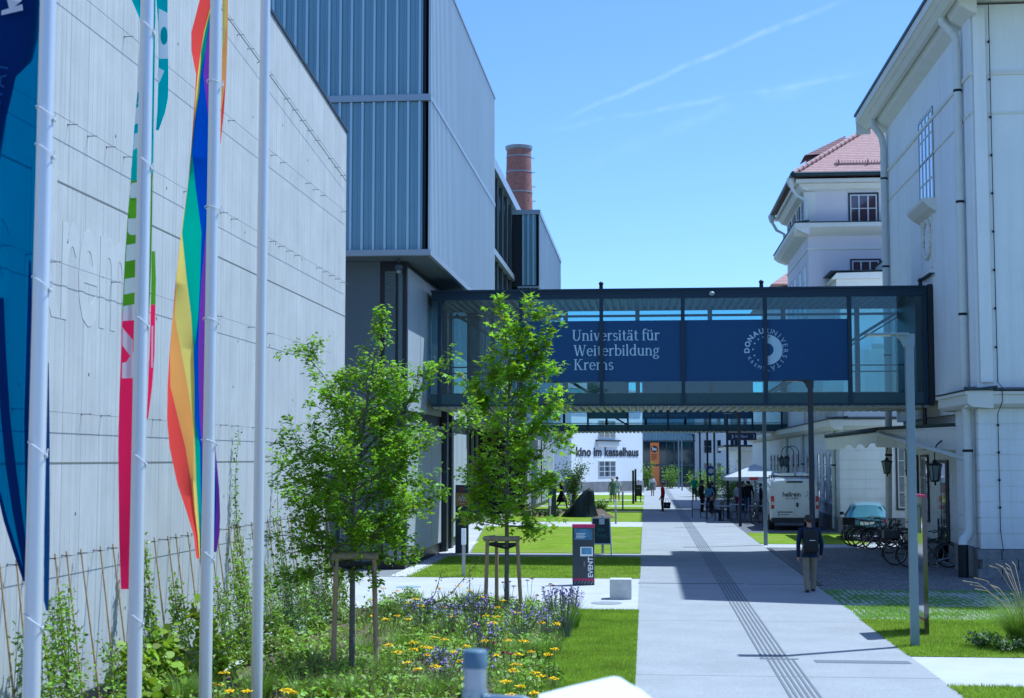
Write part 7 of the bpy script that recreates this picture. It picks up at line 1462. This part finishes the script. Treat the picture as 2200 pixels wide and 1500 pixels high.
vs_ = lambda w, zl, zr, r=.16: [(w * .93, zl), (w * .985, zl + .12), (w, zl + .45), (w, zl + .75), (w * .975, zr - .55), (w * .93, zr - r), (w * .86, zr - r * .35), (w * .70, zr), (0, zr + .025)]
b = loft(MB(), [(0, vs_(.985, .42, 2.10)), (.06, vs_(1.02, .36, 2.16)), (.4, vs_(1.03, .34, 2.18)), (3.1, vs_(1.03, .34, 2.19)), (3.7, vs_(1.02, .34, 2.14)), (4.25, vs_(.99, .34, 1.62)), (4.75, vs_(.94, .36, 1.18)), (5.05, vs_(.84, .40, .98))]); b.build('body', M_VAN, van, 35, local=True)
for s in (-1, 1):
    d = MB().box(s * .012, s * .80, -.022, .03, .55, 2.0, bev=.02).build('rear_door', M_VAN, van, local=True)
    if s == 1: MB().box(.05, .15, -.04, -.022, 1.0, 1.18, bev=.01).build('handle', M_VGREY, d, local=True)
    b = MB()
    for z in (.8, 1.35, 1.85): b.box(s * .79, s * .86, -.03, -.01, z - .05, z + .05)
    b.build('hinge', M_VAN, d, local=True)
    tl = MB().box(s * .865, s * 1.0, -.02, .12, .92, 1.46, bev=.02).build('tail_light', M_TAIL, van, local=True); MB().box(s * .875, s * .985, -.026, -.015, 1.08, 1.22).build('reverse_lamp', M_TAILW, tl, local=True)
MB().box(-1.0, 1.0, -.07, .2, .33, .54, bev=.03).build('bumper', M_VGREY, van, local=True); MB().box(-.33, .33, -.03, .05, 2.02, 2.09, bev=.01).build('brake_light_strip', M_VGREY, van, local=True)
pl = MB().box(-.70, -.18, -.034, -.022, .62, .73).build('number_plate', M_WHITE, van, local=True); MB().box(-.70, -.655, -.037, -.034, .62, .73).build('plate_band', mat('plate_blue', (.01, .04, .3), .5), pl, local=True)
b = MB().merge(text_mesh('W', .10, .002, .001, 'LEFT'), FRONT(-.63, -.036, .64)); 
for k in range(6): b.box(-.52 + k * .05, -.49 + k * .05, -.037, -.034, .645, .705)
b.build('lettering', M_BLACK, pl, local=True); MB().box(-.74, -.10, -.036, -.02, .76, .80).build('plate_trim', M_VGREY, van, local=True)
b = MB(); tx = text_mesh('hellrein', .27, .007, .001, 'LEFT', .95); b.merge(tx, FRONT(-.52, -.026, 1.44)); b.merge(text_mesh('CKV GRUPPE', .095, .001, .001, 'LEFT'), FRONT(-.40, -.026, 1.325)); b.build('lettering', M_BLACK, van, local=True)
b = MB()
for dx, dz, r in ((0, .0, .03), (.08, .07, .035), (.0, .13, .03), (.09, -.07, .032), (.16, .02, .03), (-.05, -.07, .022), (.05, -.14, .026), (.14, .13, .022)): b.add([(.52 + dx + r * math.sin(k * .785) * (1.2 if k % 2 else .7), -.027, 1.50 + dz + r * math.cos(k * .785) * (1.2 if k % 2 else .7)) for k in range(8)], [tuple(range(8))])
b.build('leaf_emblem', mat('teal_print', (.01, .30, .30), .5), van, local=True)
b = MB()
for k in range(5): y = .7 + k * .5; b.add([(-1.036, y, .9 + .2 * k), (-1.036, y + .5, 1.05 + .16 * k), (-1.036, y + .46, 1.22 + .1 * k), (-1.036, y + .1, 1.15 + .1 * k)], [(3, 2, 1, 0)])
b.build('side_graphic', mat('teal_print', (.01, .3, .3)), van, local=True)
for x in (-.93, .93):
    for y in (.85, 4.1):
        w = MB().lathe([(.2, -.11), (.32, -.11), (.345, -.06), (.345, .06), (.32, .11), (.2, .11)], (x, y, .345), 24, axis='x').build('wheel', M_TYRE, van, 50, local=True); MB().lathe([(.2, -.09), (.2, .09)], (x, y, .345), 18, axis='x').build('hub', M_HUB, w, 50, local=True)
    MB().box(x * 1.09 - .03, x * 1.09 + .03 + .12 * (1 if x > 0 else -1), 3.35, 3.5, 1.25, 1.6, bev=.02).build('wing_mirror', M_VGREY, van, local=True)
    MB().add([(x * 1.1, 3.05, 1.30), (x * 1.1, 3.9, 1.32), (x * 1.09, 3.75, 1.75), (x * 1.075, 3.05, 1.85)], [(0, 1, 2, 3)]).build('side_window', M_CGLASS, van, local=True)
b = MB()
for y in (.45, 1.7, 2.9): b.box(-.85, .85, y - .025, y + .025, 2.26, 2.30).box(-.84, -.80, y - .02, y + .02, 2.14, 2.27).box(.80, .84, y - .02, y + .02, 2.14, 2.27)
b.build('roof_bar', M_VGREY, van, local=True); b = MB()
for x in (-.55, -.2): b.box(x - .02, x + .02, .2, 3.3, 2.31, 2.37)
for k in range(10): b.box(-.53, -.22, .35 + k * .3, .38 + k * .3, 2.325, 2.355)
b.box(-.55, .0, .15, .2, 2.31, 2.42); b.build('ladder', M_WHITE, van, local=True); MB().tube([(.45, .15, 2.37), (.45, 3.2, 2.37)], .07, 12).box(.1, .85, .3, .36, 2.31, 2.40).build('pipe_carrier', M_WHITE, van, 50, local=True)
M_CAR = mat('light_blue_car_paint', (.12, .29, .38), .25, metal=.2, coat=.7)
cx, cy = 8.12, 55.4
car = thing('parked_car', 'light blue small estate car parked behind the row of bicycles', 'car', (cx, cy, 0)); car.rotation_euler = (0, 0, -.12)
cs = lambda w, zl, zb_, wr, zr: [(w * .9, zl), (w * .98, zl + .1), (w, zl + .32), (w * .985, zb_), (w * .97, zb_ + .02), (wr, zr - .05), (wr * .88, zr - .005), (wr * .5, zr + .02), (0, zr + .03)]
b = loft(MB(), [(0, cs(.74, .36, .80, .66, .86)), (.05, cs(.79, .26, .84, .70, .92)), (.30, cs(.81, .22, .86, .58, 1.30)), (.8, cs(.82, .2, .87, .57, 1.37)), (1.9, cs(.82, .2, .87, .57, 1.37)), (2.5, cs(.82, .2, .86, .55, 1.22)), (2.95, cs(.81, .2, .84, .74, .90)), (3.7, cs(.77, .22, .74, .68, .78)), (3.9, cs(.66, .3, .62, .6, .66))]); b.build('body', M_CAR, car, 30, local=True)
MB().add([(-.60, .075, .90), (.60, .075, .90), (.51, .285, 1.25), (-.51, .285, 1.25)], [(0, 1, 2, 3)]).add([(-.60, .055, .91), (.60, .055, .91), (.51, .265, 1.26), (-.51, .265, 1.26)], [(0, 1, 2, 3)]).build('rear_window', mat('car_rear_window', (.03, .12, .15), .05, spec=.9, coat=.8), car, local=True)
for s in (-1, 1):
    MB().box(s * .56, s * .76, -.015, .08, .66, .80, bev=.02).build('tail_light', M_TAIL, car, local=True)
    for (y0, y1) in ((.55, 1.35), (1.42, 2.3)): MB().add([(s * .812, y0, .91), (s * .812, y1, .91), (s * .61, y1 - (.1 if y1 > 2 else 0), 1.29 if y1 < 2 else 1.2), (s * .61, y0 + .08, 1.29)], [(0, 1, 2, 3)]).build('side_window', M_CGLASS, car, local=True)
    for y in (.65, 3.15):
        w = MB().lathe([(.16, -.09), (.27, -.09), (.29, -.05), (.29, .05), (.27, .09), (.16, .09)], (s * .74, y, .29), 22, axis='x').build('wheel', M_TYRE, car, 50, local=True); MB().lathe([(.17, -.08), (.17, .08)], (s * .74, y, .29), 16, axis='x').build('hub', M_HUB, w, 50, local=True)
    MB().box(s * .82, s * .98, 2.35, 2.45, .88, 1.0, bev=.02).build('wing_mirror', M_VGREY, car, local=True)
MB().box(-.72, .72, -.05, .1, .30, .48, bev=.03).build('bumper', M_VGREY, car, local=True); MB().box(-.26, .26, -.012, .02, .60, .71).build('number_plate', M_WHITE, car, local=True)
# ------------------------------------------------------------------ people
SKIN = mat('skin', (.42, .24, .17), .55, var=.06, vscale=20); SKIN2 = mat('skin_light', (.50, .31, .23), .55)
HAIRD = mat('hair_dark', (.022, .016, .012), .6, var=.3, vscale=60); HAIRB = mat('hair_blond', (.42, .29, .14), .6, var=.3, vscale=60); HAIRG = mat('hair_grey', (.22, .2, .18), .6, var=.3, vscale=60)
SHOE = mat('shoe_black', (.015, .015, .016), .5)
def fabric(name, c): return mat('cloth_' + name, c, .85, var=.12, vscale=9, bump=.3, bscale=35, spec=.2)
def cone_mesh(b, p, q, r0, r1, n=12, flat=1.0, fa=None):
    """closed rounded limb from p to q; flat squeezes it along y"""
    p, q = Vector(p), Vector(q); d = q - p; L = d.length; d = d.normalized() if L > 1e-6 else Vector((0, 0, 1)); u = Vector((1, 0, 0)) if abs(d.x) < .9 else Vector((0, 1, 0)); a = d.cross(u).normalized(); c_ = d.cross(a); V, Fc = [], []; rings = []
    for k in range(1, 4): t = math.pi / 2 * k / 4 ; rings.append((p - d * r0 * math.cos(t), r0 * math.sin(t)))
    rings.append((p, r0)); rings.append((q, r1))
    for k in range(3, 0, -1): t = math.pi / 2 * k / 4; rings.append((q + d * r1 * math.cos(t), r1 * math.sin(t)))
    for cc, r in rings:
        for k in range(n): t = 6.283 * k / n; V.append(cc + (a * math.cos(t) + c_ * math.sin(t)) * r)
    m = len(rings); V.append(p - d * r0); V.append(q + d * r1)
    for i in range(m - 1):
        for k in range(n): Fc.append((i * n + k, i * n + (k + 1) % n, (i + 1) * n + (k + 1) % n, (i + 1) * n + k))
    for k in range(n): Fc.append((m * n, (k + 1) % n, k)); Fc.append((m * n + 1, (m - 1) * n + k, (m - 1) * n + (k + 1) % n))
    b.add(V, Fc)
def person(label, loc, rz, h=1.75, top=None, arms='top', pants=None, skin=SKIN, hair=HAIRD, hairlen=.0, shoes=SHOE, pose=None, female=False, skirt=None, bare_legs=False, sleeves=True, lean=0.0, vox=.015, bald=False, grp=None, sit=False, cap=None, loose=1.0):
    """a standing, walking or seated figure facing local +y; pose gives foot and hand targets"""
    s = h / 1.75; P = dict(lf=(-.10, .0), rf=(.10, .0), lk=None, rk=None, lh=(-.27, .03, .78), rh=(.27, .03, .78), le=(-.29, -.05, 1.10), re=(.29, -.05, 1.10)); P.update(pose or {})
    mats = [top, pants, skin, shoes]; T_, PN, SK, SH = 0, 1, 2, 3; arm_m = T_ if sleeves else SK; leg_m = SK if bare_legs else PN; seg = []
    hipz = .93 if not sit else .50; up = lambda p: (p[0], p[1] + lean * (p[2] - hipz), p[2] - (.43 if sit else 0)); sw = .175 if female else .195
    A = lambda p, q, r0, r1, m: seg.append((Vector(p), Vector(q), r0, r1, m))
    for x in (-1, 1):
        A(up((x * .075, .0, 1.30)), up((x * .065, .0, 1.08)), .105, .088, T_); A(up((x * .07, 0, 1.10)), up((x * .08, -.01, .94)), .09, .105 if female else .098, T_ if sit is False and not pants is None and skirt is None else PN)
        A(up((x * .05, -.01, 1.42)), up((x * (sw - .02), 0, 1.405)), .055, .058, T_)
        if female: A(up((x * .075, .085, 1.26)), up((x * .075, .09, 1.24)), .05, .05, T_)
        sh, el, ha = up((x * sw, 0, 1.40)), up(P['le'] if x < 0 else P['re']), up(P['lh'] if x < 0 else P['rh'])
        A(sh, el, .052 * loose, .042 * loose, T_); A(el, Vector(el).lerp(Vector(ha), .9), .041 * loose, .029 * loose ** 1.5, arm_m); w = Vector(el).lerp(Vector(ha), .92); d = (Vector(ha) - Vector(el)).normalized(); sd = Vector((x, 0, 0)); fw = d.cross(sd).normalized() if d.cross(sd).length > .1 else Vector((0, 1, 0))
        pm = Vector(ha) + d * .045; A(w, pm, .026, .036, SK)
        for k, (off, ln) in enumerate(((-.028, .062), (-.010, .075), (.010, .070), (.027, .055))):
            b0 = pm + fw * off + d * .02; k1 = b0 + d * ln * .55 - sd * .006; A(b0, k1, .0105, .0098, SK); A(k1, k1 + d * ln * .45 - sd * .022, .0095, .0085, SK)
        A(pm - d * .02 + fw * .026, pm + fw * .052 + d * .018 - sd * .008, .012, .010, SK)
        ft = P['lf'] if x < 0 else P['rf']; kn = P['lk'] if x < 0 else P['rk']; fz = ft[2] if len(ft) > 2 else 0.0
        if sit: hip, kn, an = Vector((x * .09, .02, .50)), Vector((x * .11, .42, .48)), Vector((x * .11, .44, .09))
        else:
            hip = Vector((x * .088, -.005, .92)); an = Vector((ft[0], ft[1], .085 + fz)); kn = Vector(kn) if kn else hip.lerp(an, .5) + Vector((0, .035, 0))
        A(hip, kn, .098 if female else .092, .062 * loose, PN if not bare_legs else SK); A(kn, kn.lerp(an, .42), .058 * loose, .056 * loose, leg_m); A(kn.lerp(an, .42), an, .056 * loose, .042 if leg_m == SK else .05 * loose ** 1.4, leg_m)
        td = -.06 if fz > .04 else 0; A(an + Vector((0, -.03, -.04)), an + Vector((0, .15, -.055 + td)), .042, .036, SH); A(an + Vector((0, -.04, -.045)), an + Vector((0, .02, -.03)), .045, .045, SH)
    A(up((0, .0, 1.38)), up((0, .005, .98)), .10, .10, T_); A(up((0, 0, 1.44)), up((0, .015, 1.53)), .056, .052, SK)
    hd = Vector(up((0, .025, 1.63))); A(hd + Vector((0, -.012, .022)), hd + Vector((0, .01, .02)), .095, .088, SK); A(hd + Vector((0, .03, -.045)), hd + Vector((0, .045, -.075)), .06, .045, SK); A(hd + Vector((0, .098, -.01)), hd + Vector((0, .112, -.025)), .012, .015, SK)
    A(hd + Vector((-.03, .083, .022)), hd + Vector((.03, .083, .022)), .014, .014, SK); A(hd + Vector((-.018, .09, -.052)), hd + Vector((.018, .09, -.052)), .009, .009, SK)
    for x in (-1, 1): A(hd + Vector((x * .092, -.01, .012)), hd + Vector((x * .094, -.006, -.028)), .014, .011, SK)
    b = MB()
    for p, q, r0, r1, m in seg: cone_mesh(b, p * s, q * s, r0 * s, r1 * s)
    me = bpy.data.meshes.new('p'); me.from_pydata(b.v, [], b.f); ob = bpy.data.objects.new('p', me); COL.objects.link(ob)
    rm = ob.modifiers.new('r', 'REMESH'); rm.mode = 'VOXEL'; rm.voxel_size = vox; sm = ob.modifiers.new('s', 'SMOOTH'); sm.factor = .5; sm.iterations = 2
    m2 = bpy.data.meshes.new_from_object(ob.evaluated_get(bpy.context.evaluated_depsgraph_get())); bpy.data.objects.remove(ob); bpy.data.meshes.remove(me)
    C = np.zeros(len(m2.polygons) * 3); m2.polygons.foreach_get('center', C); C = C.reshape(-1, 3); best = np.full(len(C), 9.); mi = np.zeros(len(C), np.int32)
    for p, q, r0, r1, m in seg:
        p_, q_ = np.array(p * s), np.array(q * s); d = q_ - p_; tt = np.clip(((C - p_) @ d) / max(d @ d, 1e-9), 0, 1); dist = np.linalg.norm(C - p_ - tt[:, None] * d, axis=1) - (r0 + (r1 - r0) * tt) * s; k = dist < best; best[k] = dist[k]; mi[k] = m
    m2.materials.clear()
    for m in mats: m2.materials.append(m or skin)
    m2.polygons.foreach_set('material_index', mi); m2.polygons.foreach_set('use_smooth', [True] * len(m2.polygons)); m2.name = 'body'
    t = thing('person', label, 'person', loc, rz, grp); o = bpy.data.objects.new('body', m2); COL.objects.link(o); o.parent = t
    # hair shell: the skull's upper back, longer strands if asked
    hb2 = MB(); hc = hd * s; n = 20
    V = []; rows = 9
    for i in range(rows + 1):
        ph = rad(0 if not bald else 34) + (rad(128) - rad(0 if not bald else 34)) * i / rows
        for k in range(n):
            a = 6.283 * k / n; fr = max(0, math.sin(a)) ; bk = max(0, -math.sin(a)); lim = min(ph, rad(98) - fr * rad(40) + bk * rad(30)); r = .108 + .006 * math.sin(a * 5 + i); V.append((hc.x + r * s * math.sin(lim) * math.cos(a), hc.y + (r * math.sin(lim) * math.sin(a) * 1.08 - .006) * s, hc.z + (.022 + r * 1.08 * math.cos(lim)) * s))
    hb2.add(V, [(i * n + k, (i + 1) * n + k, (i + 1) * n + (k + 1) % n, i * n + (k + 1) % n) for i in range(rows) for k in range(n)])
    if hairlen: hb2.tube([hc + Vector((0, -.07, .04)) * s, hc + Vector((0, -.095, -.07)) * s, hc + Vector((0, -.085, -.12 - hairlen)) * s], [.085 * s, .095 * s, .04 * s], 12)
    hb2.build('hair', hair, t, 80, local=True)
    if cap: MB().lathe([(.118 * s, -.01), (.115 * s, .04 * s), (.08 * s, .10 * s), (.0, .118 * s)], (hc.x, hc.y - .004, hc.z + .02 * s), 20).box(hc.x - .07, hc.x + .07, hc.y + .08, hc.y + .2, hc.z + .03, hc.z + .045).build('cap', cap, t, 60, local=True)
    eb = MB()
    for x in (-1, 1): eb.ell(hc + Vector((x * .034, .092, .0)) * s, (.009, .006, .007), 8, 6)
    eb.build('eyes', HAIRD, t, local=True)
    if skirt:
        m, z0, z1, r0, r1, dy = skirt; V = []; n = 26; R_ = 9
        for i in range(R_ + 1):
            f = i / R_; z = z0 + (z1 - z0) * f; r = r0 + (r1 - r0) * f ** .8
            for k in range(n): a = 6.283 * k / n; w = 1 + .06 * f * math.sin(a * 7) ; V.append((r * w * math.cos(a) * s, (r * w * .78 * math.sin(a) + dy * f * math.sin(a)) * s + lean * (z - hipz) * (1 if z > hipz else 0), z * s))
        MB().add(V, [(i * n + k, (i + 1) * n + k, (i + 1) * n + (k + 1) % n, i * n + (k + 1) % n) for i in range(R_) for k in range(n)]).build('skirt', m, t, 80, local=True)
    return t
NAVY = fabric('navy_jacket', (.016, .026, .062)); KHAKI = fabric('khaki', (.27, .22, .165)); DARKJ = fabric('dark_jacket', (.013, .014, .018)); JEANS = fabric('jeans', (.025, .05, .12)); RED = fabric('red_shirt', (.30, .012, .018)); GREEN = fabric('green_shirt', (.05, .25, .12)); BLACK = fabric('black', (.012, .012, .014)); WHITE_ = fabric('white', (.62, .64, .67)); LBLUE = fabric('light_blue', (.20, .38, .52)); OLIVE = fabric('sage_dress', (.12, .2, .16)); PRINT = fabric('printed_dress', (.16, .2, .2)); MAGENTA = fabric('magenta', (.28, .02, .14)); DGREY = fabric('dark_grey', (.03, .035, .04))
q = at(1741, 1273, z=0)
mn = person('balding man in navy jacket and khaki trousers walking away with a black backpack', (q.x, q.y, 0), .06, 1.76, NAVY, pants=KHAKI, bald=True, hair=HAIRD, vox=.0095, pose=dict(lf=(-.085, -.10), rf=(.10, .20), lk=(-.09, .03, .50), rk=(.10, .14, .50), lh=(-.265, -.02, .80), le=(-.275, -.12, 1.10), rh=(.28, .17, .83), re=(.27, -.02, 1.09)), lean=.05, loose=1.22, skirt=(NAVY, 1.12, .80, .155, .185, 0))
tb = thing('backpack', 'black backpack with a pale strip on the walking man', 'backpack', (q.x, q.y, 1.0), .06)
MB().box(-.165, .165, -.30, -.10, -.10, .44, bev=.06).box(-.13, .13, -.35, -.28, -.06, .2, bev=.03).build('bag', mat('backpack_black', (.012, .013, .016), .8, bump=.3, bscale=40), tb, 60, local=True)
MB().box(-.06, .07, -.35, -.346, .19, .205).build('reflective_strip', M_WHITE, tb, local=True); b = MB()
for x in (-.11, .11): b.tube([(x, -.12, .40), (x * 1.05, -.02, .475), (x * 1.05, .10, .40), (x * 1.15, .135, .22), (x * 1.3, .05, .05), (x * 1.3, -.12, .02)], .017, 6)
b.build('shoulder_strap', mat('backpack_black', (.012, .013, .016)), tb, 50, local=True)
def put(u, v): p = at(u, v, z=0); return (p.x, p.y, 0)
L = put(1424, 1100); person('man in red top and dark trousers standing side-on with a dark bag', L, rad(100), 1.72, RED, pants=DGREY, pose=dict(rh=(.24, .10, .80)))
tb = thing('tote_bag', 'dark tote bag with pale print held by the man in red', 'bag', (L[0] + .26, L[1] - .1, 0)); MB().prism([(-.20, .20), (.16, .20), (.20, .55), (-.22, .55)], 'y', -.05, .05).build('bag', DARKJ, tb, local=True); MB().tube([(-.12, 0, .55), (-.08, 0, .78), (.02, 0, .78), (.08, 0, .55)], .012, 6).build('handle', DARKJ, tb, 50, local=True); MB().box(-.08, .06, -.056, -.051, .3, .46).build('print', mat('bag_print', (.05, .1, .14), .7), tb, local=True)
person('man in green polo shirt and white cap walking away from the camera', put(1492, 1077), -.05, 1.78, GREEN, pants=DGREY, sleeves=False, cap=WHITE_, pose=dict(lf=(-.11, .16), rf=(.12, -.12), lh=(-.33, .08, .86), rh=(.32, -.04, .86)))
person('man in dark suit standing beside the person in light blue', put(1508, 1101), rad(-70), 1.82, DARKJ, pants=DARKJ)
person('person in light blue top and dark trousers standing left of the dark post', put(1524, 1101), rad(20), 1.66, LBLUE, pants=DGREY, female=True, hairlen=.12, sleeves=False)
person('person in dark clothes close behind the light blue top', put(1531, 1100), rad(60), 1.7, DARKJ, pants=DGREY)
person('woman in printed dress and white cardigan walking towards the camera', put(1402, 1066), rad(178), 1.66, WHITE_, pants=PRINT, female=True, bare_legs=True, hairlen=.1, skirt=(PRINT, 1.18, .52, .13, .30, 0), pose=dict(lf=(-.08, .14), rf=(.08, -.12)))
person('woman in sage dress walking arm in arm, left of the couple', put(1316, 1079), rad(12), 1.68, OLIVE, pants=OLIVE, female=True, bare_legs=True, hair=HAIRB, hairlen=.14, sleeves=False, skirt=(OLIVE, 1.08, .50, .14, .23, 0), pose=dict(lf=(-.08, .14), rf=(.08, -.14), rh=(.25, .14, 1.0)))
person('dark-haired person in white and blue walking arm in arm, right of the couple', put(1326, 1077), rad(-8), 1.74, WHITE_, pants=LBLUE, female=True, bare_legs=True, sleeves=False, skirt=(WHITE_, 1.0, .60, .14, .22, 0), pose=dict(lf=(-.09, -.18), rf=(.10, .22), lh=(-.22, .14, 1.0)))
person('woman in long black coat striding in front of the dark bush', put(1207, 1093), rad(-75), 1.66, BLACK, pants=BLACK, female=True, skin=SKIN, hairlen=.2, skirt=(BLACK, 1.05, .42, .14, .33, .12), pose=dict(lf=(-.07, .36), rf=(.07, -.38), rk=(.08, -.05, .52), lk=(-.08, .26, .52)))
person('person in magenta trousers standing under the parasol', put(1586, 1099), rad(30), 1.66, WHITE_, pants=MAGENTA, female=True, hairlen=.1)
person('man in dark jacket and jeans standing under the parasol', put(1608, 1103), rad(-10), 1.82, DARKJ, pants=JEANS)
person('person in grey top standing close left of the man in dark jacket', put(1596, 1101), rad(-120), 1.74, DGREY, pants=JEANS)
person('person in dark clothes waiting between parasol and van', put(1635, 1100), rad(80), 1.62, DARKJ, pants=DARKJ)
L = (ux - 2.1, uy + .7, 0); person('seated guest in dark clothes at the table left of the parasol pole', (L[0], L[1], 0), 1.4 + math.pi, 1.7, DARKJ, pants=DGREY, sit=True, vox=.018)
